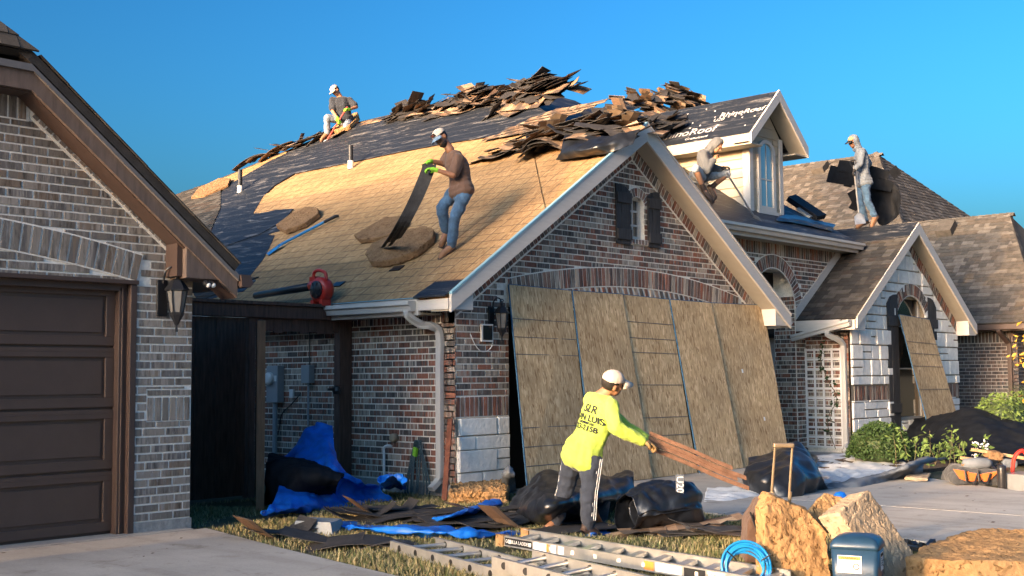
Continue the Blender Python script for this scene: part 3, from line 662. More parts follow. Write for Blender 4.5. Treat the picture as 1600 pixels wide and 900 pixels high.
wG.arch(gcx, gcz, g0, g1, -.97, .97, .07, 43, .03); wG.archslab(gcx, gcz, g0 - .01, g1 + .01, -1.0, 1.0, .028, M['mortar'], 'window_arch_bed', FG)
wG.slanted((XE2, zg(XE2) - .27), (GK, zg(GK) - .27), .26, .08, 44, .014, side=-1); wG.courses([(24.72, 1.95), (24.89, 1.95), (24.89, 2.42), (24.72, 2.42)], [], 1.95, .079, .12, .012, 45)
MB().prism([wG.p(x, y, .013) for x, y in [(XE2, zg(XE2) - .28), (GK, zg(GK) - .28), (GK, zg(GK)), (XE2, zg(XE2))]], (0, .012, 0)).build('rake_bed', M['mortar'], FG)
lay([(wA, FA), (wL, SA), (wE, FE), (wQ, FQ), (wG, FG), (wJ, FE)], 300, M['brickA'])

# -------- roof planes
sU = V((0, 1, 0)); sS = V((1, 0, MS)).normalized(); sN = V((-MS, 0, 1)).normalized()
def PL(x, y, n=0.0): return V((x, y, EZ + MS * (x - EX))) + sN * n
def plp(px, py, n=0.0):      # point of the left roof plane seen at a pixel of the photograph
    d0 = sN.dot(PL(EX, 10)) + n; return plane_pt(px, py, sN, d0)
RA = roofslab('roof', [PL(EX, 10.15, -.02), PL(EX, 30.9, -.02), PL(16.83, 20.3, -.02), PL(16.83, 15.4, -.02), PL(PK, 12.42, -.02), PL(PK, 10.15, -.02)], .12, M['osb_roof'], HA, (PL(EX, 10), sU, sS))
outline = [(0, 0), (20.7, 0), (10.1, (16.83 - EX) * math.sqrt(1 + MS * MS)), (5.2, (16.83 - EX) * math.sqrt(1 + MS * MS)), (2.22, (PK - EX) * math.sqrt(1 + MS * MS)), (0, (PK - EX) * math.sqrt(1 + MS * MS))]
slA = Slope(PL(EX, 10.14), sU, sS, sN); v = 0; k = 0
while v < 8.4:
    u = -1.22 * (k % 2)
    while u < 14:
        q = clip([(u + .002, v + .002), (u + 2.438, v + .002), (u + 2.438, v + 1.218), (u + .002, v + 1.218)], outline)
        if len(q) >= 3 and area(q) > .01:
            o = MB().prism([slA.p(a, b, 0) for a, b in q], -sN * .018).build('sheathing_panel', M['osb_roof'], RA); planar_uv(o, PL(EX, 10.14), sU, sS)
        u += 2.44
    v += 1.22; k += 1
def sheet(name, pxs, n0, mat, parent, thick=.006, lift=None):
    P = [plp(x, y, n0) for x, y in pxs]; o = MB().prism(P, -sN * thick).build(name, mat, parent); planar_uv(o, PL(EX, 10.14), sU, sS); return o
# underlayment left on the upper roof and at the back; its torn edge follows the photograph
sheet('underlayment', [(892, 200), (836, 206), (760, 214), (690, 225), (620, 238), (560, 251), (505, 262), (460, 271), (428, 290), (411, 307), (395, 334), (424, 331), (454, 327), (438, 349), (446, 358), (418, 366), (429, 368), (420, 388), (411, 405), (396, 424), (389, 433), (400, 438), (380, 455), (345, 462), (320, 470), (300, 420), (320, 340), (352, 292), (420, 252), (520, 205), (600, 182), (700, 163), (800, 140)], .008, M['felt'], RA)
sheet('underlayment_flap', [(300, 392), (352, 384), (405, 366), (430, 352), (447, 340), (458, 326), (430, 328), (396, 336), (356, 352), (318, 372)], .02, M['felt'], RA)
sheet('underlayment_scrap', [(872, 250), (905, 246), (960, 238), (1000, 212), (960, 205), (900, 222), (845, 233), (800, 240), (828, 226), (845, 212), (905, 200)], .014, M['felt'], RA)
# old shingles still lying at the back
sl2 = Slope(PL(EX, 10.14, .012), sU, sS, sN); toUV = lambda p: ((p - sl2.O).dot(sl2.U), (p - sl2.O).dot(sl2.Z))
shp = [toUV(plp(x, y, .012)) for x, y in [(345, 388), (290, 436), (200, 470), (200, 330), (318, 289), (362, 283), (345, 324)]]
ca = sum(shp[i][0] * shp[(i + 1) % 7][1] - shp[(i + 1) % 7][0] * shp[i][1] for i in range(7))
hull = shp if ca > 0 else shp[::-1]
shingles(sl2, hull, 51)
sl3 = Slope(PL(EX, 10.14, .012), sU, sS, sN); hp = [toUV(plp(x, y, .012)) for x, y in [(310, 471), (405, 433), (345, 440), (300, 456)]]
ca = sum(hp[i][0] * hp[(i + 1) % 4][1] - hp[(i + 1) % 4][0] * hp[i][1] for i in range(4)); shingles(sl3, hp if ca > 0 else hp[::-1], 52)
# right slope of the garage, front plane, back planes
roofslab('garage_slope', [(PK, 10.15, PZ), (17.79, 10.15, EZ), (17.79, 11.2, EZ), (15.3, 11.2, EZ + MS * 2.49), (PK, 12.42, PZ)], .12, M['felt'], RA, ((PK, 10, PZ), (0, 1, 0), (1, 0, -MS)))
PF = lambda x, y, dz=0: V((x, y, 4.0 + MS * (y - 10.85) + dz))
PFo = roofslab('front_slope', [PF(14.0, 10.85), PF(21.8, 10.85), PF(18.6, 15.4), PF(16.83, 15.4), PF(PK, 12.42), PF(PK + .1, 10.85)], .1, M['felt'], RA, (PF(14, 10.85), (1, 0, 0), (0, 1, MS)))
roofslab('right_slope', [PF(21.8, 10.85), PF(18.6, 15.4), (18.6, 20.3, PF(0, 15.4).z), (21.9, 20.3, 4.0)], .1, M['felt'], RA, ((21, 10, 4), (0, 1, 0), (-1, 0, 1)))
roofslab('top_slope', [PF(16.83, 15.4), PF(18.6, 15.4), (18.6, 20.3, PF(0, 15.4).z), (16.83, 20.3, PF(0, 15.4).z)], .1, M['felt'], RA, ((16, 15, 7), (0, 1, 0), (1, 0, 0)))
roofslab('back_slope', [PL(16.83, 20.3), PL(EX, 30.9), (24, 30.9, EZ), (18.6, 20.3, PL(16.83, 0).z)], .1, M['shingle'], RA)
MB().aabb((12.6, 11.7, 2.2), (21.5, 20, 3.6)).build('house_core', M['dark'], HA); MB().aabb((14.2, 11.66, 2.2), (21.6, 19, 3.95)).build('upper_core', M['dark'], HA)
# gable rake boards, soffit, drip edge, cornice return
T = M['trim']
for s in (-1, 1):
    tip = V((PK + s * (PK - EX), 10.13, EZ)); top = V((PK, 10.13, PZ))
    q = [tip + V((0, 0, .005)), top + V((0, 0, .005)), top - V((0, 0, .25)), tip - V((0, 0, .21))]
    bevel(MB().prism(q, (0, .035, 0)).build('rake_board', T, HA), .004)
    q = [tip + V((0, -.012, .035)), top + V((0, -.012, .035)), top + V((0, -.012, .006)), tip + V((0, -.012, .006))]
    MB().prism(q, (0, .05, 0)).build('drip_edge', plain('drip_edge_blue', (.2, .38, .48), .4, .1, 8, 0) if s < 0 else T, HA)
    a, b = tip + V((0, .035, -.19)), top + V((0, .035, -.2)); MB().prism([a, b, b + V((0, .312, 0)), a + V((0, .312, 0))], (0, 0, .03)).build('rake_soffit', M['soffit'], HA)
mb = MB().prism([(EX + .02, 10.17, 2.38), (10.32, 10.17, 2.64), (10.32, 10.17, 2.25), (EX - .02, 10.17, 2.25), (EX - .02, 10.17, 2.38)], (0, .52, 0)); bevel(mb.build('cornice_return', T, HA), .006)
mb = MB().prism([(EX - .07, 10.16, 2.40), (EX - .07, 10.72, 2.40), (10.2, 10.72, 2.60), (10.2, 10.16, 2.60)], (0, 0, .02)); o = mb.build('felt_flap', M['felt'], HA); planar_uv(o, (0, 10, 0), (0, 1, 0), (1, 0, 0))
mb = MB().prism([(17.35, 10.17, 2.25), (17.35, 10.17, 2.60), (17.78, 10.17, 2.32), (17.78, 10.17, 2.25)], (0, .5, 0)); bevel(mb.build('cornice_return', T, HA), .006)
# eaves on the left
MB().aabb((EX + .0, 10.70, 2.20), (EX + .035, 22, 2.40)).build('fascia', T, HA); MB().aabb((EX + .036, 10.70, 2.21), (X0, 22, 2.235)).build('eave_soffit', M['soffit'], HA)
MB().aabb((EX - .02, 10.72, 2.405), (EX + .12, 22, 2.415)).build('drip_edge', plain('drip_edge_blue_eave', (.2, .38, .48), .4, .1, 8, 0), HA)
def gutter(name, a, b, parent, out, size=.12):
    a, b, o = V(a), V(b), V(out).normalized(); z = V((0, 0, 1)); s = size
    prof = [(0, 0), (0, -s * .95), (s * .6, -s * .95), (s * .75, -s * .5), (s, -s * .35), (s, 0), (s * .93, 0), (s * .93, -s * .28), (s * .68, -s * .45), (s * .55, -s * .85), (s * .06, -s * .85), (s * .06, 0)]
    vs_ = [a + o * x + z * y for x, y in prof] + [b + o * x + z * y for x, y in prof]; n = len(prof); fs = [(i, (i + 1) % n, (i + 1) % n + n, i + n) for i in range(n)]
    mb = MB().add(vs_, fs); q = [(0, 0), (0, -s * .95), (s * .6, -s * .95), (s * .75, -s * .5), (s, -s * .35), (s, 0)]
    for e, d in ((a, (b - a).normalized() * .004), (b, (a - b).normalized() * .004)): mb.prism([e + o * x + z * y for x, y in q], d)
    return mb.build(name, M['gutter'], parent)
gutter('gutter', (EX - .002, 10.74, 2.37), (EX - .002, 16.2, 2.40), HA, (-1, 0, 0), .13)
def flatpipe(pts, w, d, nrm, name, parent, mat):
    """rectangular ribbed downspout swept along pts; nrm is the wall's outward direction"""
    mb = MB(); P = [V(p) for p in pts]; n = V(nrm)
    sec = [(-1, -1), (-.4, -1), (-.3, -.85), (.3, -.85), (.4, -1), (1, -1), (1, 1), (.4, 1), (.3, .85), (-.3, .85), (-.4, 1), (-1, 1)]
    rows = []
    for i, p in enumerate(P):
        t = (P[min(i + 1, len(P) - 1)] - P[max(i - 1, 0)]).normalized(); side = t.cross(n)
        side = side.normalized() if side.length > 1e-3 else V((0, 1, 0)); nn = side.cross(t).normalized()
        rows.append([p + side * a * w / 2 + nn * b * d / 2 for a, b in sec])
    k = len(sec); vs_ = [v for r in rows for v in r]; fs = [(i * k + j, i * k + (j + 1) % k, (i + 1) * k + (j + 1) % k, (i + 1) * k + j) for i in range(len(P) - 1) for j in range(k)]
    fs += [tuple(range(k)), tuple(range((len(P) - 1) * k, len(P) * k))]
    o = mb.add(vs_, fs).build(name, mat, parent); return o
def bez(ps, n=8):
    out = []
    for i in range(len(ps) - 1):
        p0, p1, p2, p3 = ps[max(i - 1, 0)], ps[i], ps[i + 1], ps[min(i + 2, len(ps) - 1)]
        for k in range(n):
            t = k / n; out.append(0.5 * ((2 * p1) + (p2 - p0) * t + (2 * p0 - 5 * p1 + 4 * p2 - p3) * t * t + (3 * p1 - p0 - 3 * p2 + p3) * t ** 3))
    return out + [ps[-1]]
dsx = X0 - .05
flatpipe(bez([V(p) for p in [(EX - .05, 10.83, 2.29), (EX - .05, 10.83, 2.2), (EX + .1, 10.78, 2.1), (dsx - .1, 10.72, 2.07), (dsx, 10.70, 1.97), (dsx, 10.70, 1.5), (dsx, 10.70, .32), (dsx - .02, 10.70, .2), (dsx - .15, 10.70, .1)]], 6), .085, .06, (-1, 0, 0), 'downspout', HA, M['gutter'])
# upper front eave
MB().aabb((15.2, 10.865, 3.80), (21.75, 10.90, 3.99)).build('fascia', T, HA); MB().aabb((15.2, 10.901, 3.81), (21.75, 11.2, 3.84)).build('eave_soffit', M['soffit'], HA)
gutter('gutter', (15.6, 10.863, 3.99), (21.76, 10.863, 3.98), HA, (0, -1, 0), .13)
# stone wing roof
ge = (GK - 19.83); gl = [V((19.83, 10.0, GZ - GS * ge)), V((19.83, 11.2, GZ - GS * ge)), V((22.52, 15, GZ)), V((22.52, 10.0, GZ))]
vly = 10.85 + (GZ - 4.0) / MS
SG = roofslab('stone_wing_roof', [gl[0], V((19.83, 11.19, gl[0].z)), V((21.8, 11.19, gl[0].z + GS * 1.97)), V((22.52, 11.19, GZ)), gl[3]], .1, M['shingle'], HA)
roofslab('stone_wing_slope', [V((22.52, 10.0, GZ)), V((25.21, 10.0, gl[0].z)), V((25.21, 13, gl[0].z)), V((22.52, 13, GZ))], .1, M['shingle'], SG)
roofslab('stone_wing_slope', [V((21.8, 11.19, gl[0].z + GS * 1.97)), V((22.52, 11.19, GZ)), V((22.52, 13, GZ)), V((21.8, 13, gl[0].z + GS * 1.97))], .1, M['felt'], SG, ((21, 11, 4), (0, 1, 0), (1, 0, 1)))
gS = V((1, 0, GS)).normalized(); gN = V((-GS, 0, 1)).normalized(); sl4 = Slope(gl[0] + gN * .004 - gS * .03, (0, 1, 0), gS, gN); wdt = ge * math.sqrt(1 + GS * GS)
shingles(sl4, [(0.0, 0), (1.19, 0), (1.19, wdt * .86), (0, wdt * .86)], 53)
lay_shingles([(sl4, SG)], 300, M['shingle']); lay_shingles([(sl2, RA), (sl3, RA)], 0, M['shingle'])
o = MB().prism([sl4.p(a, b, .01) for a, b in [(0.0, wdt * .845), (1.9, wdt * .8), (1.9, wdt * 1.01), (0.0, wdt * 1.01)]], gN * .006).build('underlayment', M['felt'], SG); planar_uv(o, gl[0], (0, 1, 0), gS)
for s in (-1, 1):
    tip = V((GK + s * 2.69, 9.98, gl[0].z)); top = V((GK, 9.98, GZ))
    bevel(MB().prism([tip + V((0, 0, .01)), top + V((0, 0, .01)), top - V((0, 0, .22)), tip - V((0, 0, .19))], (0, .035, 0)).build('rake_board', T, HA), .004)
    a, b = tip + V((0, .035, -.17)), top + V((0, .035, -.18)); MB().prism([a, b, b + V((0, .28, 0)), a + V((0, .28, 0))], (0, 0, .03)).build('rake_soffit', M['soffit'], HA)
    x0, x1 = (19.8, 20.2) if s < 0 else (24.86, 25.24); xo, xi = (x0, x1) if s < 0 else (x1, x0)
    MB().prism([(xo, 10.02, 2.24), (xi, 10.02, 2.24), (xi, 10.02, 2.6), (xo, 10.02, 2.4)], (0, .27, 0)).build('cornice_return', T, HA)
MB().aabb((19.80, 10.30, 2.24), (19.835, 11.19, 2.43)).build('fascia', T, HA); MB().aabb((19.836, 10.30, 2.24), (20.15, 11.19, 2.27)).build('eave_soffit', M['soffit'], HA)
MB().prism([(19.80, 11.17, 2.46), (21.55, 11.17, 3.73), (21.55, 11.17, 3.91), (19.80, 11.17, 2.66)], (0, .028, 0)).build('flashing_board', T, HA)
g2 = gutter('hanging_gutter', (19.76, 10.06, 2.42), (19.76, 11.22, 2.17), HA, (-1, 0, 0), .12)
flatpipe(bez([V(p) for p in [(19.72, 10.5, 2.24), (19.72, 10.5, 2.16), (19.9, 10.42, 2.08), (20.06, 10.40, 2.0), (20.09, 10.40, 1.85), (20.09, 10.40, 1.0), (20.09, 10.40, .3), (20.05, 10.38, .16), (19.9, 10.33, .1)]], 6), .085, .06, (-1, 0, 0), 'downspout', HA, M['gutter'])
gutter('gutter_stub', (17.55, 10.5, 2.30), (17.95, 10.3, 2.33), HA, (0, -1, 0), .1)

# -------- windows and shutters
def shutter(w, u0, u1, z0, z1, arch, parent, name='shutter'):
    S = thing(name, w.p((u0 + u1) / 2, z0, .02), '', ''); del S['label']; del S['category']; setpar(S, parent); S.location = w.p((u0 + u1) / 2, z0, .02); S.matrix_parent_inverse = Matrix.Translation(-V(parent.location)) if parent.type == 'EMPTY' else Matrix()
    n = 3; bw = (u1 - u0) / n
    for i in range(n):
        a, b = u0 + i * bw + .003, u0 + (i + 1) * bw - .003; ta = z1 - arch * (1 - math.sqrt(max(0, 1 - ((a - u0) / (u1 - u0)) ** 2))); tb = z1 - arch * (1 - math.sqrt(max(0, 1 - ((b - u0) / (u1 - u0)) ** 2)))
        if arch < 0: ta = z1 + arch * (1 - math.sqrt(max(0, 1 - ((u1 - a) / (u1 - u0)) ** 2))); tb = z1 + arch * (1 - math.sqrt(max(0, 1 - ((u1 - b) / (u1 - u0)) ** 2)))
        o = MB().prism([w.p(x, y, .02) for x, y in ((a, z0), (b, z0), (b, tb), (a, ta))], w.N * (.025 + .004 * (i % 2))).build('shutter_board', M['shutter'], None); o.parent = S; o.matrix_parent_inverse = Matrix.Translation(-S.location)
    for zz in (z0 + .14 * (z1 - z0) + .02, z1 - .2 * (z1 - z0) - .02):
        h = min(.09, .09 * (z1 - z0)); o = MB().prism([w.p(x, y, .047) for x, y in ((u0 + .0, zz - h), (u1 + .0, zz - h), (u1, zz + h), (u0, zz + h))], w.N * .03).build('shutter_batten', M['shutter'], None); o.parent = S; o.matrix_parent_inverse = Matrix.Translation(-S.location); bevel(o, .006)
    return S
shutter(wA, 13.50, 13.83, 3.33, 4.19, .1, HA); shutter(wA, 14.26, 14.56, 3.33, 4.17, -.1, HA)
shutter(wG, 21.60, 22.06, .42, 2.98, -.22, HA); shutter(wG, 23.42, 23.82, .42, 2.98, .22, HA)
def window(w, u0, u1, z0, z1, rec, parent, mull_u=(), mull_z=(), fr=.05, gm='glass', fm=None):
    fm = fm or M['trim']; W = MB(); 
    for (a, b, c, d) in ((u0, u0 + fr, z0, z1), (u1 - fr, u1, z0, z1), (u0 + fr, u1 - fr, z0, z0 + fr), (u0 + fr, u1 - fr, z1 - fr, z1)): W.prism([w.p(x, y, -rec) for x, y in ((a, c), (b, c), (b, d), (a, d))], w.N * .05)
    o = W.build('window', fm, parent)
    MB().prism([w.p(x, y, -rec + .01) for x, y in ((u0 + fr, z0 + fr), (u1 - fr, z0 + fr), (u1 - fr, z1 - fr), (u0 + fr, z1 - fr))], w.N * .008).build('pane', M[gm], o)
    for u in mull_u: MB().prism([w.p(x, y, -rec + .02) for x, y in ((u - .012, z0 + fr), (u + .012, z0 + fr), (u + .012, z1 - fr), (u - .012, z1 - fr))], w.N * .02).build('muntin', fm, o)
    for z in mull_z: MB().prism([w.p(x, y, -rec + .022) for x, y in ((u0 + fr, z - .014), (u1 - fr, z - .014), (u1 - fr, z + .014), (u0 + fr, z + .014))], w.N * .022).build('muntin', fm, o)
    return o
window(wA, 13.86, 14.22, 3.43, 4.06, .12, HA, (14.04,), (3.64, 3.85))
o = window(wG, 22.07, 23.33, .55, 2.98, .14, HA, (), (1.55, 2.38), .06)
gd = MB().aabb((11.25, 10.72, 0), (16.75, 10.76, 2.4)).build('garage_door', M['dark'], HA)  # near-black panel: the opening's shade is put into its colour

# -------- dormer
YD, DX0, DX1, DC = 11.5, 18.82, 19.94, 19.38
DEZ, DPZ = 5.74, 6.66
DO = MB().prism([(DX0 + .01, YD + .02, 4.3), (DX1 - .01, YD + .02, 4.3), (DX1 - .01, YD + .02, 5.9), (DC, YD + .02, 6.5), (DX0 + .01, YD + .02, 5.9)], (0, 3.2, 0)).build('dormer', M['siding'], HA)
z = 4.35; k = 0
while z < 5.80:
    h = min(.178, 5.82 - z); ys = YD + max(0, (z + .02 - 4.43) / MS * 0)
    MB().prism([(DX0 - .034, YD + .1, z), (DX0 - .004, YD + .1, z + h), (DX0 + .02, YD + .1, z + h), (DX0 + .02, YD + .1, z)], (0, 2.6, 0)).build('siding_board', M['siding'], DO)
    for a, b in ((DX0 + .08, 19.08), (19.68, DX1 - .08)): MB().prism([(a, YD - .004, z), (a, YD + .012, z + h), (a, YD + .03, z + h), (a, YD + .03, z)], (b - a, 0, 0)).build('siding_board', M['siding'], DO)
    z += .172
for (zz, w_) in ((5.84, .42), (6.02, .3)): MB().prism([(DC - w_, YD + .004, zz), (DC + w_, YD + .004, zz), (DC + w_ - .14, YD + .004, zz + .17), (DC - w_ + .14, YD + .004, zz + .17)], (0, .03, 0)).build('siding_board', M['siding'], DO)
for a, b in ((DX0 - .03, DX0 + .09), (DX1 - .09, DX1 + .03)): bevel(MB().aabb((a, YD - .03, 4.32), (b, YD + .0, 5.86)).build('corner_board', T, DO), .004)
bevel(MB().aabb((DX0 - .031, YD + .001, 4.32), (DX0 - .002, YD + .12, 5.80)).build('corner_board', T, DO), .004)
# arched window of the dormer
dw0, dw1, dz0, dz1 = 19.08, 19.68, 4.44, 5.78; cxw = (dw0 + dw1) / 2; rw = (dw1 - dw0) / 2; zs = dz1 - rw * .78
def archpts(r, s=.78, n=14): return [(cxw + r * math.cos(math.pi * i / n), zs + r * s * math.sin(math.pi * i / n)) for i in range(n + 1)]
outer = [(dw1, dz0), ] + archpts(rw) + [(dw0, dz0)]
ri = rw - .085; inner = [(cxw + ri, dz0 + .1)] + archpts(ri) + [(cxw - ri, dz0 + .1)]
vs_ = [(x, YD - .04, z) for x, z in outer] + [(x, YD - .04, z) for x, z in inner] + [(x, YD + .03, z) for x, z in outer] + [(x, YD + .03, z) for x, z in inner]; n = len(outer)
fs = []
for i in range(n):
    j = (i + 1) % n; fs += [(i, j, j + n, i + n), (i + 2 * n, i, j, j + 2 * n)[::-1], (i + n, j + n, j + 3 * n, i + 3 * n)]
DW = MB().add(vs_, fs).build('window', T, DO)
MB().prism([(x, YD - .012, z) for x, z in inner], (0, .03, 0)).build('pane', M['glass_curtain'], DW)
mb = MB(); mb.aabb((cxw - .008, YD - .024, dz0 + .1), (cxw + .008, YD - .013, dz1 - .09)); mb.aabb((cxw - ri, YD - .025, 5.03), (cxw + ri, YD - .014, 5.055)); mb.build('muntin', T, DW)
MB().aabb((dw0 - .06, YD - .07, dz0 - .05), (dw1 + .06, YD + .0, dz0 + .01)).build('sill', T, DW)
sd_ = (DPZ - DEZ) / (DC - 18.38)
dl = [V((18.38, 11.18, DEZ)), V((18.38, 13.46, DEZ)), V((DC, 14.9, DPZ)), V((DC, 11.18, DPZ))]
DR = roofslab('dormer_roof', dl, .07, M['felt'], DO, (dl[0], (0, 1, 0), (1, 0, sd_)))
roofslab('dormer_slope', [V((2 * DC - p.x, p.y, p.z)) for p in dl], .07, M['felt'], DR, (dl[0], (0, 1, 0), (1, 0, -sd_)))
dn = V((-sd_, 0, 1)).normalized(); ds = V((1, 0, sd_)).normalized(); lw = plain('white_print', (.5, .5, .5), .7, .5, 30, 0)
def dpt(y, s, n=.004): return V((18.38, y, DEZ)) + ds * s + dn * n
text_mesh('lettering', 'RhinoRoof', dpt(12.72, .36), (0, -1, 0), ds, .30, lw, DR, .001); text_mesh('lettering', 'Granulated', dpt(12.40, .13), (0, -1, 0), ds, .11, lw, DR, .001)
text_mesh('lettering', 'RhinoRoof', dpt(11.72, .8), (0, -1, 0), ds, .22, lw, DR, .001); text_mesh('lettering', 'U20', dpt(12.15, .66), (0, -1, 0), ds, .14, lw, DR, .001)
mb = MB()
for i in range(26): p = dpt(11.3 + 2.1 * R.random(), .06 + 1.1 * R.random(), .003); mb.box(p, V((0, .014, 0)), ds * .014, dn * .003)
mb.build('cap_nails', lw, DR)
MB().aabb((18.36, 11.20, DEZ - .20), (18.39, 13.6, DEZ - .01)).build('fascia', M['siding'], DO); MB().aabb((18.391, 11.20, DEZ - .19), (18.80, 13.6, DEZ - .165)).build('eave_soffit', M['siding'], DO)
MB().aabb((20.37, 11.20, DEZ - .20), (20.40, 13.6, DEZ - .01)).build('fascia', T, DO); MB().aabb((19.96, 11.20, DEZ - .19), (20.369, 13.6, DEZ - .165)).build('eave_soffit', M['soffit'], DO)
for s in (-1, 1):
    tip = V((DC + s * 1.02, 11.16, DEZ - .02)); top = V((DC, 11.16, DPZ)); bevel(MB().prism([tip + V((0, 0, .02)), top + V((0, 0, .02)), top - V((0, 0, .2)), tip - V((0, 0, .18))], (0, .035, 0)).build('rake_board', T, DO), .004)
    a, b = tip + V((0, .035, -.16)), top + V((0, .035, -.17)); MB().prism([a, b, b + V((0, .33, 0)), a + V((0, .33, 0))], (0, 0, .03)).build('rake_soffit', M['soffit'], DO)
# vent pipes
for i, (px, py, h) in enumerate(((548, 262, .42), (375, 300, .46))):
    p = plp(px, py); o = MB().tube([p - V((0, 0, .05)), p + V((0, 0, h))], .045, 12).build('vent_pipe', M['iron'], RA); MB().tube([p - V((0, 0, .02)), p + V((0, 0, .13))], .055, 12).build('pipe_boot', M['pvc'], o)
# ---------------------------------------------------------------- house C on the right
HC = thing('brown_roofed_house', (30, 14, 0), 'dark brick house with brown shingled hip roofs at the right edge', 'house')
XC, YC = 27.2, 9.9
wC = Wall((XC, 0, 0), (0, -1, 0), (-1, 0, 0)); cm = plain('mortar_c', (.36, .34, .31), .95, .15, 20, .3)
FC = wC.slab([(-18, 0), (-YC - .001, 0), (-YC - .001, 2.5), (-18, 2.5)], [], .2, cm, 'side_wall', HC)
wC.courses([(-13, .0), (-YC + .01, .0), (-YC + .01, 2.12), (-13, 2.12)], [], .0, .0785, .25, .013, 61); wC.soldiers(-13, -YC - .02, 2.125, 2.38, .08, 62)
wD = Wall((0, YC, 0), (1, 0, 0), (0, -1, 0)); FD = wD.slab([(XC, 0), (34, 0), (34, 2.5), (XC, 2.5)], [(27.9, 29.2, .9, 2.1)], .2, cm, 'front_wall', HC)
wD.courses([(XC, .0), (30, .0), (30, 2.38), (XC, 2.38)], [(27.9, 29.2, .9, 2.1)], .0, .0785, .25, .013, 63)
lay([(wC, FC), (wD, FD)], 260, M['brickC'])
window(wD, 27.9, 29.2, .9, 2.1, .1, HC, (28.55,), (1.5,)); shutter(wD, 27.55, 27.88, .88, 2.12, 0, HC)
ez, ex = 2.55, 26.83; ry0, rx, rz = 11.0, 30.0, 5.36; fy = 9.25
ms = (rz - ez) / (rx - ex); S = V((1, 0, ms)); N_ = V((-ms, 0, 1)).normalized()
RC = roofslab('roof', [(ex, fy, ez), (ex, 18, ez), (rx, 18, rz), (rx, ry0, rz)], .1, M['shingleC'], HC); roofslab('front_slope', [(ex, fy, ez), (rx + 3.2, fy, ez), (rx, ry0, rz)], .1, M['shingleC'], RC)
roofslab('far_slope', [(2 * rx - ex, fy, ez), (2 * rx - ex, 18, ez), (rx, 18, rz), (rx, ry0, rz)], .1, M['shingleC'], RC)
ln = S.length * (rx - ex); s1 = Slope((ex - .03, 0, ez), (0, 1, 0), S, N_); shingles(s1, [(fy, 0), (16.5, 0), (16.5, ln), (ry0, ln)], 71)
# ridge and hip caps
def caps(a, b, parent, n1, n2, mat=None, w=.13):
    a, b = V(a), V(b); d = (b - a); L = d.length; d.normalize(); k = 0; mb = MB(); n1, n2 = V(n1).normalized(), V(n2).normalized(); up = (n1 + n2).normalized()
    while k < L:
        for s, n in ((1, n1), (-1, n2)):
            t = d.cross(n).normalized(); t = t if t.dot(n1 - n2) * s > 0 else -t
            c = a + d * (k + .09) + up * .03; mb.add([c - d * .09 + up * .015, c + d * .11, c + d * .11 + t * w, c - d * .09 + t * w + up * .01], [(0, 1, 2, 3)], R.random())
        k += .17
    mb.build('ridge_caps', mat or M['shingleC'], parent)
caps((rx, 16.5, rz), (rx, ry0, rz), RC, N_, (ms, 0, 1)); caps((ex, fy, ez), (rx, ry0, rz), RC, N_, (0, -1.5, 1))
# big roof behind
bx, bz, by0 = 34.0, 8.08, 16.3; bs = .8; bxe = bx - 6.4
bN = V((-bs, 0, 1)).normalized(); bS = V((1, 0, bs)); fs_ = 1.2
corner = V((bx - 5.2, by0 - 3.5, bz - bs * 5.2)); BR_ = roofslab('main_roof', [corner, (corner.x, 26, corner.z), (bx, 26, bz), (bx, by0, bz)], .1, M['shingleC'], HC)
cr = V((bx + 7.8, by0 - 3.5, bz - bs * 5.2)); roofslab('main_roof_front', [corner, cr, (bx, by0, bz)], .1, M['shingleC'], BR_); roofslab('main_roof_far', [cr, (cr.x, 26, cr.z), (bx, 26, bz), (bx, by0, bz)], .1, M['shingleC'], BR_)
l2 = bS.length * 5.2; s2 = Slope((corner.x, 0, corner.z), (0, 1, 0), bS, bN); shingles(s2, [(corner.y, 0), (25, 0), (25, l2), (by0, l2)], 72, .15)
fS = V((bx, by0, bz)) - V((bx, corner.y, corner.z)); fN = V((1, 0, 0)).cross(fS); s3 = Slope((0, corner.y, corner.z), (1, 0, 0), fS, fN); shingles(s3, [(corner.x, 0), (cr.x, 0), (bx, fS.length)], 73, .15)
caps((bx, 25, bz), (bx, by0, bz), BR_, bN, (bs, 0, 1)); caps(corner, (bx, by0, bz), BR_, bN, fN)
MB().aabb((XC + 2, 13.5, 2), (40, 25, 4.0)).build('house_core', M['dark'], HC); MB().aabb((XC + .3, 10.2, 2.2), (33, 18, 2.5)).build('house_core', M['dark'], HC)
lay_shingles([(s1, RC), (s2, BR_), (s3, BR_)], 300, M['shingleC'])
for (px, py, sl) in ((1480, 362, s1), (1283, 266, s2)):
    p = plane_pt(px, py, sl.N, sl.N.dot(sl.O)); y = V((0, 1, 0)); MB().prism([p + y * .2 + sl.Z * .22, p - y * .2 + sl.Z * .22, p - y * .2 - sl.Z * .22 , p + y * .2 - sl.Z * .22 ], sl.N * .2).build('roof_vent', M['shingleC'], RC)
mb = MB().aabb((ex - .11, fy + .3, ez - .14), (ex - .0, 16, ez - .03)); mb.aabb((ex + .001, fy + .3, ez - .17), (XC, 16, ez - .11)); mb.build('gutter', M['brown'], HC)
flatpipe(bez([V(p) for p in [(ex - .05, 10.12, 2.42), (ex - .05, 10.12, 2.35), (XC - .12, 10.08, 2.15), (XC - .05, 10.05, 2.0), (XC - .05, 10.05, 1.2), (XC - .05, 10.05, .2)]], 6), .09, .06, (-1, 0, 0), 'downspout', HC, M['brown'])

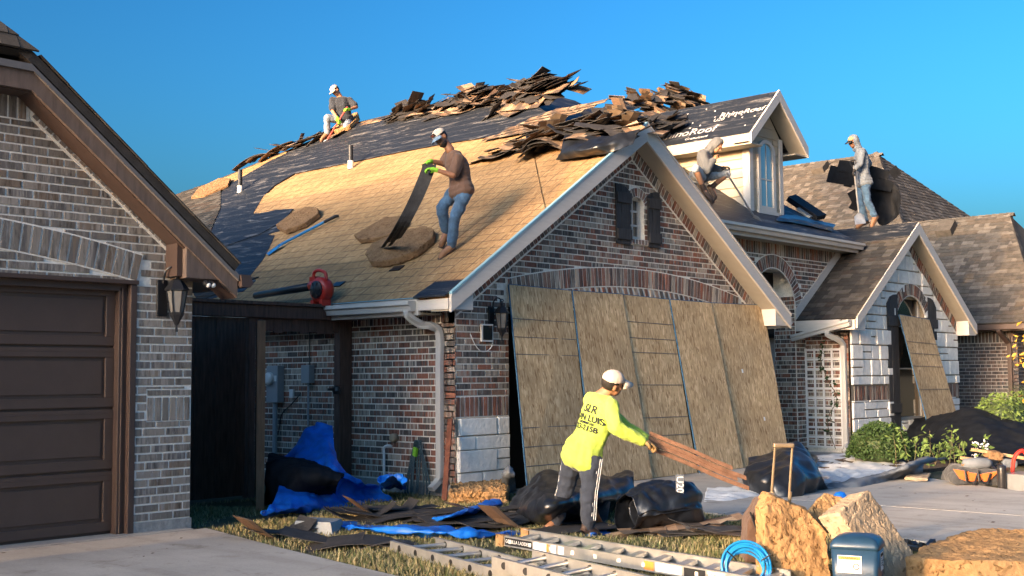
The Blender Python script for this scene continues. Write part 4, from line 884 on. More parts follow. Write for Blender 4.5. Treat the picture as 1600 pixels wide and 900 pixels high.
# ---------------------------------------------------------------- fence and gate
FN = thing('cedar_fence', (8.3, 12.45, 0), 'dark stained cedar fence with top beam between the two houses', 'fence'); fy_ = 12.45
bevel(MB().aabb((6.47, fy_ - .09, 2.20), (10.30, fy_ + .05, 2.36)).build('top_beam', M['fence'], FN), .01); MB().aabb((6.47, fy_ - .13, 2.362), (10.305, fy_ + .09, 2.40)).build('cap_board', M['fence'], FN)
for x0, x1 in ((10.08, 10.29), (8.66, 8.76)): bevel(MB().aabb((x0, fy_ - .05, -.1), (x1, fy_ + .07, 2.198)).build('post', M['fence'], FN), .008)
x = 6.5
while x < 8.62: bevel(MB().aabb((x, fy_ - .02 + .008 * (int(x * 50) % 2), .03), (x + .138, fy_ + .004, 2.192)).build('board', M['fence'], FN), .003); x += .143
x = 8.78
while x < 10.05: MB().aabb((x, fy_ - .02, 2.02 + .02 * (int(x * 50) % 2)), (x + .13, fy_ + .003, 2.197)).build('board', M['fence'], FN); x += .135
MB().aabb((6.5, fy_ + .01, 1.7), (8.62, fy_ + .05, 1.8)).build('rail', M['fence'], FN)
GT = thing('fence_gate', (8.62, 12.4, 0), 'cedar gate leaf standing open, seen edge-on beside blue tarp', 'gate')
a, b = V((8.70, 12.30, 0)), V((7.80, 10.95, 0)); d = (b - a).normalized(); nn = V((-d.y, d.x, 0))
for i in range(11): c = a + d * (.075 + i * .145); MB().box(c + V((0, 0, 1.08)), d * .07, nn * .011, V((0, 0, 1.02)), R.random()).build('board', M['fence'], GT)
for zz in (.3, 1.05, 1.85): MB().bar(a + nn * .03 + V((0, 0, zz)), b + nn * .03 + V((0, 0, zz)), .04, .09).build('rail', M['fence_edge'], GT)
for c, dx in ((b + d * .02, 0), ): bevel(MB().box(c + nn * .005 + V((0, 0, 1.04)), d * .02, nn * .045, V((0, 0, 1.04))).build('end_post', M['fence_edge'], GT), .004)
MB().box(b - d * .12 + nn * -.03 + V((0, 0, 2.1 - .08)), d * .05, nn * .012, V((0, 0, .06))).build('latch', M['iron'], GT)
LT = tag(MB().lathe((10.0, 12.36, 1.28), [(.0, -.04), (.05, -.04), (.06, .0), (.05, .05), (.02, .07)], 12).add([], []).bar((9.86, 12.36, 1.30), (10.06, 12.36, 1.30), .03, .035).build('gate_latch', M['iron']), 'small black gate latch on the brown post beside the opening', 'latch')

# ---------------------------------------------------------------- unseen hedges added past the left edge to cast shade on the ground
M['leaf_dark'] = plain('hedge_leaf', (.05, .075, .025), .7, .5, 20, .2)
def shade_hedge(x0, x1, y0, y1, h, n, seed, label):
    r = random.Random(seed); c = V(((x0 + x1) / 2, (y0 + y1) / 2, 0)); T_ = thing('shade_hedge', c, label, 'shade_hedge'); mb = MB()
    core = MB().aabb((x0 + .15, y0 + .12, 0), (x1 - .15, y1 - .12, h - .2)).build('stems', M['leaf_dark'], T_)
    for i in range(n):
        p = V((x0 + (x1 - x0) * r.random(), y0 + (y1 - y0) * r.random(), h * (.05 + .95 * r.random()))); s = .05 + .06 * r.random()
        a = V((r.uniform(-1, 1), r.uniform(-1, 1), r.uniform(-1, 1))).normalized(); b = a.cross(V((r.random(), r.random(), 1))).normalized()
        mb.add([p + a * s, p + b * s * .6, p - a * s, p - b * s * .6], [(0, 1, 2, 3)], r.random())
    mb.build('leaves', M['leaf_dark'], T_); return T_
shade_hedge(-9.5, -7.5, 6.1, 9.6, 3.95, 9000, 1, 'unseen added hedge past the left edge, nearest the brick garage')
shade_hedge(-9.5, -7.5, -5.0, 3.6, 3.9, 12000, 2, 'unseen added hedge past the left edge, along the street side')
# ---------------------------------------------------------------- sculpting helpers
def depth(p): return (V(p) - CPOS).dot(CW)
def evaluated(o):
    dg = bpy.context.evaluated_depsgraph_get(); dg.update(); return bpy.data.meshes.new_from_object(o.evaluated_get(dg))
def remesh(mb, vox, it=4, fac=.5):
    """voxel union of the overlapping closed shapes in mb, smoothed into one skin"""
    me = bpy.data.meshes.new('tmp'); me.from_pydata(mb.v, [], mb.f); o = bpy.data.objects.new('tmp', me); COL.objects.link(o)
    md = o.modifiers.new('r', 'REMESH'); md.mode = 'VOXEL'; md.voxel_size = vox; md.adaptivity = 0
    if it: sm = o.modifiers.new('s', 'SMOOTH'); sm.iterations = it; sm.factor = fac
    out = evaluated(o); bpy.data.objects.remove(o); bpy.data.meshes.remove(me); return out
def ruffle(me, amp, sc, seed=0, stretch=(1, 1, 1), ridged=False, oct=3):
    n = len(me.vertices); co = np.empty(n * 3); me.vertices.foreach_get('co', co); no = np.empty(n * 3); me.vertices.foreach_get('normal', no)
    co = co.reshape(-1, 3); no = no.reshape(-1, 3); off = V((seed * 7.1, seed * 3.3, seed * 1.7))
    for i in range(n):
        p = V((co[i, 0] * stretch[0], co[i, 1] * stretch[1], co[i, 2] * stretch[2])) * sc + off
        if ridged == 'crumple':                                # long sharp folds crossing, with small facets between
            ca, sa = math.cos(seed * 1.3), math.sin(seed * 1.3); u_, v_ = p.x * ca + p.y * sa, -p.x * sa + p.y * ca; h = 0
            for k, (fu, fv, am) in enumerate(((1.0, .22, .55), (.3, 1.1, .4), (2.1, .8, .22))): h += am * (1 - 2.6 * abs(noise.noise(V((u_ * fu + k * 5, v_ * fv + k * 3, p.z * .8)))))
            dd = noise.voronoi(p * 1.9)[0]; h += .25 * (dd[1] - dd[0]) - .3
        else: h = noise.turbulence(p, oct, True) * 2 - 1 if ridged else noise.fractal(p, .8, 2.1, oct)
        co[i] += no[i] * (h * amp)
    me.vertices.foreach_set('co', co.ravel()); me.update()
def finish(name, me, mats, parent=None, smooth=True):
    me.materials.clear()
    for mt in (mats if isinstance(mats, (list, tuple)) else [mats]): me.materials.append(mt)
    if smooth: me.polygons.foreach_set('use_smooth', [True] * len(me.polygons))
    return link(name, me, parent)
def cap(mb, a, b, ra, rb=None, n=10):
    rb = ra if rb is None else rb; a, b = V(a), V(b)
    mb.ball(a, ra, seg=n, rings=n // 2 + 1); mb.ball(b, rb, seg=n, rings=n // 2 + 1)
    if (b - a).length > 1e-4: mb.tube([a, b], [ra, rb], n)
def loft(name, rows, mat, parent=None, nu=6, nv=6, amp=.02, sc=4.0, seed=1, thick=.004, ridged='crumple', smooth=True, dense=2.0):
    """sheet through rows of 3D points (all rows equally long), refined, creased and given thickness"""
    nu, nv = int(nu * dense), int(nv * dense); Rw = [bez([V(p) for p in r], nu) for r in rows]; cols = [bez([r[j] for r in Rw], nv) for j in range(len(Rw[0]))]
    H, W = len(cols[0]), len(cols); vs_ = [cols[j][i] for i in range(H) for j in range(W)]; fs = [(i * W + j, i * W + j + 1, (i + 1) * W + j + 1, (i + 1) * W + j) for i in range(H - 1) for j in range(W - 1)]
    me = bpy.data.meshes.new(name); me.from_pydata(vs_, [], fs); me.update()
    if amp: ruffle(me, amp, sc, seed, ridged=ridged)
    for v in me.vertices:
        if v.co.z < .006: v.co.z = .006 + .01 * abs(noise.noise(v.co * 5))
    o = link(name, me, parent); me.materials.append(mat)
    me.polygons.foreach_set('use_smooth', [smooth] * len(me.polygons))
    s = o.modifiers.new('t', 'SOLIDIFY'); s.thickness = thick; s.offset = 1
    return o
def block(name, quad, back, mat, parent=None, vox=.014, amp=.012, sc=9, seed=1, it=1, pits=None, smooth=False):
    """a lump cut from quad (front face) extruded by back, with worn edges and a rough skin"""
    me = remesh(MB().prism(quad, back), vox, it); ruffle(me, amp, sc, seed, oct=4)
    if pits: ruffle(me, pits, sc * 3, seed + 5, ridged=True)
    return finish(name, me, mat, parent, smooth)
def g3(px, py, h=0.0): return gp(px, py, h)

def foammat(name, col, pit=.5, psc=26):
    mt, N, L, B = newmat(name); co = coords(N, L); a = nd(N, 'ShaderNodeTexNoise', i_Scale=7.0, i_Detail=8.0, i_Roughness=.7); L.new(co, a.inputs['Vector']); r1 = ramp(N, [(.3, tuple(c * .62 for c in col)), (.55, col), (.75, tuple(c * 1.2 for c in col))]); L.new(a.outputs[0], r1.inputs[0])
    v = nd(N, 'ShaderNodeTexNoise', i_Scale=float(psc), i_Detail=3.0, i_Distortion=.7); L.new(co, v.inputs['Vector']); r2 = ramp(N, [(.3, (.3, .24, .18)), (.42, (1, 1, 1))]); L.new(v.outputs[0], r2.inputs[0]); L.new(mixc(N, L, pit, r1.outputs[0], r2.outputs[0], 'MULTIPLY'), B.inputs['Base Color']); B.inputs['Roughness'].default_value = .97; B.inputs['Specular IOR Level'].default_value = .15
    h = mathn(N, L, 'ADD', mathn(N, L, 'MULTIPLY', r2.outputs[0], .6), a.outputs[0]); bump(N, L, B, h, .9, .025); return mt
M['foam'] = foammat('crumbling_foam', (.37, .225, .105), .8); M['foam_old'] = foammat('weathered_foam', (.25, .15, .08), .7, 30); M['foam_pale'] = foammat('pale_cut_foam', (.4, .315, .22), .35, 16)
M['bluetarp'] = plain('blue_tarp', (.008, .14, .6), .42, .3, 6, .25, 30, spec=.35); M['black'] = plain('black_plastic', (.011, .013, .017), .3, .4, 5, .3, 18); M['blackcloth'] = plain('black_tarp', (.008, .01, .014), .7, .4, 8, .4, 30, spec=.12)
M['paper'] = plain('pale_grey_membrane', (.58, .61, .64), .75, .2, 4, .3, 22); M['greycloth'] = plain('grey_membrane', (.13, .15, .175), .7, .3, 5, .3, 22)
M['alu'] = plain('dull_aluminium', (.52, .52, .51), .42, .15, 9, .1, 60, metal=.75); M['steel'] = plain('worn_steel', (.35, .37, .4), .4, .2, 10, .1, 60, metal=.8)
M['skin1'] = plain('skin_tan', (.36, .175, .095), .55, .12, 18, .1, 90); M['skin2'] = plain('skin_brown', (.24, .115, .065), .55, .12, 18, .1, 90)
M['hair'] = plain('dark_hair', (.012, .009, .008), .7, .4, 60, .5, 150); M['eye'] = plain('eye_dark', (.015, .012, .01), .3, 0, 5, 0)
M['red'] = plain('red_plastic', (.48, .03, .018), .35, .1, 10, .05); M['bluepaint'] = plain('blue_paint', (.02, .19, .45), .4, .15, 10, .1); M['redpaint'] = plain('red_paint', (.42, .045, .03), .45, .15, 10, .1)
def cloth(name, col, var=.12, rough=.85, bsc=24): return plain(name, col, rough, var, 7, .7, bsc, sheen=.15, spec=.2)
M['denim'] = cloth('blue_denim', (.05, .105, .19), .4); M['denim_pale'] = cloth('pale_denim', (.2, .24, .3), .3); M['hivis'] = cloth('hi_vis_yellow', (.48, .62, .09), .08); M['track'] = cloth('dark_track_pants', (.035, .043, .06), .2)
M['tee'] = cloth('brown_tee', (.1, .062, .048), .12); M['polo'] = cloth('charcoal_polo', (.032, .038, .05), .15); M['greyhood'] = cloth('grey_hoodie', (.115, .12, .125), .12); M['greyblue'] = cloth('grey_blue_hoodie', (.13, .16, .2), .12)
M['boot'] = plain('tan_boot_leather', (.19, .1, .052), .7, .25, 20, .3, 60); M['darkboot'] = plain('dark_boot_leather', (.055, .033, .024), .65, .3, 20, .3, 60); M['capwhite'] = cloth('pale_cap_cotton', (.5, .43, .36), .1); M['captan'] = cloth('tan_cap', (.4, .26, .13), .1); M['capblue'] = cloth('blue_cap_mesh', (.14, .23, .34), .12)
M['glovegreen'] = plain('green_knit_glove', (.2, .5, .03), .8, .2, 30, .4, 90); M['gloveblack'] = plain('black_glove', (.018, .018, .02), .7, .2, 30, .3, 90); M['glovetan'] = plain('tan_glove', (.32, .2, .08), .8, .2, 30, .3, 90); M['plaid'] = cloth('pale_plaid_shorts', (.4, .44, .48), .5); M['camo'] = plain('camo_trim', (.3, .42, .12), .85, .9, 22, .1)
M['ink'] = plain('black_ink', (.01, .012, .015), .8, .1, 5, 0); M['stripe'] = plain('white_stripe', (.62, .62, .6), .7, .05, 5, 0); M['labelwhite'] = plain('white_label', (.75, .75, .73), .5, .03, 5, 0); M['labelorange'] = plain('orange_label', (.75, .25, .05), .5, .03, 5, 0)

# ---------------------------------------------------------------- people
def person(name, label, D, J, face, st):
    """J: joints as (px, py, depth offset) read off the photograph; face: same for the nose; st: clothing"""
    P = {k: dp(v[0], v[1], D + (v[2] if len(v) > 2 else 0)) for k, v in J.items()}; s = st.get('s', 1.0)
    foot = min((P['an0'], P['an1']), key=lambda q: q.z); root = thing(name, foot - V((0, 0, .08)), label, 'person')
    sh = (P['sh1'] - P['sh0']); shx = sh.normalized(); mid = (P['sh0'] + P['sh1']) / 2; pel = P['pel']; sp = (mid - pel); spz = sp.normalized()
    hx = (P['hip1'] - P['hip0']).normalized()
    def frame(x, z): y = z.cross(x).normalized(); x = y.cross(z).normalized(); return Matrix((x, y, z)).transposed()
    def torso(mb, grow, t0=0.0, t1=1.0):
        for i in range(11):
            t = t0 + (t1 - t0) * i / 10; c = pel + sp * t + P.get('belly', V((0, 0, 0))) * 0; f = frame(hx.lerp(shx, max(0, min(1, t))), spz)
            w = np.interp(t, [-.25, 0, .35, .75, 1.0], [.175, .165, .148, .178, .15]) * s; d = np.interp(t, [-.25, 0, .35, .75, 1.0], [.125, .12, .108, .122, .085]) * s
            bend = st.get('hunch', 0.0) * math.sin(math.pi * max(0, min(1, t))); c = c + f.col[1] * bend
            gr = grow + (.016 if grow > 0 and t < .12 else 0); mb.ball(c, w + gr, d + gr, .09 * s, 14, 8, f)
    head = P['head']; fd = dp(face[0], face[1], D + (face[2] if len(face) > 2 else 0)) - head; fd.normalize(); upv = (head - P['neck']).normalized(); up = (upv - fd * upv.dot(fd)).normalized(); rt = fd.cross(up).normalized()
    hf = Matrix((rt, fd, up)).transposed()                      # head frame: x right, y forward, z up
    H = lambda x, y, z: head + rt * (x * s) + fd * (y * s) + up * (z * s)
    # --- body, one skin
    b = MB()
    b.ball(H(0, -.012, .02), .076 * s, .094 * s, .1 * s, 16, 12, hf); b.ball(H(0, .03, -.05), .056 * s, .062 * s, .066 * s, 14, 10, hf); b.ball(H(0, .045, -.085), .034 * s, .035 * s, .03 * s, 12, 8, hf)
    cap(b, H(0, .085, .012), H(0, .106, -.022), .011 * s, .016 * s, 8); b.ball(H(0, .078, .03), .05 * s, .02 * s, .013 * s, 10, 6, hf); b.ball(H(0, .083, -.058), .026 * s, .012 * s, .01 * s, 10, 6, hf)
    for e in (-1, 1): b.ball(H(.077 * e, -.005, -.005), .011 * s, .02 * s, .032 * s, 8, 6, hf); b.ball(H(.042 * e, .062, -.02), .02 * s, .02 * s, .018 * s, 8, 6, hf)
    cap(b, H(0, -.02, -.06), P['neck'], .052 * s, .06 * s); torso(b, -.012)
    hands = {}
    for e in '01':
        shd, el, wr, hd = P['sh' + e], P['el' + e], P['wr' + e], P['ha' + e]
        cap(b, shd, el, .05 * s, .041 * s); cap(b, el, wr, .041 * s, .028 * s); cap(b, P['neck'] + (mid - P['neck']) * .6, shd, .055 * s, .056 * s)
        d = (hd - wr).normalized(); grip = (st.get('grip' + e) or V((0, 0, -1))); grip = (grip - d * grip.dot(d)).normalized(); side = d.cross(grip).normalized(); hb = MB()
        pf = Matrix((side, d, grip)).transposed(); pc = wr + d * .05 * s; hb.ball(pc, .042 * s, .055 * s, .02 * s, 12, 8, pf); cap(hb, wr, pc, .027 * s, .03 * s)
        for k in range(4):                                      # four fingers of unequal length, curled
            o = pc + d * .042 * s + side * ((k - 1.5) * .021 * s); l = (.036, .042, .04, .031)[k] * s; c = .75
            m1 = o + (d * math.cos(.35) + grip * math.sin(.35)) * l; m2 = m1 + (d * math.cos(1.3 * c) + grip * math.sin(1.3 * c)) * l * .75; m3 = m2 + (d * math.cos(2.2) + grip * math.sin(2.2)) * l * .55
            cap(hb, o, m1, .0105 * s, .0098 * s, 8); cap(hb, m1, m2, .0098 * s, .0092 * s, 8); cap(hb, m2, m3, .0092 * s, .0082 * s, 8)
        th = pc - d * .02 * s - side * .036 * s; t1 = th - side * .018 * s + d * .03 * s + grip * .02 * s; t2 = t1 + d * .026 * s + grip * .018 * s + side * .01 * s; cap(hb, th, t1, .0135 * s, .012 * s, 8); cap(hb, t1, t2, .012 * s, .0095 * s, 8)
        hands[e] = hb; b.add(hb.v, hb.f)
        hp, kn, an, to = P['hip' + e], P['kn' + e], P['an' + e], P['to' + e]
        cap(b, hp, kn, .082 * s, .056 * s); cm = kn.lerp(an, .3); cap(b, kn, cm, .055 * s, .056 * s); cap(b, cm, an, .056 * s, .037 * s); cap(b, an, to, .04 * s, .03 * s)
    finish('body', remesh(b, .0095 * s, 3), st['skin'], root)
    # --- shirt
    t = MB(); g = st.get('loose', .014); torso(t, g, st.get('hem', -.12), 1.0)
    for e in '01':
        cap(t, P['neck'].lerp(mid, .75), P['sh' + e], .06 * s, (.058 + g) * s); sl = st.get('sleeve', 1.0); shd, el, wr = P['sh' + e], P['el' + e], P['wr' + e]
        if sl <= .5: cap(t, shd, shd.lerp(el, sl * 2), (.054 + g) * s, (.056 + g) * s)
        else: cap(t, shd, el, (.052 + g) * s, (.045 + g) * s); cap(t, el, el.lerp(wr, (sl - .5) * 2), (.045 + g) * s, (.032 + g * .8) * s)
    me = remesh(t, .012 * s, 4); ruffle(me, .018 * s, 6.5, len(label) % 9 + 1, stretch=(1, 1, .55), ridged='crumple'); ruffle(me, .004, 25, 3); shirt = finish('shirt', me, st['shirt'], root)
    # --- trousers
    t = MB(); f = frame(hx, spz)
    for i in range(4): t.ball(pel + sp * (-.18 + .08 * i), .16 * s, .118 * s, .085 * s, 14, 8, f)
    for e in '01':
        hp, kn, an = P['hip' + e], P['kn' + e], P['an' + e]; le = st.get('leg', 1.0); w = st.get('legw', 1.0)
        cap(t, hp.lerp(kn, .14), kn, .093 * s * w, .074 * s * w)
        if le > .5: cap(t, kn, kn.lerp(an, min(1, (le - .5) * 2) * .96), .074 * s * w, .06 * s * w)
        else: pass
    me = remesh(t, .012 * s, 4); ruffle(me, .016 * s, 8, 4, stretch=(1, 1, 1.6), ridged='crumple'); ruffle(me, .004, 28, 5)
    pants = finish('trousers', me, st['pants'], root)
    # --- boots
    for e in '01':
        t = MB(); kn, an, to = P['kn' + e], P['an' + e], P['to' + e]; u = (kn - an).normalized(); d = (to - an); d = (d - V((0, 0, d.z)) * .0).normalized(); low = -u * .055 * s
        cap(t, an + u * .1 * s, an, .047 * s, .05 * s); cap(t, an + low * .4, to + low * .3, .048 * s, .042 * s); cap(t, an - d * .04 * s + low * .6, to + low * .55 + d * .02, .04 * s, .038 * s)
        bo = finish('boot', remesh(t, .01 * s, 3), st['boots'], root)
        sl_ = MB(); a_, c_ = an - d * .075 * s + low * 1.2, to + d * .055 * s + low * .85; sl_.bar(a_, c_, .085 * s, .025 * s, up=tuple(u)); finish('sole', remesh(sl_, .009, 3), M['darkboot'], bo)
    for e in '01':
        if st.get('gloves') and st['gloves'][int(e)]:
            gb = MB(); gb.add([tuple(V(v)) for v in hands[e].v], hands[e].f); gm_ = remesh(gb, .008 * s, 2); gm_.update()
            for v, n in [(v, v.normal.copy()) for v in gm_.vertices]: v.co += n * .005
            finish('glove', gm_, st['gloves'][int(e)], root)
    # --- head gear
    hr = MB()
    if st.get('hair', True):
        hr.ball(H(0, -.02, .025), .083 * s, .1 * s, .1 * s, 14, 10, hf); hm = remesh(hr, .01 * s, 2); bmh = bmesh.new(); bmh.from_mesh(hm)
        bmesh.ops.delete(bmh, geom=[v for v in bmh.verts if (lambda q: q.z < (-.06 if q.y < -.02 else .02) * s or (q.y > .03 * s and q.z < .07 * s))(hf.transposed() @ (v.co - head))], context='VERTS'); bmh.to_mesh(hm); bmh.free(); finish('hair', hm, M['hair'], root)
    if st.get('beard'):
        q = MB(); q.ball(H(0, .034, -.072), .061 * s, .06 * s, .05 * s, 12, 8, hf); q.ball(H(0, .05, -.095), .036 * s, .036 * s, .028 * s, 12, 8, hf); finish('beard', remesh(q, .009, 2), M['hair'], root)
    ey = MB()
    for e in (-1, 1): ey.ball(H(.032 * e, .083, .006), .012 * s, .008 * s, .007 * s, 8, 6, hf)
    ey.build('eyes', M['eye'], root, True)
    if st.get('cap'):
        q = MB(); q.ball(H(0, -.012, .05), .092 * s, .108 * s, .085 * s, 18, 12, hf); cm = remesh(q, .008 * s, 2); bmh = bmesh.new(); bmh.from_mesh(cm)
        bmesh.ops.delete(bmh, geom=[v for v in bmh.verts if (hf.transposed() @ (v.co - head)).z < .045 * s], context='VERTS'); bmh.to_mesh(cm); bmh.free(); co = finish('cap', cm, st['cap'], root); co.modifiers.new('t', 'SOLIDIFY').thickness = .004
        vs_ = []; n = 10
        for ring, (rr, yy) in enumerate(((.0, .0), (.5, .0), (1.0, .0))):
            for i in range(n + 1):
                a = math.pi * (i / n) ; x = .084 * math.cos(a); y = .07 + math.sin(a) * (.022 + .1 * ring / 2) ; vs_.append(H(x * (1 - .0 * ring), y, .052 - .016 * ring - .018 * (x / .084) ** 2))
        fs = [(r * (n + 1) + i, r * (n + 1) + i + 1, (r + 1) * (n + 1) + i + 1, (r + 1) * (n + 1) + i) for r in range(2) for i in range(n)]
        br = MB().add(vs_, fs).build('brim', st.get('brim', st['cap']), co, True); br.modifiers.new('t', 'SOLIDIFY').thickness = .006
    if st.get('hood'):
        q = MB(); q.ball(H(0, -.03, .02), .108 * s, .118 * s, .132 * s, 16, 12, hf); cap(q, H(0, -.05, -.05), P['neck'], .095 * s, .1 * s); hm = remesh(q, .01 * s, 3); ruffle(hm, .01, 9, 2, ridged=True); bmh = bmesh.new(); bmh.from_mesh(hm)
        bmesh.ops.delete(bmh, geom=[v for v in bmh.verts if (lambda q: q.y > .045 * s and -.12 * s < q.z < .085 * s)(hf.transposed() @ (v.co - head))], context='VERTS'); bmh.to_mesh(hm); bmh.free(); ho = finish('hood', hm, st['shirt'], root); ho.modifiers.new('t', 'SOLIDIFY').thickness = .008
    return root, P, H, shirt, dict(sp=spz, shx=shx, mid=mid, pel=pel, hx=hx, hf=hf, rt=rt, fd=fd, up=up)
def press(o, target, off=.003):
    """lay a flat print onto the surface of target (a real decal: its vertices sit on the cloth)"""
    bpy.context.view_layer.update(); sw = o.modifiers.new('w', 'SHRINKWRAP'); sw.target = target; sw.wrap_method = 'PROJECT'; sw.use_negative_direction = True; sw.use_positive_direction = True; sw.offset = off; return o
def pressed_text(name, body, c, xdir, ydir, size, mat, parent, target):
    """lettering printed on cloth: vertices are dropped along the print normal onto the target's skin"""
    x = V(xdir).normalized(); n = x.cross(V(ydir)).normalized(); o = text_mesh(name, body, V(c), x, ydir, size, mat, None, 0, bold=.0025)
    bm = bmesh.new(); bm.from_mesh(o.data); bmesh.ops.subdivide_edges(bm, edges=bm.edges[:], cuts=4, use_grid_fill=True)
    from mathutils.bvhtree import BVHTree
    bt = BVHTree.FromPolygons([v.co.copy() for v in target.data.vertices], [tuple(p.vertices) for p in target.data.polygons]); bad = []
    for v in bm.verts:
        h = bt.ray_cast(v.co + n * .3, -n, .6)
        if h[0] is not None: v.co = h[0] + n * .009
        else: bad.append(v)
    bmesh.ops.delete(bm, geom=bad, context='VERTS'); bm.to_mesh(o.data); bm.free(); setpar(o, parent); return o

# --- man in yellow on the lawn
Dg = depth(gp(890, 836)) - .02
yl, YP, YH, ysh, yf = person('person', 'worker in neon yellow shirt and pale cap on the lawn, holding torn shingles', Dg, dict(
    head=(958, 600, 0), neck=(938, 619, .02), sh0=(957, 635, -.12), sh1=(924, 625, .12), el0=(962, 667, -.26), wr0=(1003, 689, -.2), ha0=(1020, 695, -.17), el1=(968, 662, .2), wr1=(1008, 686, .1), ha1=(1024, 693, .08),
    pel=(910, 706, 0), hip0=(925, 712, -.08), hip1=(896, 711, .08), kn0=(920, 768, -.1), an0=(919, 822, -.12), to0=(933, 833, -.08), kn1=(884, 764, .14), an1=(868, 815, .2), to1=(854, 825, .12)), (985, 603, .05),
    dict(skin=M['skin1'], shirt=M['hivis'], pants=M['track'], boots=M['darkboot'], cap=M['capwhite'], gloves=(M['glovetan'], M['glovetan']), hem=-.18, loose=.022, legw=1.05, grip0=V((.1, .1, -1)), grip1=V((.1, .1, -1)), hunch=-.02))
xs_ = (YP['sh0'] - YP['sh1']).normalized(); bk = YP['sh0'].lerp(YP['sh1'], .42)
for tx, dz, sz in (('SLR', .085, .1), ('SAN LUIS', .17, .078), ('ROOFING LLC', .215, .028), ('723-2158', .26, .066)):
    pressed_text('lettering', tx, bk - yf['sp'] * dz - CW * .0, xs_, yf['sp'], sz, M['ink'], yl, ysh)
for e, sd_ in (('0', 1),):
    h_, k_, a_ = YP['hip0'], YP['kn0'], YP['an0']; outw = (-CW + CR * .9).normalized()
    for j, o_ in enumerate((-.018, 0, .018)): MB().tube([h_ + outw * .105 + CR * o_ - V((0, 0, .02)), k_ + outw * .083 + CR * o_, a_ + outw * .068 + CR * o_ + V((0, 0, .06))], .004, 6).build('trouser_stripe', M['stripe'], yl)
h_, k_, a_ = YP['hip1'], YP['kn1'], YP['an1']; MB().tube([h_ - CR * .098, k_ - CR * .079, a_ - CR * .064 + V((0, 0, .05))], .004, 6).build('trouser_stripe', M['stripe'], yl)
# --- man in brown on the roof
fr = plp(700, 393); Dr = depth(fr)
rm, RP, RH, rsh, rf = person('person', 'bearded worker in brown tee and jeans standing on the bare roof boards', Dr, dict(
    head=(689, 216, 0), neck=(703, 234, .02), sh0=(717, 249, -.12), sh1=(701, 244, .2), el0=(708, 274, -.22), wr0=(683, 266, -.25), ha0=(672, 264, -.24), el1=(694, 256, .18), wr1=(674, 252, .06), ha1=(664, 256, 0),
    pel=(720, 296, 0), hip0=(726, 300, -.08), hip1=(711, 299, .08), kn0=(711, 340, -.16), an0=(705, 384, -.1), to0=(691, 396, -.14), kn1=(690, 326, .02), an1=(697, 362, .2), to1=(690, 377, .16)), (682, 222, -.09),
    dict(skin=M['skin2'], shirt=M['tee'], pants=M['denim'], boots=M['boot'], cap=M['capwhite'], brim=M['capblue'], gloves=(M['glovegreen'], M['glovegreen']), sleeve=.36, beard=True, hem=-.1, loose=.02, hunch=-.03, grip0=V((0, 0, -1)), grip1=V((0, 0, -1))))
pc = RH(0, .098, .09); MB().box(pc, rf['rt'] * .034, rf['fd'] * .006, rf['up'] * .02).build('cap_patch', M['darkboot'], rm); MB().ball(pc + rf['fd'] * .005, .009).build('cap_emblem', M['red'], rm)
# --- kneeling man on the ridge
fk = plp(512, 214); Dk = depth(fk) - .1
km, KP, KH, ksh, kf = person('person', 'kneeling worker in charcoal polo and pale jeans on the roof ridge', Dk, dict(
    head=(524, 142, 0), neck=(531, 151, .03), sh0=(519, 157, -.02), sh1=(546, 157, .06), el0=(520, 174, -.1), wr0=(527, 184, -.2), ha0=(530, 188, -.24), el1=(557, 167, 0), wr1=(547, 171, -.18), ha1=(541, 170, -.25),
    pel=(538, 186, .04), hip0=(532, 188, 0), hip1=(545, 188, .06), kn0=(511, 184, -.2), an0=(511, 208, -.12), to0=(503, 216, -.22), kn1=(541, 198, -.22), an1=(556, 196, .12), to1=(562, 194, .2)), (518, 147, -.12),
    dict(skin=M['skin1'], shirt=M['polo'], pants=M['denim_pale'], boots=M['boot'], cap=M['capwhite'], gloves=(M['glovegreen'], M['glovegreen']), sleeve=.34, hem=-.05, loose=.022))
MB().ball(KP['sh1'].lerp(KP['pel'], .25) - CW * .135 - CR * .05, .018, .01, .018).build('shirt_emblem', M['red'], km)
# --- crouching man in hoodie
hmp = V((17.45, 11.32, 4.35)); Dh = depth(hmp)
hm_, HP, HH, hsh, hf_ = person('person', 'crouching worker in grey hoodie and shorts beside the dormer wall', Dh, dict(
    head=(1120, 228, 0), neck=(1106, 238, .02), sh0=(1099, 243, -.16), sh1=(1102, 240, .16), el0=(1104, 266, -.26), wr0=(1115, 250, -.2), ha0=(1119, 242, -.15), el1=(1112, 264, .12), wr1=(1126, 264, .05), ha1=(1135, 261, .02),
    pel=(1092, 274, .05), hip0=(1096, 278, -.1), hip1=(1096, 276, .12), kn0=(1087, 264, -.42), an0=(1100, 296, -.32), to0=(1110, 310, -.36), kn1=(1136, 271, .1), an1=(1112, 293, .12), to1=(1118, 306, .08)), (1130, 236, -.05),
    dict(skin=M['skin1'], shirt=M['greyhood'], pants=M['plaid'], boots=M['darkboot'], hood=True, gloves=(None, M['gloveblack']), sleeve=.96, leg=.42, hem=-.1, loose=.03, hunch=-.06, hair=False))
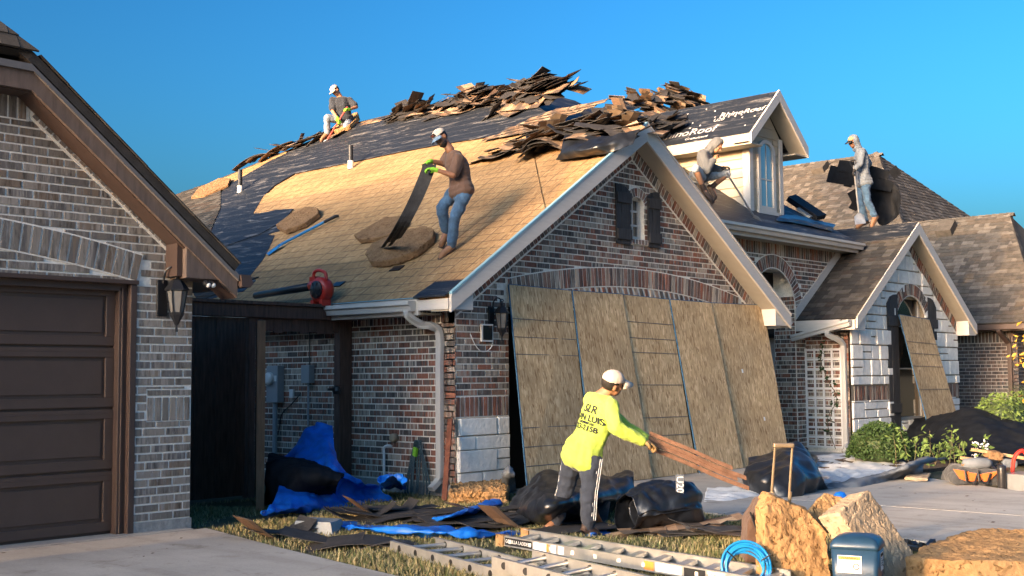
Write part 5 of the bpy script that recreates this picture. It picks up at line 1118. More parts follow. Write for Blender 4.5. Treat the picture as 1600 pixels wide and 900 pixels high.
# --- walking man carrying a sheet
wmp = V((22.5, 11.15, 4.42)); Dw = depth(wmp)
wm, WP, WH, wsh, wf = person('person', 'worker in grey-blue hoodie and tan cap walking on the stone gable ridge', Dw, dict(
    head=(1333, 222, 0), neck=(1339, 231, .02), sh0=(1346, 239, -.16), sh1=(1344, 237, .2), el0=(1345, 256, -.24), wr0=(1337, 263, -.26), ha0=(1334, 268, -.26), el1=(1358, 256, .3), wr1=(1350, 266, .4), ha1=(1344, 268, .42),
    pel=(1350, 282, 0), hip0=(1352, 285, -.09), hip1=(1346, 285, .09), kn0=(1355, 314, -.12), an0=(1367, 338, -.05), to0=(1361, 352, -.1), kn1=(1344, 314, .06), an1=(1352, 345, .1), to1=(1340, 352, .06)), (1325, 225, -.04),
    dict(skin=M['skin2'], shirt=M['greyblue'], pants=M['denim'], boots=M['boot'], cap=M['captan'], brim=M['iron'], hood=True, gloves=(M['gloveblack'], M['gloveblack']), sleeve=.96, hem=-.1, loose=.024, hair=False))
# ---------------------------------------------------------------- torn shingle strips
def strip_mesh(seed, L=.95, W=.30, curl=.06, tabs=True):
    r = random.Random(seed); nx, ny = 9, 3; vs_ = []; c1, c2, ph = r.uniform(-curl, curl), r.uniform(-curl, curl) * .7, r.random() * 6
    rag = [r.choice((0, 0, 0, .05, .1)) if tabs else 0 for _ in range(nx)]
    f = lambda x, y: c1 * (2 * x / L) ** 2 + c2 * math.sin(4 * x / L + ph) * .4 + .03 * y
    for k in (0, 1):
        for j in range(ny + 1):
            for i in range(nx + 1):
                x = (i / nx - .5) * L; y = (j / ny - .5) * W
                if j == 0: y += rag[min(i, nx - 1)]
                vs_.append((x, y, f(x, y) - k * .007))
    o = (nx + 1) * (ny + 1); fs = []; rn = []; mi = []
    for j in range(ny):
        for i in range(nx):
            a = j * (nx + 1) + i; fs.append((a, a + 1, a + nx + 2, a + nx + 1)); mi.append(0); rn.append(((i // 2) * .37 + seed * .173 + (j > 1) * .2) % 1)
            fs.append((a + o, a + nx + 1 + o, a + nx + 2 + o, a + 1 + o)); mi.append(1); rn.append(.5)
    edge = [i for i in range(nx + 1)] + [(j + 1) * (nx + 1) - 1 for j in range(1, ny + 1)] + [ny * (nx + 1) + i for i in range(nx - 1, -1, -1)] + [j * (nx + 1) for j in range(ny - 1, 0, -1)]
    for i in range(len(edge)): a, b = edge[i], edge[(i + 1) % len(edge)]; fs.append((a, a + o, b + o, b)); mi.append(1); rn.append(.5)
    mb = MB(); mb.v = vs_; mb.f = [list(q) for q in fs]; mb.r = rn; mb.m = mi
    ob = mb.build('torn_shingle', [M['torn'], M['torn_under']]); me = ob.data; bpy.data.objects.remove(ob); return me
STRIPS = [strip_mesh(i, R.choice((.7, .9, 1.0)), R.choice((.26, .32, .36)), R.choice((.03, .08, .16, .24))) for i in range(14)]
RUB = MB()
PALE = [strip_mesh(40 + i, R.choice((.4, .6)), .17, .01, False) for i in range(4)]
def place(me, loc, n, ux, label, group, cat='shingle', name='torn_shingle', flip=False, sc=1.0):
    n = V(n).normalized(); x = (V(ux) - n * V(ux).dot(n)).normalized(); y = n.cross(x)
    if flip: n, y = -n, -y
    o = link(name, me); Mx = Matrix((x * sc, y * sc, n * sc)).transposed().to_4x4(); Mx.translation = V(loc); o.matrix_world = Mx; return tag(o, label, cat, group)
def pile(c, a, b, h, n, nrm, label, group, seed, tilt=.5, mess=.9, flips=.35, extra=0):
    r = random.Random(seed); c, a, b, nrm = V(c), V(a), V(b), V(nrm).normalized(); ad = a.normalized()
    for i in range(n + extra):
        t = i / n if i < n else r.random() * .55; q = 1 - .72 * t; u, v = r.uniform(-1, 1) * q, r.uniform(-1, 1) * q
        p = c + a * u + b * v + V((0, 0, 1)) * (.02 + h * t * (1 - .35 * (u * u + v * v)))
        nn = (nrm * (1 - .5 * t) + V((0, 0, 1)) * t * .5 + (a.normalized() * u + b.normalized() * v) * tilt * (.4 + t) + V((r.uniform(-1, 1), r.uniform(-1, 1), 0)) * .22).normalized()
        d = ad * math.cos(r.uniform(-mess, mess)) + b.normalized() * math.sin(r.uniform(-mess, mess))
        me = r.choice(STRIPS); fl = r.random() < flips
        if i < n: place(me, p, nn, d, label, group, flip=fl)
        else:                                                   # buried ones, joined into the rubble below
            nn.normalize(); x = (d - nn * d.dot(nn)).normalized(); y = nn.cross(x); s_ = -1 if fl else 1; bb = len(RUB.v); RUB.v += [tuple(p + x * v.co.x + y * v.co.y * s_ + nn * v.co.z * s_) for v in me.vertices]
            for pg in me.polygons: RUB.f.append([bb + k for k in pg.vertices]); RUB.m.append(pg.material_index); RUB.r.append(r.random())
yv = V((0, 1, 0))
G1 = dict(mess=.6, flips=.66, tilt=.32)
pile(plp(642, 180), yv * .5, sS * .2, .17, 13, sN, 'torn shingle in the low heap nearest the kneeling worker', 'ridge heap by the kneeling worker', 1, extra=30, **G1)
pile(plp(738, 164), yv * .75, sS * .32, .26, 22, sN, 'torn shingle in the long heap on the middle of the ridge', 'ridge heap in the middle', 2, extra=30, **G1)
pile(plp(838, 156), yv * .85, sS * .55, .36, 40, sN, 'torn shingle in the tallest heap at the high end of the ridge', 'tallest ridge heap', 3, extra=30, **G1)
pile(V((13.75, 11.2, 4.93)), yv * 1.0, V((.75, 0, .1)), .3, 40, V((-.25, 0, 1)), 'torn shingle heaped over the brick gable\'s ridge', 'heap over the garage gable ridge', 4, extra=30, **G1)
pile(V((14.2, 12.35, 5.02)), yv * .8, V((.8, 0, .2)), .34, 24, V((-.3, 0, 1)), 'torn shingle in the heap behind the brick gable\'s ridge', 'heap behind the gable ridge', 8, extra=30, **G1)
pfp = lambda px, py, n=0.0: plane_pt(px, py, V((0, -MS, 1)).normalized(), V((0, -MS, 1)).normalized().dot(PF(16, 12)) + n)
pile(pfp(1066, 176), V((1.05, .45, .3)), V((-.6, .6, .4)), .58, 46, V((0, -.5, 1)), 'torn shingle in the big dark heap beside the dormer roof', 'heap beside the dormer', 5, extra=30, **G1)
pile(pfp(985, 205), V((.8, .3, .2)), V((-.4, .5, .33)), .36, 24, V((0, -.5, 1)), 'torn shingle in the heap between gable peak and dormer heap', 'heap between gable and dormer', 9, extra=30, **G1)
# loose layer along the ridge between the heaps
for i in range(5): pile(plp(660 + 40 * i, 176 - 5.5 * i), yv * .5, sS * .3, .08, 0, sN, '', '', 30 + i, extra=14, **{k: v for k, v in G1.items()})
pile(pfp(1020, 178), V((1.0, .5, .3)), V((-.4, .6, .4)), .25, 0, V((0, -.5, 1)), '', '', 44, extra=40, **G1)
pile(dpt(13.75, .55, .02), V((0, .75, 0)), ds * .45, .3, 0, dn, '', '', 45, extra=46, **G1)
pile(pfp(1085, 172), V((.7, .3, .2)), V((-.4, .5, .33)), .4, 0, V((0, -.5, 1)), '', '', 46, extra=40, **G1)
struct(RUB.build('shingle_rubble', [M['torn'], M['torn_under']]), 'stuff')
# shingles rolled over the back hip, left of the kneeling worker
r_ = random.Random(12)
for i in range(15):
    t = i / 14; p = plp(392 + 112 * t, 248 - 38 * t, .07 + .05 * r_.random()); place(STRIPS[i % 14], p, (V((-.3, .2, 1)) + V((r_.uniform(-.3, .3), r_.uniform(-.3, .3), 0))), V((.6, -1, .4)), 'dark torn shingle draped along the back hip', 'shingles along the back hip', flip=r_.random() < .75)
# pale courses still fanned out on the slope
for row in range(6):
    for k in range(4):
        px = 778 + row * 17 + k * 20; py = 212 - row * 7.5 - k * 4; p = plp(px, py, .03 + .012 * row)
        place(PALE[(row + k) % 4], p, sN + V((-.05, 0, .05)), yv + V((.15 * ((row * k) % 3 - 1), 0, 0)), 'pale worn shingle fanned out below the tallest heap', 'pale fanned shingles')
for (px, py, n0, u) in ((720, 172, .05, .1), (702, 176, .03, .2), (905, 235, .02, .5), (585, 188, .01, .0), (520, 212, .02, .3), (1000, 205, .06, .8)):
    place(STRIPS[int(px) % 14], plp(px, py, n0), sN, yv + V((u, 0, 0)), 'stray torn shingle lying loose on the left roof slope', 'stray shingles on the slope')
# flap of felt hanging from the heap over the gable
loft('loose_felt', [[plp(868, 250, .03), plp(905, 246, .06), plp(955, 238, .03), plp(990, 225, .02)], [plp(878, 236, .16), plp(915, 232, .2), plp(955, 224, .14), plp(995, 212, .08)], [plp(882, 212, .3), plp(918, 214, .2), plp(955, 212, .2), plp(1000, 202, .12)]], M['black'], None, amp=.03, sc=5, thick=.004)
tag(bpy.data.objects['loose_felt'], 'curled black felt hanging below the heap near the gable peak', 'roofing felt')
# small black scraps
for i, (px, py) in enumerate(((620, 419), (528, 444), (322, 343))):
    p = plp(px, py, .012); tag(MB().box(p, yv * .1, sS * .06, sN * .006).build('felt_scrap', M['black']), ('small black felt scrap below the round foam pad', 'tiny black scrap on the eave right of the red blower', 'dark scrap on the old shingles at the back')[i], 'scrap')
# ---------------------------------------------------------------- foam pads, scraper, blower on the roof
def roofpad(name, pxs, th, mat, label, seed, cat='foam pad'):
    o = block(name, [plp(x, y, .012) for x, y in pxs], sN * th, mat, None, .014, .006, 9, seed, 1, .006); return tag(o, label, cat)
roofpad('foam_pad', [(575, 404), (582, 417), (600, 418), (625, 413), (655, 401), (680, 380), (682, 368), (668, 362), (640, 368), (605, 380), (585, 390)], .1, M['foam_old'], 'large rounded brown foam pad under the brown-shirted worker\'s shingles', 1)
roofpad('foam_pad', [(556, 374), (565, 381), (600, 377), (620, 370), (640, 352), (632, 344), (605, 346), (582, 358)], .08, M['foam_old'], 'smaller brown foam pad behind the large rounded one', 2)
roofpad('foam_pad', [(434, 358), (448, 367), (480, 355), (501, 340), (500, 332), (485, 329), (460, 339)], .09, M['foam_old'], 'brown oblong foam pad above the blue scraper', 3)
roofpad('foam_pad', [(300, 312), (320, 309), (358, 292), (362, 282), (345, 281), (312, 297)], .06, M['foam_old'], 'pale foam pad lying on old shingles at the back', 4)
roofpad('foam_pad', [(519, 209), (530, 211), (549, 202), (563, 188), (561, 181), (553, 184), (542, 194), (526, 202)], .1, M['foam'], 'tan foam pad under the kneeling worker\'s knee', 5)
SC = thing('shingle_scraper', plp(425, 395), 'blue long-handled shingle scraper lying on the bare roof boards', 'scraper'); a, b = plp(441, 381, .06), plp(524, 338, .06)
MB().tube([a, a.lerp(b, .8)], .022, 10).build('handle', M['bluepaint'], SC); MB().tube([a.lerp(b, .78), a.lerp(b, .9), b, b + (b - a).normalized() * .05 - sN * .02], [.026, .026, .03, .022], 10).build('grip', M['iron'], SC)
d = (a - b).normalized(); sx_ = d.cross(sN).normalized(); e = plp(418, 398, .012); MB().prism([a + sx_ * .06, a - sx_ * .06, e - sx_ * .09, e + sx_ * .09], sN * .008).build('blade', M['bluepaint'], SC); MB().bar(a + d * .08, a - d * .03, .045, .03).build('socket', M['bluepaint'], SC)
# red leaf blower on the gutter edge
bp = V((EX - .12, 12.30, 2.42)); bc = xp(501, 453, EX - .12); BL = thing('leaf_blower', bc - V((0, 0, .19)), 'red handheld leaf blower with black tube on the gutter edge', 'leaf blower'); yn = V((-1, 0, 0))
MB().lathe(bc, [(.05, -.1), (.15, -.1), (.17, -.06), (.17, .03), (.15, .06), (.05, .065)], 24, yn).build('fan_housing', M['red'], BL, True); MB().lathe(bc + yn * .06, [(.115, 0), (.115, .025), (.09, .035), (.03, .05), (.01, .05)], 20, yn).build('intake_cover', M['iron'], BL)
for k in range(6): an_ = k * math.pi / 3; MB().bar(bc + yn * .1, bc + yn * .1 + V((0, math.cos(an_), math.sin(an_))) * .1, .014, .014).build('intake_rib', M['iron'], BL)
hb = bc + V((0, .03, .17)); MB().tube(bez([hb + V((0, .12, -.04)), hb + V((0, .11, .06)), hb + V((0, .02, .09)), hb + V((0, -.12, .05)), hb + V((0, -.15, -.05))], 5), .022, 8).build('handle', M['red'], BL, True); MB().box(bc + V((.02, .14, .11)), V((.05, 0, 0)), V((0, .06, .0)), V((0, 0, .07))).build('motor_cover', M['red'], BL)
te = xp(399, 462, EX - .1); MB().tube([bc + V((0, .12, .06)), (bc + V((0, .12, .06))).lerp(te, .5), te], [.055, .05, .045], 14).build('blow_tube', M['iron'], BL, True); MB().tube([bc + V((0, .05, .08)), bc + V((0, .2, .06))], .065, 14).build('tube_collar', M['red'], BL, True)
for dy in (-.09, .09): MB().aabb((EX - .19, bc.y + dy - .03, bc.z - .21), (EX - .05, bc.y + dy + .03, bc.z - .13)).build('foot', M['red'], BL)
# ---------------------------------------------------------------- shingles and tools in the workers' hands
def held_strip(pts, w, wdir, label, name='shingle_bundle', n=4, mat=None, full=.8):
    """a few shingle strips hanging together from a hand, each a bent sheet"""
    root = thing(name, pts[-1], label, 'shingles'); wd = V(wdir).normalized(); P_ = bez([V(p) for p in pts], 6); nrm = (P_[-1] - P_[0]).normalized().cross(wd).normalized()
    for k in range(n):
        o0 = (k - (n - 1) / 2) * w / n; sh_ = nrm * (.016 * k + .01 * (k % 2)); ww = w / n * 1.35; q = P_[k % 2: len(P_) - (k * 3) % 5]; ww *= full; vs_ = []
        for p in q: vs_ += [p + wd * (o0 - ww / 2) + sh_, p + wd * (o0 + ww / 2) + sh_]
        MB().add(vs_, [(2 * i, 2 * i + 1, 2 * i + 3, 2 * i + 2) for i in range(len(q) - 1)], R.random()).build('shingle', mat or M['torn_under'], root).modifiers.new('t', 'SOLIDIFY').thickness = .006
    return root
ha = RP['ha0'].lerp(RP['ha1'], .5) - V((0, 0, .02))
held_strip([ha + V((0, 0, .07)), ha, dp(648, 310, Dr - .22), dp(622, 358, Dr - .12), plp(604, 384, .12)], .15, (CR + CU * .35 + CW * .2), 'dark shingle strips hanging from the brown-shirted worker\'s gloves', full=1.25)
ya = YP['ha0'].lerp(YP['ha1'], .5)
M['redstrip'] = plain('red_brown_shingle_back', (.2, .1, .055), .85, .35, 14, .3, 60)
te_ = dp(1169, 754, Dg - .05)
held_strip([ya - (te_ - ya) * .07, ya, ya.lerp(te_, .35), ya.lerp(te_, .7) - V((0, 0, .01)), te_], .15, (CW * .6 + CU * 1.0), 'brown torn shingle strips held out by the worker in yellow', mat=M['redstrip'], n=4)
# big dark sheet of shingles carried by the walking man
SH = thing('shingle_sheet', dp(1372, 345, Dw + .3), 'large black sheet of joined shingles hanging behind the walking worker', 'shingles'); wq = lambda x, y, d=0: dp(x, y, Dw + .38 + d)
def flatpiece(pxs, d, mat=None): o = MB().prism([wq(x, y, d) for x, y in pxs], CW * .012).build('shingle', mat or M['blackcloth'], SH); return o
flatpiece([(1312, 250), (1332, 252), (1370, 261), (1390, 268), (1388, 280), (1350, 276), (1307, 266)], -.02); flatpiece([(1298, 258), (1335, 266), (1372, 276), (1396, 286), (1392, 300), (1340, 290), (1314, 288), (1291, 284)], .0); flatpiece([(1320, 281), (1334, 284), (1330, 293), (1318, 291)], .02)
flatpiece([(1388, 268), (1400, 258), (1409, 271), (1398, 280)], -.05); flatpiece([(1324, 302), (1338, 294), (1352, 320), (1337, 330), (1326, 325), (1331, 316)], .05)
loft('shingle_fold', [[wq(1352, 276), wq(1372, 278), wq(1390, 282), wq(1404, 290)], [wq(1356, 304), wq(1374, 306, .12), wq(1394, 306, .05), wq(1406, 306, -.15)], [wq(1362, 330), wq(1378, 332, .12), wq(1396, 332, .05), wq(1405, 330, -.15)], [wq(1374, 351), wq(1382, 352), wq(1392, 346), wq(1402, 338, -.1)]], M['blackcloth'], SH, amp=.02, sc=4, thick=.012)
def shovel(label, a, b, grip, blade_dir, mat=None, cat='shovel', bl=.3, bw=.11):
    T_ = thing('roofing_shovel', b, label, cat); a, b = V(a), V(b); d = (b - a).normalized(); MB().tube([a, b], .017, 10).build('handle', mat or M['steel'], T_)
    x = d.cross(V(blade_dir)).normalized(); n = x.cross(d); e = b + d * bl + n * .03; MB().add([b + x * .03, b - x * .03, b + d * .06 - x * bw * .9, e - x * bw, e + x * bw, b + d * .06 + x * bw * .9], [(0, 1, 2, 3, 4, 5)]).build('blade', M['steel'], T_).modifiers.new('t', 'SOLIDIFY').thickness = .006
    if grip: MB().tube(bez([a - x * .05 - d * .1, a - x * .05 - d * .02, a + d * .03, a + x * .05 - d * .02, a + x * .05 - d * .1, a - x * .05 - d * .1], 4), .012, 8).build('grip', M['iron'], T_)
    return T_
shovel('steel roofing shovel in the walking worker\'s gloved hand', WP['ha0'] + V((0, 0, .12)), dp(1342, 333, Dw - .25), True, -CW, bl=.22)
shovel('long grey tear-off bar leaning from the crouching worker to the eave', HP['ha1'] - V((0, 0, .1)), pfp(1178, 338, .03), False, -CW, bl=.2, bw=.07, cat='tear-off bar')
shovel('red-handled scraper held by the kneeling worker', KP['ha1'] + (KP['ha1'] - KP['ha0']).normalized() * .05, KP['ha0'] + (KP['ha0'] - KP['ha1']).normalized() * .5, False, -CW, M['redpaint'], 'scraper', .2, .06)

# flat black vent and lifted flap on the front slope, right of the dormer
pn = V((0, -MS, 1)).normalized(); pS = V((0, 1, MS)).normalized(); VT = thing('ridge_vent', pfp(1250, 335), 'flat black roof vent on the dark slope right of the dormer', 'vent')
MB().prism([pfp(x, y, .01) for x, y in ((1228, 314), (1240, 310), (1288, 342), (1274, 345))], pn * .1).build('cover', M['blackcloth'], VT); MB().prism([pfp(x, y, .006) for x, y in ((1244, 328), (1256, 326), (1276, 340), (1264, 342))], pn * .05).build('louvre', M['greybox'], VT)
loft('loose_felt_edge', [[pfp(1210, 345, .02), pfp(1250, 350, .03), pfp(1300, 362, .02)], [pfp(1214, 340, .05), pfp(1252, 344, .07), pfp(1302, 356, .05)], [pfp(1220, 336, .02), pfp(1256, 339, .02), pfp(1306, 352, .02)]], M['black'], None, amp=.02, sc=6, thick=.004); tag(bpy.data.objects['loose_felt_edge'], 'rumpled felt strip below the dormer window', 'roofing felt')
# ---------------------------------------------------------------- strand-board sheets leaning on the facades
M['bagdark0'] = plain('grey_line_ink', (.12, .12, .12), .8, .3, 30, 0)
def board(name, tl, tr, bl, br, label, group, lines=(), stamps=()):
    tl, tr, bl, br = map(V, (tl, tr, bl, br)); n = (tr - tl).cross(bl - tl).normalized(); n = n if n.y < 0 else -n; T_ = thing(name, (bl + br) / 2, label, 'board', group); th = .016
    o = MB().prism([tl, tr, br, bl], n * th).build('panel', M['osb_sheet'], T_); planar_uv(o, bl, tr - tl, tl - bl, (R.random() * 9, R.random() * 9))
    e = MB(); e.prism([tl, bl, bl - (tr - tl).normalized() * .012, tl - (tr - tl).normalized() * .012], n * (th + .001)); e.prism([tl, tr, tr + (tl - bl).normalized() * .01, tl + (tl - bl).normalized() * .01], n * (th + .001)); e.build('sealed_edge', M['osb_edge'], T_)
    for t in lines: a, b = tl.lerp(bl, t) + n * (th + .006), tr.lerp(br, t) + n * (th + .006); MB().bar(a, b, .004, .008, up=tuple((tl - bl).normalized())).build('nail_line', M['bagdark0'], T_)
    for (u, v) in stamps: c = tl.lerp(tr, u).lerp(bl.lerp(br, u), v) + n * (th + .001); MB().box(c, (tr - tl).normalized() * .022, (tl - bl).normalized() * .03, n * .001).build('stamp', M['labelwhite'], T_)
    return T_
TX = [11.24, 12.49, 13.62, 14.76, 15.88, 17.44]; BXs = [10.98, 12.3, 13.6, 14.78, 15.98, 17.40]; TZ = [2.62, 2.6, 2.6, 2.575, 2.57, 2.59]; BY = [9.92, 9.97, 10.0, 10.02, 10.03, 10.0]
labs = ['strand-board sheet leaning on the garage, leftmost, beside the lantern', 'strand-board sheet behind the yellow-shirted worker, second from the lantern', 'middle strand-board sheet leaning on the garage, lined', 'plain strand-board sheet, second from the right on the garage', 'widest strand-board sheet, rightmost on the garage']
for i in range(5):
    f_ = .02 * i; board('strand_board_sheet', (TX[i] + .01, 10.455 - .012 * (i % 2), TZ[i]), (TX[i + 1] - .012, 10.455 - .012 * (i % 2), TZ[i + 1]), (BXs[i] + .01, BY[i] - .04 * (i % 2), .035), (BXs[i + 1] - .012, BY[i + 1] - .04 * (i % 2), .035), labs[i], 'strand-board sheets on the garage', [(.17, .26, .345, .7, .79, .88), (), (.15, .24, .32, .5, .68, .78, .87), (), ()][i], [(), (), (), (), ((.35, .42), (.62, .72), (.78, .93))][i])
tl, tr = yp(1404, 492, 10.2), yp(1451, 500, 10.2); board('strand_board_sheet', tl, tr, yp(1448, 660, 9.75), yp(1496, 655, 9.75), 'strand-board sheet leaning on the stone gable window', None, (.25, .36, .48, .7))
# ---------------------------------------------------------------- lanterns, cameras, meters on walls
def lantern(c, s, label, wallY):
    c = V(c); L_ = thing('wall_lantern', c - V((0, 0, .28 * s)), label, 'lantern', 'wall lanterns'); I = M['iron']; k = s
    MB().box((c.x - .07 * k, wallY - .012, c.z - .02 * k), V((.05 * k, 0, 0)), V((0, .012, 0)), V((0, 0, .15 * k))).build('back_plate', I, L_); bevel(bpy.context.scene.objects[L_.children[0].name], .01)
    a = V((c.x - .07 * k, wallY - .03, c.z + .1 * k)); arm = [a, a + V((0, -.03, .09)) * k, a + V((.02, -.06, .13)) * k, a + V((.06, -.08, .12)) * k, V((c.x, c.y, c.z + .165 * k))]
    MB().tube(bez(arm, 5), .008 * k, 8).build('arm', I, L_); cu = [V((c.x, c.y, c.z + .155 * k)) + V((math.cos(t) * .035, 0, math.sin(t) * .035 + .035)) * k * (1 - t / 16) for t in [i * .5 for i in range(18)]]; MB().tube(cu, .006 * k, 6).build('scroll', I, L_)
    MB().lathe(c, [(.012 * k, .17 * k), (.02 * k, .15 * k), (.012 * k, .14 * k), (.05 * k, .12 * k), (.085 * k, .07 * k), (.1 * k, .05 * k), (.1 * k, .04 * k), (.02 * k, .038 * k)], 6).build('roof', I, L_)
    g = MB().lathe(c, [(.078 * k, .036 * k), (.05 * k, -.14 * k)], 6).build('glass', None or plain('lantern_glass', (.16, .16, .155), .2, .1, 8, 0), L_)
    for i in range(6): q = 2 * math.pi * i / 6; t = V((1, 0, 0)) if True else 0; ax = V((0, 0, 1)); xx = V((1, 0, 0)).cross(ax).normalized(); yy = ax.cross(xx); u_ = xx * math.cos(q) + yy * math.sin(q); MB().tube([c + u_ * .082 * k + V((0, 0, .037 * k)), c + u_ * .053 * k - V((0, 0, .142 * k))], .006 * k, 6).build('rib', I, L_)
    MB().lathe(c, [(.012 * k, -.30 * k), (.008 * k, -.25 * k), (.018 * k, -.235 * k), (.035 * k, -.2 * k), (.058 * k, -.16 * k), (.062 * k, -.14 * k), (.02 * k, -.139 * k)], 6).build('finial', I, L_)
    return L_
lantern((6.20, 10.05, 2.24), 1.15, 'black coach lantern on the grey brick garage pier', 10.19); lantern((11.0, 10.34, 2.2), 1.02, 'black coach lantern beside the leaning boards on red brick', YF - .012)
SPn = thing('solar_panel', (10.84, 10.43, 1.86), 'small white-framed solar panel under the lantern on red brick', 'solar panel'); a, b = yp(751, 506, 10.44), yp(769, 534, 10.44); MB().aabb((a.x, 10.42, b.z), (b.x, 10.45, a.z)).build('frame', M['pvc'], SPn); MB().aabb((a.x + .02, 10.414, b.z + .02), (b.x - .02, 10.4195, a.z - .02)).build('cells', M['glass'], SPn)
tag(MB().tube(bez([yp(x, y, 10.45) for x, y in ((735, 522), (741, 536), (750, 548), (760, 549), (768, 542), (769, 535))], 4), .006, 6).build('white_cable', M['pvc']), 'thin white cable looping below the solar panel on brick', 'cable')
FLt = thing('floodlight', (6.62, 9.98, 2.1), 'small twin floodlight under the left house\'s eave corner', 'floodlight'); p = yp(318, 437, 10.0)
for dx in (-.02, .035): MB().lathe(p + V((dx, -.03, -.02)), [(.012, 0), (.028, .02), (.032, .07), (.03, .075)], 12, (.2, -.8, -.5)).build('lamp_head', M['iron'], FLt); MB().ball(p + V((dx, -.03, -.02)) + V((.2, -.8, -.5)).normalized() * .07, .026).build('lens', M['pvc'], FLt)
MB().lathe(p + V((0, .02, .02)), [(.04, 0), (.04, .03)], 12).build('base', M['iron'], FLt)
mx = X0 - .1
a = xp(431, 598, X0 - .06); MT = thing('electric_meter', (X0 - .06, a.y, 0.9), 'grey electric meter box with conduit on the shaded side wall', 'meter'); bevel(MB().aabb((X0 - .13, a.y - .13, a.z - .28), (X0 - .012, a.y + .13, a.z + .24)).build('box', M['greybox'], MT), .01)
MB().lathe((X0 - .13, a.y + .03, a.z + .06), [(.085, 0), (.085, .05), (.06, .07), (.01, .075)], 18, (-1, 0, 0)).build('dial', M['pvc'], MT); MB().aabb((X0 - .134, a.y - .11, a.z + .02), (X0 - .1305, a.y - .02, a.z + .1)).build('label_plate', M['labelwhite'], MT); MB().tube([(X0 - .07, a.y, a.z - .28), (X0 - .07, a.y, .05)], .035, 12).build('conduit', M['greybox'], MT)
a = xp(481, 584, X0 - .06); JB = thing('utility_box', (X0 - .06, a.y, 1.2), 'pale grey utility box with cables on the side wall', 'utility box'); bevel(MB().aabb((X0 - .11, a.y - .09, a.z - .13), (X0 - .012, a.y + .09, a.z + .12)).build('box', M['greybox'], JB), .008); MB().tube([(X0 - .05, a.y, a.z - .13), (X0 - .05, a.y, .4)], .016, 10).build('conduit', M['greybox'], JB); MB().tube([(X0 - .03, a.y, a.z + .12), (X0 - .03, a.y, 2.18)], .008, 6).build('cable', M['iron'], JB)
tag(MB().tube(bez([xp(x, y, X0 - .03) for x, y in ((470, 615), (455, 632), (440, 648), (436, 672), (428, 690))], 4), .008, 6).build('black_cable', M['iron']), 'black cable hanging from the wall below the utility box', 'cable')
a = xp(457, 615, X0 - .02); tag(bevel(MB().aabb((X0 - .05, a.y - .04, a.z - .06), (X0 - .013, a.y + .04, a.z + .06)).build('outlet_cover', M['pvc']), .006), 'small white outlet cover on the side wall', 'outlet')
a = xp(618, 684, X0 - .02); tag(MB().lathe((X0 - .012, a.y, a.z), [(.055, 0), (.055, .06), (.05, .075), (.03, .08)], 16, (-1, 0, 0)).build('wall_vent', M['foam_pale'], None, True), 'round cream vent cap on the brick side wall', 'vent')
a = xp(600, 700, X0 - .08); tag(MB().tube(bez([V((X0 - .013, a.y - .07, a.z + .02)), V((X0 - .07, a.y - .06, a.z + .03)), V((X0 - .08, a.y, a.z)), V((X0 - .08, a.y, a.z - .1)), V((X0 - .08, a.y, a.z - .4)), V((X0 - .08, a.y, 0.0))], 4), .018, 12).build('drain_pipe', M['pvc'], None, True), 'white bent drain pipe against the brick side wall', 'pipe')
# rope hank hanging on the wall
RO = thing('rope_hank', (X0 - .08, 11.05, .1), 'hank of dark blue-green rope hanging beside the downspout', 'rope'); M['rope'] = plain('flecked_rope', (.05, .085, .1), .85, .9, 90, .5, 120); r_ = random.Random(5); hk = xp(656, 688, X0 - .06)
for i in range(7): w_ = .05 + .025 * i; sg = -1 if i % 2 else 1; MB().tube(bez([hk + V((-.01 * i, .02 * sg, 0)), hk + V((-.03, (.05 + w_ * .5) * sg, -.3)), hk + V((-.02 - .03 * r_.random(), (w_ + .04) * sg, -.62 - .06 * r_.random())), hk + V((-.05, .02 * sg, -.72 + .04 * r_.random())), hk + V((-.03, -.02 * sg, -.4)), hk + V((0, -.02 * sg, .0))], 6), .012, 6).build('coil', M['rope'], RO, True)
MB().box(hk + V((-.05, .03, -.14)), V((.02, 0, 0)), V((0, .025, .01)), V((0, -.01, .05))).build('clip', M['glovegreen'], RO)
tag(bevel(MB().bar(gp(694, 785, .02), V((X0 - .1, 10.46, .95)), .02, .075, up=(0, 1, 0)).build('rusty_strip', plain('rusted_steel', (.16, .055, .03), .85, .4, 20, .4)), .003), 'rusty steel strip standing against the brick corner', 'steel strip')
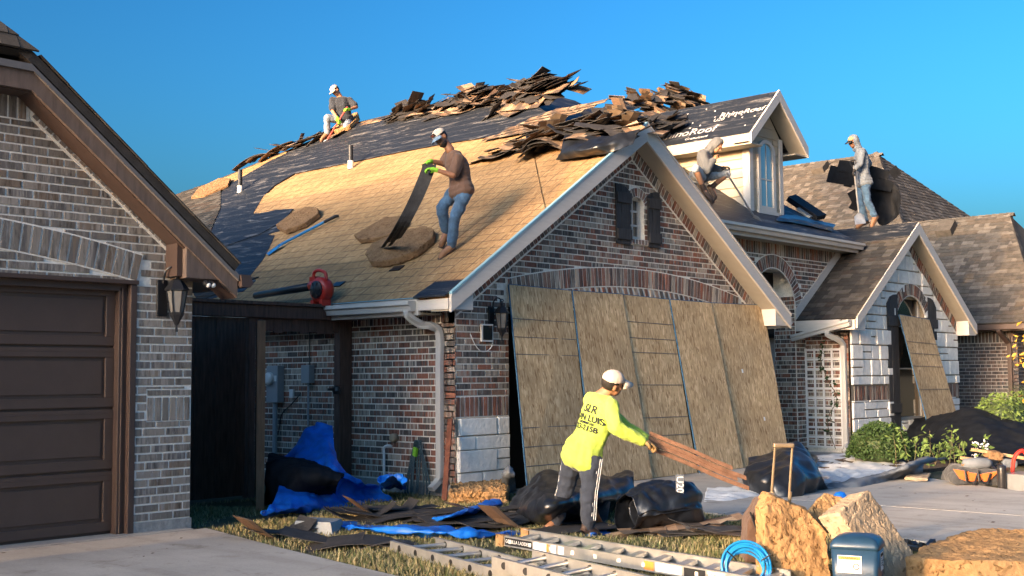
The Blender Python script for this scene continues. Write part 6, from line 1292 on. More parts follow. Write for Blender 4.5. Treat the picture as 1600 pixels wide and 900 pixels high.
# ---------------------------------------------------------------- trellis with vine
TRs = thing('trellis', (20.05, 10.85, .1), 'white lattice trellis with a thin vine on the brick side wall', 'trellis'); xx = XS - .035; y0, y1, z0, z1 = 10.47, 11.17, .1, 1.93
for i in range(5): y = y0 + (y1 - y0) * i / 4; MB().aabb((xx - .012, y - .02, z0), (xx + .0, y + .02, z1)).build('upright', M['white'], TRs)
for i in range(11): z = z0 + .03 + (z1 - z0 - .06) * i / 10; MB().aabb((xx - .022, y0 - .02, z - .02), (xx - .0125, y1 + .02, z + .02)).build('crosspiece', M['white'], TRs)
M['leaf'] = plain('green_leaf', (.035, .07, .02), .6, .5, 30, .2, spec=.3); M['leaf_lime'] = plain('lime_leaf', (.11, .17, .045), .6, .4, 30, .2, spec=.3); M['stem'] = plain('plant_stem', (.12, .1, .05), .8, .3, 20, .2)
def leafmass(pts, s, mat, name, parent, seed, jit=.05, n=1):
    r = random.Random(seed); mb = MB()
    for p in pts:
        for _ in range(n):
            q = V(p) + V((r.gauss(0, jit), r.gauss(0, jit), r.gauss(0, jit))); a = V((r.uniform(-1, 1), r.uniform(-1, 1), r.uniform(-.4, 1))).normalized(); b = a.cross(V((r.uniform(-1, 1), r.uniform(-1, 1), r.uniform(-1, 1)))).normalized(); k = s * r.uniform(.6, 1.3); m_ = a.cross(b) * k * .2
            mb.add([q - a * k, q - a * .1 * k + b * .45 * k + m_, q + a * k, q - a * .1 * k - b * .45 * k + m_], [(0, 1, 2), (0, 2, 3)], r.random())
    return mb.build(name, mat, parent)
VN = thing('vine', (20.0, 10.7, .1), 'thin green vine climbing the white trellis', 'vine'); vp = bez([V((xx - .04, y, z)) for y, z in ((10.6, .1), (10.75, .6), (10.55, 1.0), (10.72, 1.35), (10.85, 1.7), (10.8, 1.95))], 8); MB().tube(vp, .006, 5).build('stem', M['stem'], VN); leafmass(vp[6:], .045, M['leaf'], 'leaves', VN, 3, .05, 2)
# ---------------------------------------------------------------- planting at the stone gable
def shrub(c, rx, rz, n, label, mat, seed, leaf=.035):
    r = random.Random(seed); c = V(c); S_ = thing('shrub', c, label, 'shrub'); pts = []
    for i in range(n):
        d = V((r.gauss(0, 1), r.gauss(0, 1), abs(r.gauss(0, 1)) * .9)).normalized(); k = (1 - .35 * r.random() ** 2) * (1 + .09 * noise.noise(d * 3 + V((seed, 0, 0)))); pts.append(c + V((d.x * rx * k, d.y * rx * k, .08 + d.z * rz * k)))
    leafmass(pts, leaf, mat, 'leaves', S_, seed, .01)
    for i in range(7): a = i * .9; MB().tube([c, c + V((math.cos(a) * rx * .5, math.sin(a) * rx * .5, rz * .6))], [.012, .005], 5).build('stem', M['stem'], S_)
    MB().ball(c + V((0, 0, rz * .42)), rx * .8, rx * .8, rz * .5).build('inner_twigs', M['leaf_dark'], S_); return S_
sc_ = gp(1376, 722, .05); shrub(sc_, .52, .56, 3800, 'rounded dark green box shrub before the stone gable', M['leaf'], 4)
r_ = random.Random(6); FP = gp(1470, 728, .05); PLt = thing('flowering_plant', FP, 'straggly lime-green flowering plant beside the rounded shrub', 'plant')
for i in range(16):
    b = FP + V((r_.uniform(-.75, .75), r_.uniform(-.45, .45), 0)); t = b + V((r_.uniform(-.12, .12), r_.uniform(-.12, .12), r_.uniform(.25, .6))); MB().tube([b, (b + t) / 2 + V((.03, 0, 0)), t], [.006, .005, .003], 5).build('stem', M['stem'], PLt); leafmass([b.lerp(t, k) for k in (.3, .5, .65, .8, .9, 1)], .05, M['leaf_lime'], 'leaves', PLt, i, .06, 3)
FL2 = FP + V((.7, -.35, .12)); leafmass([FL2 + V((r_.uniform(-.12, .12), r_.uniform(-.12, .12), r_.uniform(0, .22))) for _ in range(60)], .03, M['white'], 'flowers', PLt, 9, .02)
GR = gp(1590, 668, .0); GR = V((24.6, 8.4, .05)); OG = thing('ornamental_grass', GR, 'tall feathery green grass clump at the right edge', 'grass clump'); mb = MB()
for i in range(420):
    a = r_.uniform(0, 6.28); l = r_.uniform(.6, 1.35); o = V((math.cos(a), math.sin(a), 0)); b = GR + o * r_.random() * .35; m_ = b + o * l * .22 + V((0, 0, l * .75)); t = b + o * l * .6 + V((0, 0, l * .95)); w = o.cross(V((0, 0, 1))) * .008
    mb.add([b - w, b + w, m_ + w * .8, m_ - w * .8, t], [(0, 1, 2, 3), (3, 2, 4)], r_.random())
mb.build('blades', plain('grass_blade', (.13, .19, .06), .7, .4, 9, 0), OG)
for i, (px, py, d_) in enumerate(((1560, 655, 21.5), (1588, 640, 22.5))):
    c = dp(px, py, d_); c.z = .05; shrub(c, .55, .95, 1300, ('loose green bush against the dark brick wall', 'taller green bush nearest the right edge')[i], M['leaf_lime'], 20 + i, .05)
yb_ = dp(1612, 535, 20); YT = thing('sunlit_tree', V((yb_.x + .25, yb_.y - .15, 0)), 'leaves coloured sunlit gold on a small tree at the right edge', 'tree'); c = V((yb_.x + .25, yb_.y - .15, 0)); MB().tube([c, c + V((0, 0, 1.0)), c + V((.03, 0, 1.7))], [.05, .04, .02], 8).build('trunk', M['stem'], YT)
leafmass([c + V((r_.gauss(0, .2), r_.gauss(0, .2), 1.75 + r_.gauss(0, .28))) for _ in range(500)], .06, plain('sunlit_leaf', (.5, .3, .04), .6, .3, 9, 0), 'crown', YT, 8, .03)  # low sunlight on the foliage is put into the leaf colour
# black tarp over the shrubs
mdp = lambda x, y, by, off: dp(x, y, depth(gp(x, by)) + off)
loft('black_tarp', [[gp(x, y, .05) for x, y in ((1372, 684), (1425, 712), (1495, 722), (1570, 726), (1650, 730))], [mdp(1380, 672, 684, .15), mdp(1432, 690, 712, .2), mdp(1500, 692, 722, .3), mdp(1572, 700, 726, .3), mdp(1650, 706, 730, .3)], [mdp(1392, 660, 684, .35), mdp(1440, 668, 712, .7), mdp(1510, 662, 722, 1.0), mdp(1578, 680, 726, 1.0), mdp(1655, 690, 730, 1.0)], [mdp(1405, 656, 684, .6), mdp(1465, 652, 712, 1.3), mdp(1525, 638, 722, 1.9), mdp(1580, 660, 726, 1.9), mdp(1655, 675, 730, 1.8)], [mdp(1412, 668, 684, .9), mdp(1475, 668, 712, 1.8), mdp(1535, 660, 722, 2.5), mdp(1585, 672, 726, 2.5), mdp(1660, 684, 730, 2.4)]], M['blackcloth'], None, 9, 9, .08, 2.2, 3, .006)
tag(bpy.data.objects['black_tarp'], 'large black tarp draped over shrubs below the stone gable', 'tarp')
# ---------------------------------------------------------------- tarps, membranes and debris on the lawn and driveway
def sheetrow(name, rows, mat, label, cat, amp=.03, sc=4, seed=1, nu=7, nv=7, thick=.005):
    o = loft(name, rows, mat, None, nu, nv, amp * 1.1, sc, seed, thick); return tag(o, label, cat)
q = lambda x, y, h=0: gp(x, y, h)
sheetrow('blue_tarp', [[dp(424, 712, 14.2), dp(455, 704, 14.3), dp(486, 662, 14.5), dp(500, 657, 14.5), dp(516, 662, 14.4)], [dp(432, 728, 14), dp(462, 722, 14.0), dp(490, 700, 14.1), dp(512, 695, 14.1), dp(527, 705, 14.1)], [dp(440, 752, 13.4), dp(470, 748, 13.4), dp(505, 738, 13.5), dp(530, 735, 13.6), dp(552, 748, 13.8)], [q(415, 800, .12), q(470, 790, .12), q(520, 778, .1), q(565, 768, .12), q(600, 770, .1)], [q(420, 809), q(470, 803), q(525, 795), q(575, 788), q(622, 784)]], M['bluetarp'], 'bright blue tarp bunched up in the gateway', 'tarp', .07, 3.4, 2, 9, 9)
sheetrow('blue_tarp', [[q(590, 782, .02), q(598, 765, .1), q(615, 758, .1), q(632, 770, .03)], [q(592, 765, .1), q(600, 752, .25), q(618, 748, .25), q(634, 760, .1)], [dp(594, 750, 13.4), dp(604, 745, 13.5), dp(620, 743, 13.5), dp(632, 750, 13.4)], [dp(596, 758, 13.9), dp(606, 756, 14), dp(620, 755, 14), dp(630, 760, 13.8)]], M['bluetarp'], 'crumpled blue tarp corner standing by the white drain pipe', 'tarp', .06, 5, 4, 8, 8)
sheetrow('blue_tarp', [[q(528, 812, .03), q(600, 818, .06), q(660, 822, .06), q(735, 828, .05), q(812, 826, .02)], [q(533, 820, .08), q(600, 827, .1), q(670, 830, .1), q(740, 834, .08), q(815, 832, .02)], [q(542, 833), q(610, 838), q(680, 842), q(745, 843), q(818, 836)]], M['bluetarp'], 'long low fold of blue tarp along the lawn edge', 'tarp', .05, 4, 5, 10, 6)
sheetrow('blue_tarp', [[q(660, 812, .03), q(700, 800, .08), q(745, 788, .1), q(780, 784, .04)], [q(668, 815, .05), q(705, 806, .15), q(750, 793, .15), q(782, 788, .06)], [q(672, 818), q(712, 812, .02), q(755, 800, .02), q(784, 793)]], M['bluetarp'], 'blue tarp strip beside the brown foam chunk', 'tarp', .04, 5, 6, 8, 6)
sheetrow('blue_tarp', [[q(905, 822, .01), q(925, 826, .03), q(948, 824, .01)], [q(902, 828, .02), q(926, 832, .05), q(950, 829, .01)], [q(905, 838), q(930, 840), q(955, 833)]], M['bluetarp'], 'small blue tarp corner by the yellow-shirted worker\'s boots', 'tarp', .02, 6, 7, 6, 5)
sheetrow('black_bag', [[q(418, 790, .02), q(440, 795, .04), q(480, 790, .04), q(520, 778, .02)], [dp(417, 750, 13.2), dp(445, 742, 13.1), dp(490, 745, 13), dp(528, 755, 13.1)], [dp(418, 722, 13.4), dp(455, 720, 13.3), dp(500, 735, 13.3), dp(538, 742, 13.4)], [dp(420, 715, 13.9), dp(450, 718, 13.9), dp(500, 732, 13.8), dp(536, 745, 13.7)]], M['blackcloth'], 'black plastic bundle in front of the blue tarp in the gateway', 'plastic', .06, 4, 8, 8, 8)
# flattened dark shingle stacks
def ground_strips(pxs, label, group, seed, flips=1.0, lift=.0, spread=.06, n0=V((0, 0, 1)), pile_=None, sc=1.0):
    r = random.Random(seed)
    for i, (x, y, h, ang) in enumerate(pxs): place((STRIPS if not pile_ else pile_)[(i + seed) % len(pile_ or STRIPS)], gp(x, y, h + .02) + V((0, 0, .02)), n0 + V((r.uniform(-spread, spread), r.uniform(-spread, spread), 0)), CR * math.cos(ang) + V((CW.x, CW.y, 0)) * math.sin(ang), label, group, flip=r.random() < flips, sc=sc)
ground_strips([(562 + 28 * (i % 4) + 6 * (i // 4), 812 - 7 * (i // 4), .02 + .02 * (i // 4) + .006 * (i % 4), .25 + .1 * (i % 3)) for i in range(12)], 'dark shingle in the flat stack before the rope hank', 'flat stack before the rope', 3)
ground_strips([(505, 850, .0, .05), (560, 851, .01, .1), (600, 850, .02, .0), (445, 832, .02, .6), (430, 838, .0, .8)], 'dark shingle lying on grass around the grey roof vent', 'shingles around the roof vent', 4)
ground_strips([(700 + 36 * (i % 4), 822 - 9 * (i // 4), .01 + .02 * (i // 4), .2 + .15 * (i % 4)) for i in range(12)], 'dark shingle among the blue tarp folds left of the worker', 'shingles among blue folds', 5)
ground_strips([(850, 812, .03, 1.2), (880, 815, .03, 1.0), (915, 812, .03, 1.3), (870, 800, .05, .9), (905, 828, .01, .8), (840, 800, .05, 1.1)], 'grey-black shingle under the yellow-shirted worker\'s feet', 'shingles under the worker', 6, 1.0, sc=1.1)
ground_strips([(1010, 836, .0, .05), (1050, 835, .02, -.05), (1090, 834, .03, .1), (1130, 834, .03, -.1), (1030, 830, .04, .1), (1075, 828, .05, .0), (1118, 827, .06, -.05), (1150, 838, .02, .3), (1060, 822, .07, .02), (1100, 821, .07, .05)], 'brown shingle in the flat row between worker and tool bag', 'brown shingles on the lawn', 7, .1)
# grey roof vent
RV = thing('roof_vent', gp(495, 838), 'grey metal roof vent lying upside up on the lawn', 'roof vent'); a, b, c_, d_ = gp(455, 836), gp(520, 840), gp(540, 832), gp(476, 828); hgt = V((0, 0, .13)); ctr = (a + b + c_ + d_) / 4; tp = [x.lerp(ctr, .16) + hgt for x in (a, b, c_, d_)]
M['ventgrey'] = plain('grey_vent_metal', (.24, .26, .27), .5, .15, 10, .1); MB().add([a, b, c_, d_] + tp, [(3, 2, 1, 0), (4, 5, 6, 7), (0, 1, 5, 4), (1, 2, 6, 5), (2, 3, 7, 6), (3, 0, 4, 7)]).build('hood', M['ventgrey'], RV); MB().prism([x + (x - ctr) * .12 + V((0, 0, .002)) for x in (a, b, c_, d_)], (0, 0, .008)).build('flange', M['black'], RV)
# foam chunk at the pier
tag(block('foam_chunk', [gp(702, 792), gp(792, 790), gp(796, 770), gp(708, 770)], V((0, 0, .17)), M['foam'], None, .02, .018, 7, 5, 3, .02), 'rough brown foam chunk lying at the foot of the stone pier', 'foam')
sheetrow('grey_rag', [[q(780, 772), q(792, 774), q(806, 768)], [dp(785, 745, 14.2), dp(794, 742, 14.1), dp(804, 745, 14.2)], [dp(792, 732, 14.3), dp(796, 730, 14.25), dp(800, 733, 14.3)]], M['greycloth'], 'grey rag propped between stone pier and leaning board', 'rag', .02, 6, 3, 5, 5)
# black underlayment left and right of the worker
sheetrow('black_membrane', [[q(780, 812), q(830, 820), q(880, 818), q(960, 800), q(985, 792)], [q(800, 790, .1), q(840, 790, .25), q(880, 785, .3), q(940, 775, .25), q(985, 772, .2)], [dp(820, 768, 13), dp(850, 745, 13), dp(890, 752, 13), dp(940, 750, 13), dp(985, 748, 13)], [dp(830, 762, 13.6), dp(856, 742, 13.6), dp(895, 748, 13.6), dp(945, 745, 13.5), dp(990, 742, 13.4)], [q(830, 775, .02), q(860, 772, .02), q(900, 770, .02), q(950, 768, .02), q(990, 766, .02)]], M['black'], 'black membrane crumpled behind the yellow-shirted worker', 'membrane', .07, 3.0, 4, 9, 9)
U2 = thing('membrane_roll', gp(1045, 806), 'fat crumpled black membrane roll marked U20 on the driveway edge', 'membrane roll'); ax0, ax1 = gp(990, 792, .26), gp(1088, 790, .24); dirr = (ax1 - ax0).normalized(); up_ = V((0, 0, 1)); sd2 = dirr.cross(up_).normalized(); rows = []
for i, (t, rr) in enumerate(((-.12, .21), (.05, .24), (.3, .25), (.62, .27), (.9, .24), (1.02, .12))):
    c = ax0.lerp(ax1, t); c.z = rr * .95; rows.append([c + (sd2 * math.cos(a) + up_ * math.sin(a)) * rr * (1 + .1 * math.sin(3 * a + i)) * (1.12 if abs(math.sin(a)) < .5 else .92) for a in [2 * math.pi * k / 9 for k in range(10)]])
o = loft('wrap', rows, M['black'], U2, 5, 6, .06, 4.5, 6, .005)
loft('inner_fold', [[c + (p - c) * .6 + dirr * .1 for p in rows[0] for c in [sum(rows[0], V()) / 10]], [c + (p - c) * .3 + dirr * .3 for p in rows[1] for c in [sum(rows[1], V()) / 10]]], M['black'], U2, 5, 6, .03, 6, 7, .004)
pu = dp(1062, 757, depth(ax1) - .30); MB().box(pu, CR * .035, V((0, 0, .0)) + CU * .09, CW * .002).build('printed_band', M['greycloth'], U2); text_mesh('lettering', 'U20', pu - CW * .006, -CU, CR, .09, M['labelwhite'], U2, .001)
sheetrow('black_membrane', [[q(1160, 768), q(1200, 778), q(1240, 780), q(1290, 765)], [dp(1165, 740, 14.6), dp(1200, 745, 14.3), dp(1245, 742, 14.2), dp(1285, 745, 14.6)], [dp(1170, 722, 15), dp(1205, 715, 15), dp(1240, 705, 15), dp(1270, 728, 15)], [dp(1175, 726, 15.6), dp(1205, 722, 15.6), dp(1245, 700, 15.5), dp(1268, 725, 15.5)], [q(1180, 745, .02), q(1210, 742, .02), q(1245, 740, .02), q(1280, 745, .02)]], M['black'], 'black membrane heap under the rightmost leaning board', 'membrane', .07, 3.0, 8, 9, 9)
sheetrow('black_tray', [[q(1240, 722, .12), q(1265, 726, .12), q(1270, 736, .02)], [q(1240, 705, .2), q(1275, 712, .2), q(1274, 728, .05)]], M['black'], 'black panel leaning behind the handle near the trellis', 'panel', .005, 4, 2, 4, 4)
sheetrow('pale_membrane', [[q(1288, 762), q(1330, 760), q(1380, 752), q(1420, 742)], [q(1285, 745, .04), q(1330, 742, .05), q(1380, 735, .06), q(1420, 732, .04)], [q(1270, 728, .05), q(1320, 725, .05), q(1370, 722, .05), q(1410, 722, .03)], [q(1262, 716, .03), q(1310, 710, .06), q(1350, 710, .05), q(1385, 715, .03)]], M['paper'], 'pale grey membrane sheets spread before the trellis', 'membrane', .035, 4, 9, 8, 8)
sheetrow('grey_membrane', [[q(1290, 768), q(1340, 765), q(1390, 754), q(1436, 744)], [q(1300, 757, .03), q(1345, 752, .08), q(1395, 742, .1), q(1440, 735, .12)], [q(1370, 745, .03), q(1395, 738, .1), q(1420, 728, .22), q(1450, 722, .18)], [q(1400, 735, .03), q(1425, 725, .15), q(1450, 716, .22), q(1490, 716, .1)]], M['greycloth'], 'dark grey membrane folded along the driveway edge by the shrub', 'membrane', .04, 4, 10, 8, 8)
sheetrow('pale_membrane', [[q(975, 802), q(1020, 806), q(1060, 806)], [q(962, 788, .05), q(1010, 795, .05), q(1050, 798, .04)], [q(950, 770, .04), q(990, 772, .05), q(1020, 776, .04)]], M['paper'], 'pale sheet under the crumpled black roll', 'membrane', .03, 5, 11, 7, 7)
sheetrow('pale_membrane', [[q(1100, 788), q(1150, 786), q(1205, 775), q(1220, 768)], [q(1102, 775, .03), q(1150, 772, .05), q(1200, 765, .04), q(1222, 760)], [q(1105, 764, .02), q(1150, 762, .04), q(1190, 758, .03), q(1225, 752)]], M['paper'], 'pale bluish sheet between black roll and black heap', 'membrane', .03, 5, 12, 7, 7)
tag(block('concrete_splash', [gp(1412, 750, .04), gp(1450, 752, .04), gp(1455, 744, .04), gp(1425, 741, .04)], V((0, 0, .04)), M['foam_pale'], None, .02, .01, 6, 6, 2), 'small pale slab at the edge of the mulch bed', 'slab')
# ---------------------------------------------------------------- ladders
def ladder(label, a0, a1, b0, b1, z, mat, nr, tipcol=None, flat=False, text=None, hgt=.085):
    a0, a1, b0, b1 = [V((p.x, p.y, z)) for p in (a0, a1, b0, b1)]; L_ = thing('ladder', (a0 + b0) / 2 - V((0, 0, z)), label, 'ladder'); d = (a1 - a0).normalized(); w = (b0 - a0); w = (w - d * w.dot(d)); wn_ = w.normalized()
    for p0, p1, sg in ((a0, a1, -1), (b0, b1, 1)):
        c = MB(); l = (p1 - p0).length; m_ = (p0 + p1) / 2; dd = (p1 - p0).normalized(); ws = V((-dd.y, dd.x, 0)); ws = ws if ws.dot(wn_) > 0 else -ws
        c.box(m_, dd * l / 2, ws * .004, V((0, 0, hgt / 2)))
        for zz in (-1, 1): c.box(m_ - ws * sg * .014 * 1 + V((0, 0, zz * (hgt / 2 - .003))), dd * l / 2, ws * .014, V((0, 0, .003)))
        c.build('rail', mat, L_)
        if tipcol: MB().box(p0, dd * .05, ws * .02, V((0, 0, hgt / 2 + .006))).build('end_cap', tipcol, L_)
    for i in range(nr):
        t = (i + .6) / nr; p, q_ = a0.lerp(a1, t), b0.lerp(b1, t)
        if flat: MB().bar(p, q_, .075, .03).build('rung', mat, L_)
        else:
            MB().tube([p, q_], .017, 10).build('rung', mat, L_)
            for e, s_ in ((p, -1), (q_, 1)): MB().lathe(e, [(.026, -.008), (.026, .008)], 12, tuple((q_ - p).normalized())).build('rung_ferrule', M['iron'], L_)
    if text:
        o = V((-d.y, d.x, 0)); o = o if o.dot(wn_) < 0 else -o; k = .006
        for (t0, t1, mt, tx) in text:
            p, q_ = a0 + d * t0, a0 + d * t1; MB().prism([p + o * k + V((0, 0, -hgt * .36)), q_ + o * k + V((0, 0, -hgt * .36)), q_ + o * k + V((0, 0, hgt * .36)), p + o * k + V((0, 0, hgt * .36))], -o * .0015).build('label', mt, L_)
            if tx: text_mesh('lettering', tx, (p + q_) / 2 + o * (k + .0015), d, V((0, 0, 1)), .04, M['labelwhite'] if mt is M['ink'] else M['ink'], L_, .0005)
    return L_
A0, B0 = gp(610, 853, .06), gp(681, 847, .06); dL = (gp(769, 897, .06) - A0).normalized(); ladder('aluminium ladder with round rungs, nearer the left driveway', A0, A0 + dL * 3.6, B0, B0 + dL * 3.6, .06, M['alu'], 12)
A2, B2 = gp(769, 879, .15), gp(832, 867, .15); ladder('upper ladder section lying over the left aluminium ladder', A2, A2 + dL * 2.6, B2, B2 + dL * 2.6, .15, M['alu'], 9)
C0, D0 = gp(783, 844, .09), gp(822, 834, .09); dR = (gp(1115, 901, .09) - C0).normalized()
ladder('aluminium ladder with flat rungs and printed side labels before the worker', C0, C0 + dR * 2.9, D0, D0 + dR * 2.9, .09, M['alu'], 11, M['foam'], True, [(.06, .42, M['ink'], 'GORILLA LADDERS'), (.44, .6, M['labelwhite'], None), (.61, .63, M['labelorange'], None), (.66, .72, M['labelwhite'], None), (.75, .82, M['labelwhite'], None), (1.72, 1.82, M['labelorange'], None), (1.84, 2.1, M['labelwhite'], None), (2.12, 2.32, M['ink'], None), (2.34, 2.5, M['labelwhite'], 'GORILLA')])
# ---------------------------------------------------------------- foam blocks, blue box, tool bag and handle in the right foreground
dq = lambda x, y, d: dp(x, y, d)
tag(block('foam_block', [dq(1194, 905, 8.20), dq(1300, 915, 8.30), dq(1292, 830, 8.40), dq(1262, 797, 8.45), dq(1205, 772, 8.40), dq(1194, 800, 8.30)], CW * .16 - CR * .03, M['foam'], None, .012, .012, 5, 3, 1, .006), 'tall rough tan foam block with crumbled right side', 'foam')
tag(block('foam_block', [dq(1252, 822, 8.55), dq(1285, 842, 8.50), dq(1322, 805, 8.80), dq(1318, 778, 8.85), dq(1290, 769, 8.85), dq(1270, 790, 8.70)], CW * .2 - CU * .08, M['foam'], None, .012, .008, 6, 5, 1, .006), 'pitted tan foam piece wedged between the two larger blocks', 'foam')
tag(block('foam_block', [dq(1310, 800, 8.25), dq(1358, 764, 8.55), dq(1442, 884, 8.55), dq(1420, 915, 8.35), dq(1392, 915, 8.25)], CW * .12 - CR * .12 - CU * .06, M['foam_pale'], None, .012, .004, 7, 7, 1, .004), 'smooth pale foam slab leaning, rightmost of the upright pieces', 'foam')
tag(block('foam_block', [gp(1418, 918), gp(1640, 925), gp(1640, 868), gp(1560, 862), gp(1500, 872), gp(1450, 892)], V((0, 0, .2)), M['foam'], None, .014, .02, 3.5, 9, 1, .008), 'large rock-like foam chunk in the bottom right corner', 'foam')
BXo = thing('blue_bin', dp(1341, 960, 7.85), 'dark blue plastic bin with warning labels in the right foreground', 'bin'); bz_ = dp(1341, 962, 7.85); cx0 = dp(1341, 900, 7.85); cx0.z = 0; fx, fy2 = (CR * 1.0 - V((CW.x, CW.y, 0)).normalized() * .45).normalized(), None; fx.z = 0; fx.normalize(); fy2 = V((-fx.y, fx.x, 0)); top_z = dp(1341, 852, 7.85).z
M['binblue'] = plain('blue_plastic', (.015, .045, .09), .38, .12, 12, .08, 120)
def rrect(hw, hd, z, r_=.03, n=4):
    out = []
    for (sx, sy, a0) in ((1, 1, 0), (-1, 1, math.pi / 2), (-1, -1, math.pi), (1, -1, 1.5 * math.pi)):
        for k in range(n + 1): a = a0 + math.pi / 2 * k / n; out.append(cx0 + fx * (sx * (hw - r_) + r_ * math.cos(a)) + fy2 * (sy * (hd - r_) + r_ * math.sin(a)) + V((0, 0, z)))
    return out
def skinrings(rings): k = len(rings[0]); return [v for r in rings for v in r], [(i * k + j, i * k + (j + 1) % k, (i + 1) * k + (j + 1) % k, (i + 1) * k + j) for i in range(len(rings) - 1) for j in range(k)] + [tuple(range(k))[::-1], tuple((len(rings) - 1) * k + j for j in range(k))]
hw, hd = .15, .15
vs_, fs = skinrings([rrect(hw * .93, hd * .93, .0), rrect(hw, hd, top_z - .012)]); MB().add(vs_, fs).build('body', M['binblue'], BXo, True)
vs_, fs = skinrings([rrect(hw + .006, hd + .006, top_z - .012), rrect(hw + .006, hd + .006, top_z + .012), rrect(hw * .9, hd * .9, top_z + .05), rrect(hw * .6, hd * .6, top_z + .07), rrect(hw * .2, hd * .2, top_z + .078, .02)]); MB().add(vs_, fs).build('lid', M['binblue'], BXo, True)
def binlabel(u, zc, w, h, face, tx=True):
    n = -fy2 if face == 'front' else fx; x = fx if face == 'front' else fy2; off = (hd if face == 'front' else hw) * .992 + .003; c = cx0 + n * off + x * u + V((0, 0, zc)); MB().box(c, x * w / 2, n * .001, V((0, 0, h / 2))).build('label', M['labelwhite'], BXo); MB().box(c + V((0, 0, h * .36)) + n * .001, x * w * .47, n * .001, V((0, 0, h * .1))).build('label_band', M['labelorange'], BXo)
    text_mesh('lettering', 'WARNING', c + V((0, 0, h * .36)) + n * .0026, x, V((0, 0, 1)), h * .2, M['ink'], BXo, .0004); q2 = c + x * w * .28 - V((0, 0, h * .12)) + n * .0018; MB().lathe(q2, [(h * .19, 0), (h * .19, .0008)], 16, tuple(n)).build('symbol', M['ink'], BXo); MB().lathe(q2 + n * .001, [(h * .13, 0), (h * .13, .0006)], 14, tuple(n)).build('symbol_inner', M['labelwhite'], BXo)
    for k in range(4): MB().box(c - x * w * .16 + V((0, 0, h * (.16 - .12 * k))) + n * .0014, x * w * (.24 - .03 * (k % 2)), n * .0004, V((0, 0, h * .018))).build('print_line', M['ink'], BXo)
binlabel(-.03, top_z - .105, .15, .11, 'front'); binlabel(.0, top_z - .095, .11, .115, 'side'); binlabel(.0, top_z - .29, .11, .15, 'side')
BG = thing('tool_bag', gp(1195, 868), 'brown rolling tool bag with triangle logo behind the foam blocks', 'bag'); M['bagbrown'] = cloth('brown_canvas', (.085, .05, .035), .2)
bgq = [dq(1164, 880, 9.0), dq(1250, 885, 9.0), dq(1255, 800, 9.0), dq(1215, 776, 9.0), dq(1188, 786, 9.0), dq(1170, 815, 9.0)]; o = block('body', bgq, CW * .26, M['bagbrown'], BG, .016, .008, 6, 3, 4)
MB().tube([dq(1172, 800, 8.99), dq(1182, 828, 8.97), dq(1195, 846, 8.97), dq(1192, 870, 8.98)], .008, 6).build('strap', M['iron'], BG)
lg = lambda x, y: dq(x, y, 8.975); MB().prism([lg(1187, 825), lg(1205, 828), lg(1196, 844)], CW * .003).build('logo', M['stripe'], BG); MB().prism([dq(1190, 827, 8.972), dq(1203, 829, 8.972), dq(1196, 836, 8.972)], CW * .002).build('logo_blue', M['bluepaint'], BG); MB().prism([dq(1195, 836, 8.971), dq(1202, 831, 8.971), dq(1197, 842, 8.971)], CW * .002).build('logo_red', M['red'], BG); text_mesh('lettering', 'PRIMELINE', dq(1202, 849, 8.972), CR, CU, .035, M['stripe'], BG, .0005)
M['handle'] = plain('bronze_handle', (.3, .23, .15), .35, .15, 12, .05, metal=.6); hd_ = 9.2; HDl = []
for x0, x1 in ((1204, 1211), (1232, 1238)): MB().tube([dq(x0, 800, hd_), dq((x0 + x1) / 2, 745, hd_), dq(x1, 700, hd_)], [.011, .010, .009], 10).build('handle_tube', M['handle'], BG); MB().tube([dq(x0, 802, hd_), dq(x0 + .6 * (x1 - x0) * .8, 768, hd_)], .014, 10).build('handle_sleeve', M['handle'], BG)
bevel(MB().bar(dq(1208, 696, hd_), dq(1241, 696, hd_), .035, .035).build('handle_grip', M['handle'], BG), .01)
HC_ = thing('hose_coil', gp(1165, 892), 'coil of bright blue air hose beside the brown tool bag', 'hose'); cc = gp(1166, 888, .14); r_ = random.Random(8); M['hose'] = plain('blue_hose', (.01, .2, .5), .35, .1, 10, .02)
for i in range(9):
    rr = .13 + .012 * (i % 4); t0 = V((r_.uniform(-.012, .012), r_.uniform(-.012, .012), .006 * (i - 4))); ax_ = (CU + CW * (.25 + .1 * r_.random())).normalized(); MB().tube([cc + t0 + (CR * math.cos(a) + ax_ * math.sin(a)) * rr for a in [2 * math.pi * k / 28 for k in range(29)]], .009, 6).build('loop', M['hose'], HC_, True)
for a in (.6, 2.4): MB().tube([cc + (CR * math.cos(a) + CU * math.sin(a)) * r2 - CW * .05 for r2 in (.11, .15, .19)], .006, 6).build('tie', M['iron'], HC_)
tag(MB().lathe(gp(1313, 782, .03), [(.02, 0), (.07, .01), (.075, .05), (.05, .09), (.01, .1)], 14).build('blue_helmet', M['bluetarp'], None, True), 'small bright blue object peeking over the foam pieces', 'object')
TGs = thing('black_tool_belt', gp(1448, 868, .03), 'black tool belt lying on the driveway behind the pale slab', 'tool belt'); r_ = random.Random(3)
for i in range(9): x, y = 1425 + 6 * i, 850 + 2.2 * (i % 4) + 1.2 * i; p = gp(x, y, .05); MB().bar(p, p + V((r_.uniform(-.15, .15), r_.uniform(-.15, .15), .02 + .03 * r_.random())), .045, .035).build('pouch', M['black'] if i % 3 else M['iron'], TGs)
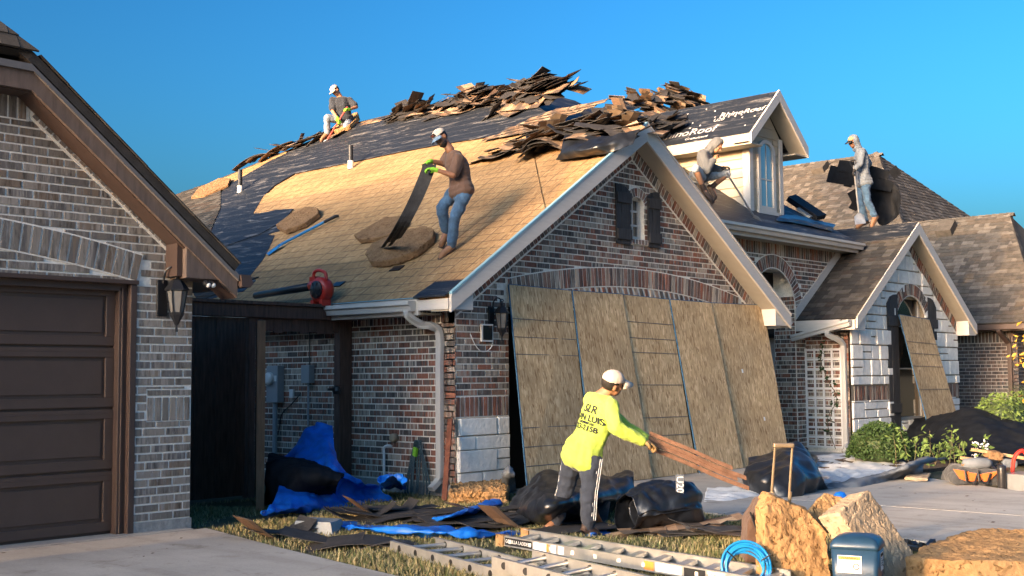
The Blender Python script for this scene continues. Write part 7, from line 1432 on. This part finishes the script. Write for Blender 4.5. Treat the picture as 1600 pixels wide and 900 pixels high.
# ---------------------------------------------------------------- tool bag, bin and planks at the right edge
TB = thing('open_tool_bag', gp(1530, 762), 'orange-trimmed grey tool bag beside the mulch bed', 'tool bag'); M['bagorange'] = cloth('orange_canvas', (.5, .13, .03), .2); M['bagdark'] = cloth('dark_grey_canvas', (.05, .052, .056), .3); Dt = depth(gp(1530, 762)); u = lambda x, y, d=0: dp(x, y, Dt + d)
finish('body', (lambda me: (ruffle(me, .015, 6, 4, ridged=True), me)[1])(remesh(MB().prism([u(1488, 757), u(1566, 762), u(1572, 748), u(1560, 735), u(1500, 730), u(1488, 745)], CW * .4), .02, 5)), M['bagdark'], TB)
for pl in ([(1490, 733), (1514, 737), (1510, 752), (1500, 748)], [(1512, 738), (1535, 741), (1533, 752), (1513, 752)], [(1533, 741), (1562, 736), (1545, 752), (1537, 752)]): MB().prism([u(x, y, -.03) for x, y in pl], CW * .03).build('trim_panel', M['bagorange'], TB)
for x in (1510, 1530): MB().tube([u(x - 2, 735, -.04), u(x, 752, -.07), u(x + 12, 757, -.07), u(x + 18, 740, -.04)], .014, 6).build('strap', M['iron'], TB)
tag(MB().lathe(gp(1566, 766, .0), [(.045, 0), (.05, .02), (.055, .26), (.05, .3), (.02, .31)], 14).build('tumbler', plain('dark_tumbler', (.02, .02, .022), .3, .1, 8, 0), None, True), 'dark insulated tumbler standing before the tool bag', 'tumbler')
PB = thing('plastic_tub', gp(1595, 762), 'clear plastic tub of tools at the right edge', 'tub'); Mt = plain('cloudy_plastic', (.14, .15, .16), .3, .15, 8, 0); t0 = gp(1600, 766); MB().aabb((t0.x - .12, t0.y - .2, .0), (t0.x + .4, t0.y + .2, .2)).build('tub', Mt, PB); MB().tube(bez([u(1582, 745), u(1585, 715), u(1600, 705), u(1612, 735)], 6), .025, 8).build('red_tool', M['red'], PB)
Dp = Dt + .6; M['plankwood'] = plain('raw_plank', (.42, .28, .15), .7, .3, 5, .2, 40, stretch=(1, 8, 1))
for i, (a, b) in enumerate((((1522, 703), (1600, 716)), ((1505, 716), (1560, 722)))): tag(bevel(MB().bar(dp(*a, Dp), dp(*b, Dp), .22, .04).build('plank', M['plankwood']), .004), ('pale plank lying on top of the tool pile at the right edge', 'shorter plank under the pale one by the tool bag')[i], 'plank')
NG = thing('power_tool', u(1525, 728, .2), 'blue-grey power tool resting on the orange-trimmed bag', 'power tool'); MB().lathe(u(1528, 724, .1), [(.02, -.2), (.06, -.18), (.075, 0), (.07, .12), (.03, .18)], 14, tuple(CR)).build('body', M['greycloth'], NG, True); MB().tube([u(1512, 726, .1), u(1506, 722, .1)], .05, 12).build('cap', M['foam'], NG); MB().tube([u(1545, 726, .1), u(1556, 736, .1)], .03, 10).build('handle', M['iron'], NG)
for i, (x, y) in enumerate(((1548, 722), (1566, 730), (1578, 724), (1556, 712))): tag(block('dark_tool', [u(x - 12, y + 6, .4), u(x + 12, y + 8, .4), u(x + 13, y - 4, .4), u(x - 9, y - 7, .4)], CW * .2, (M['black'], M['darkboot'], M['greycloth'], M['foam_old'])[i], None, .016, .01, 8, i + 2, 2), ('black tool case among the tools beside the bag', 'brown leather pouch among the tools beside the bag', 'grey tool among the tools nearest the tub', 'tan pouch below the pale plank')[i], 'tool')
# ---------------------------------------------------------------- grass
def grassblades(n, seed):
    rs = np.random.RandomState(seed); X_ = rs.uniform(5.4, 11.2, n); Y_ = rs.uniform(3.4, 12.2, n)
    edge = np.interp(Y_, [4.2, 6.9, 8.4, 10.05], [5.5, 5.93, 6.2, 6.55]); redge = np.interp(Y_, [2.5, 4.6, 6.9, 10.4], [9.5, 10.0, 10.62, 10.95]); clump = np.array([noise.noise(V((x * 1.3, y * 1.3, 0))) for x, y in zip(X_, Y_)])
    keep = (X_ > edge + .02) & (X_ < redge - .02) & (rs.rand(n) < .55 + clump) & ~((Y_ > 10.35) & (X_ > 10.1)) & ~((Y_ > 10.2) & (X_ < 6.5)); X_, Y_, clump = X_[keep], Y_[keep], clump[keep]; n = len(X_)
    a = rs.uniform(0, 6.283, n); h = rs.uniform(.02, .06, n) * (1 + .6 * clump); l = h * rs.uniform(.2, 1.1, n); w = rs.uniform(.003, .006, n)
    dx, dy = np.cos(a), np.sin(a); b = np.stack([X_, Y_, np.zeros(n)], 1); wv = np.stack([-dy * w, dx * w, 0 * w], 1); m_ = b + np.stack([dx * l * .35, dy * l * .35, h * .65], 1); t = b + np.stack([dx * l, dy * l, h], 1)
    co = np.stack([b - wv, b + wv, m_ + wv * .7, m_ - wv * .7, t], 1).reshape(-1, 3); base = np.arange(n)[:, None] * 5; q4 = (base + [0, 1, 2, 3]); t3 = (base + [3, 2, 4])
    me = bpy.data.meshes.new('grass'); me.vertices.add(n * 5); me.vertices.foreach_set('co', co.ravel()); loops = np.concatenate([q4, t3], 1).ravel(); me.loops.add(n * 7); me.loops.foreach_set('vertex_index', loops); me.polygons.add(n * 2)
    st_ = (np.arange(n)[:, None] * 7 + [0, 4]).ravel(); me.polygons.foreach_set('loop_start', st_); me.polygons.foreach_set('loop_total', np.tile([4, 3], n)); me.update(calc_edges=True); at = me.attributes.new('rnd', 'FLOAT', 'FACE'); at.data.foreach_set('value', np.repeat(np.clip(rs.rand(n) * .8 + .25 * (rs.rand(n) < .3), 0, 1), 2)); return me
mt, N, L, B = newmat('lawn_grass'); rp = ramp(N, [(0, (.07, .095, .03)), (.25, (.12, .135, .05)), (.5, (.24, .21, .1)), (.75, (.38, .31, .17))]); L.new(attr(N), rp.inputs[0]); L.new(rp.outputs[0], B.inputs['Base Color']); B.inputs['Roughness'].default_value = .7; B.inputs['Specular IOR Level'].default_value = .25
go = link('grass', grassblades(170000, 4)); go.data.materials.append(mt); struct(go, 'stuff')
# dead leaves and grit on the slabs
r_ = random.Random(17); mb = MB()
for i in range(90):
    x, y = (r_.uniform(3.5, 6), r_.uniform(5, 10)) if i % 2 else (r_.uniform(10.6, 14.5), r_.uniform(3, 8)); p = V((x, y, .036)); a = r_.uniform(0, 6.28); k = r_.uniform(.008, .028); d = V((math.cos(a), math.sin(a), .1)) * k; e = V((-math.sin(a), math.cos(a), .3)) * k * .5; mb.add([p - d, p + e, p + d, p - e], [(0, 1, 2, 3)], r_.random())
struct(mb.build('leaf_litter', M['darkboot']), 'stuff')
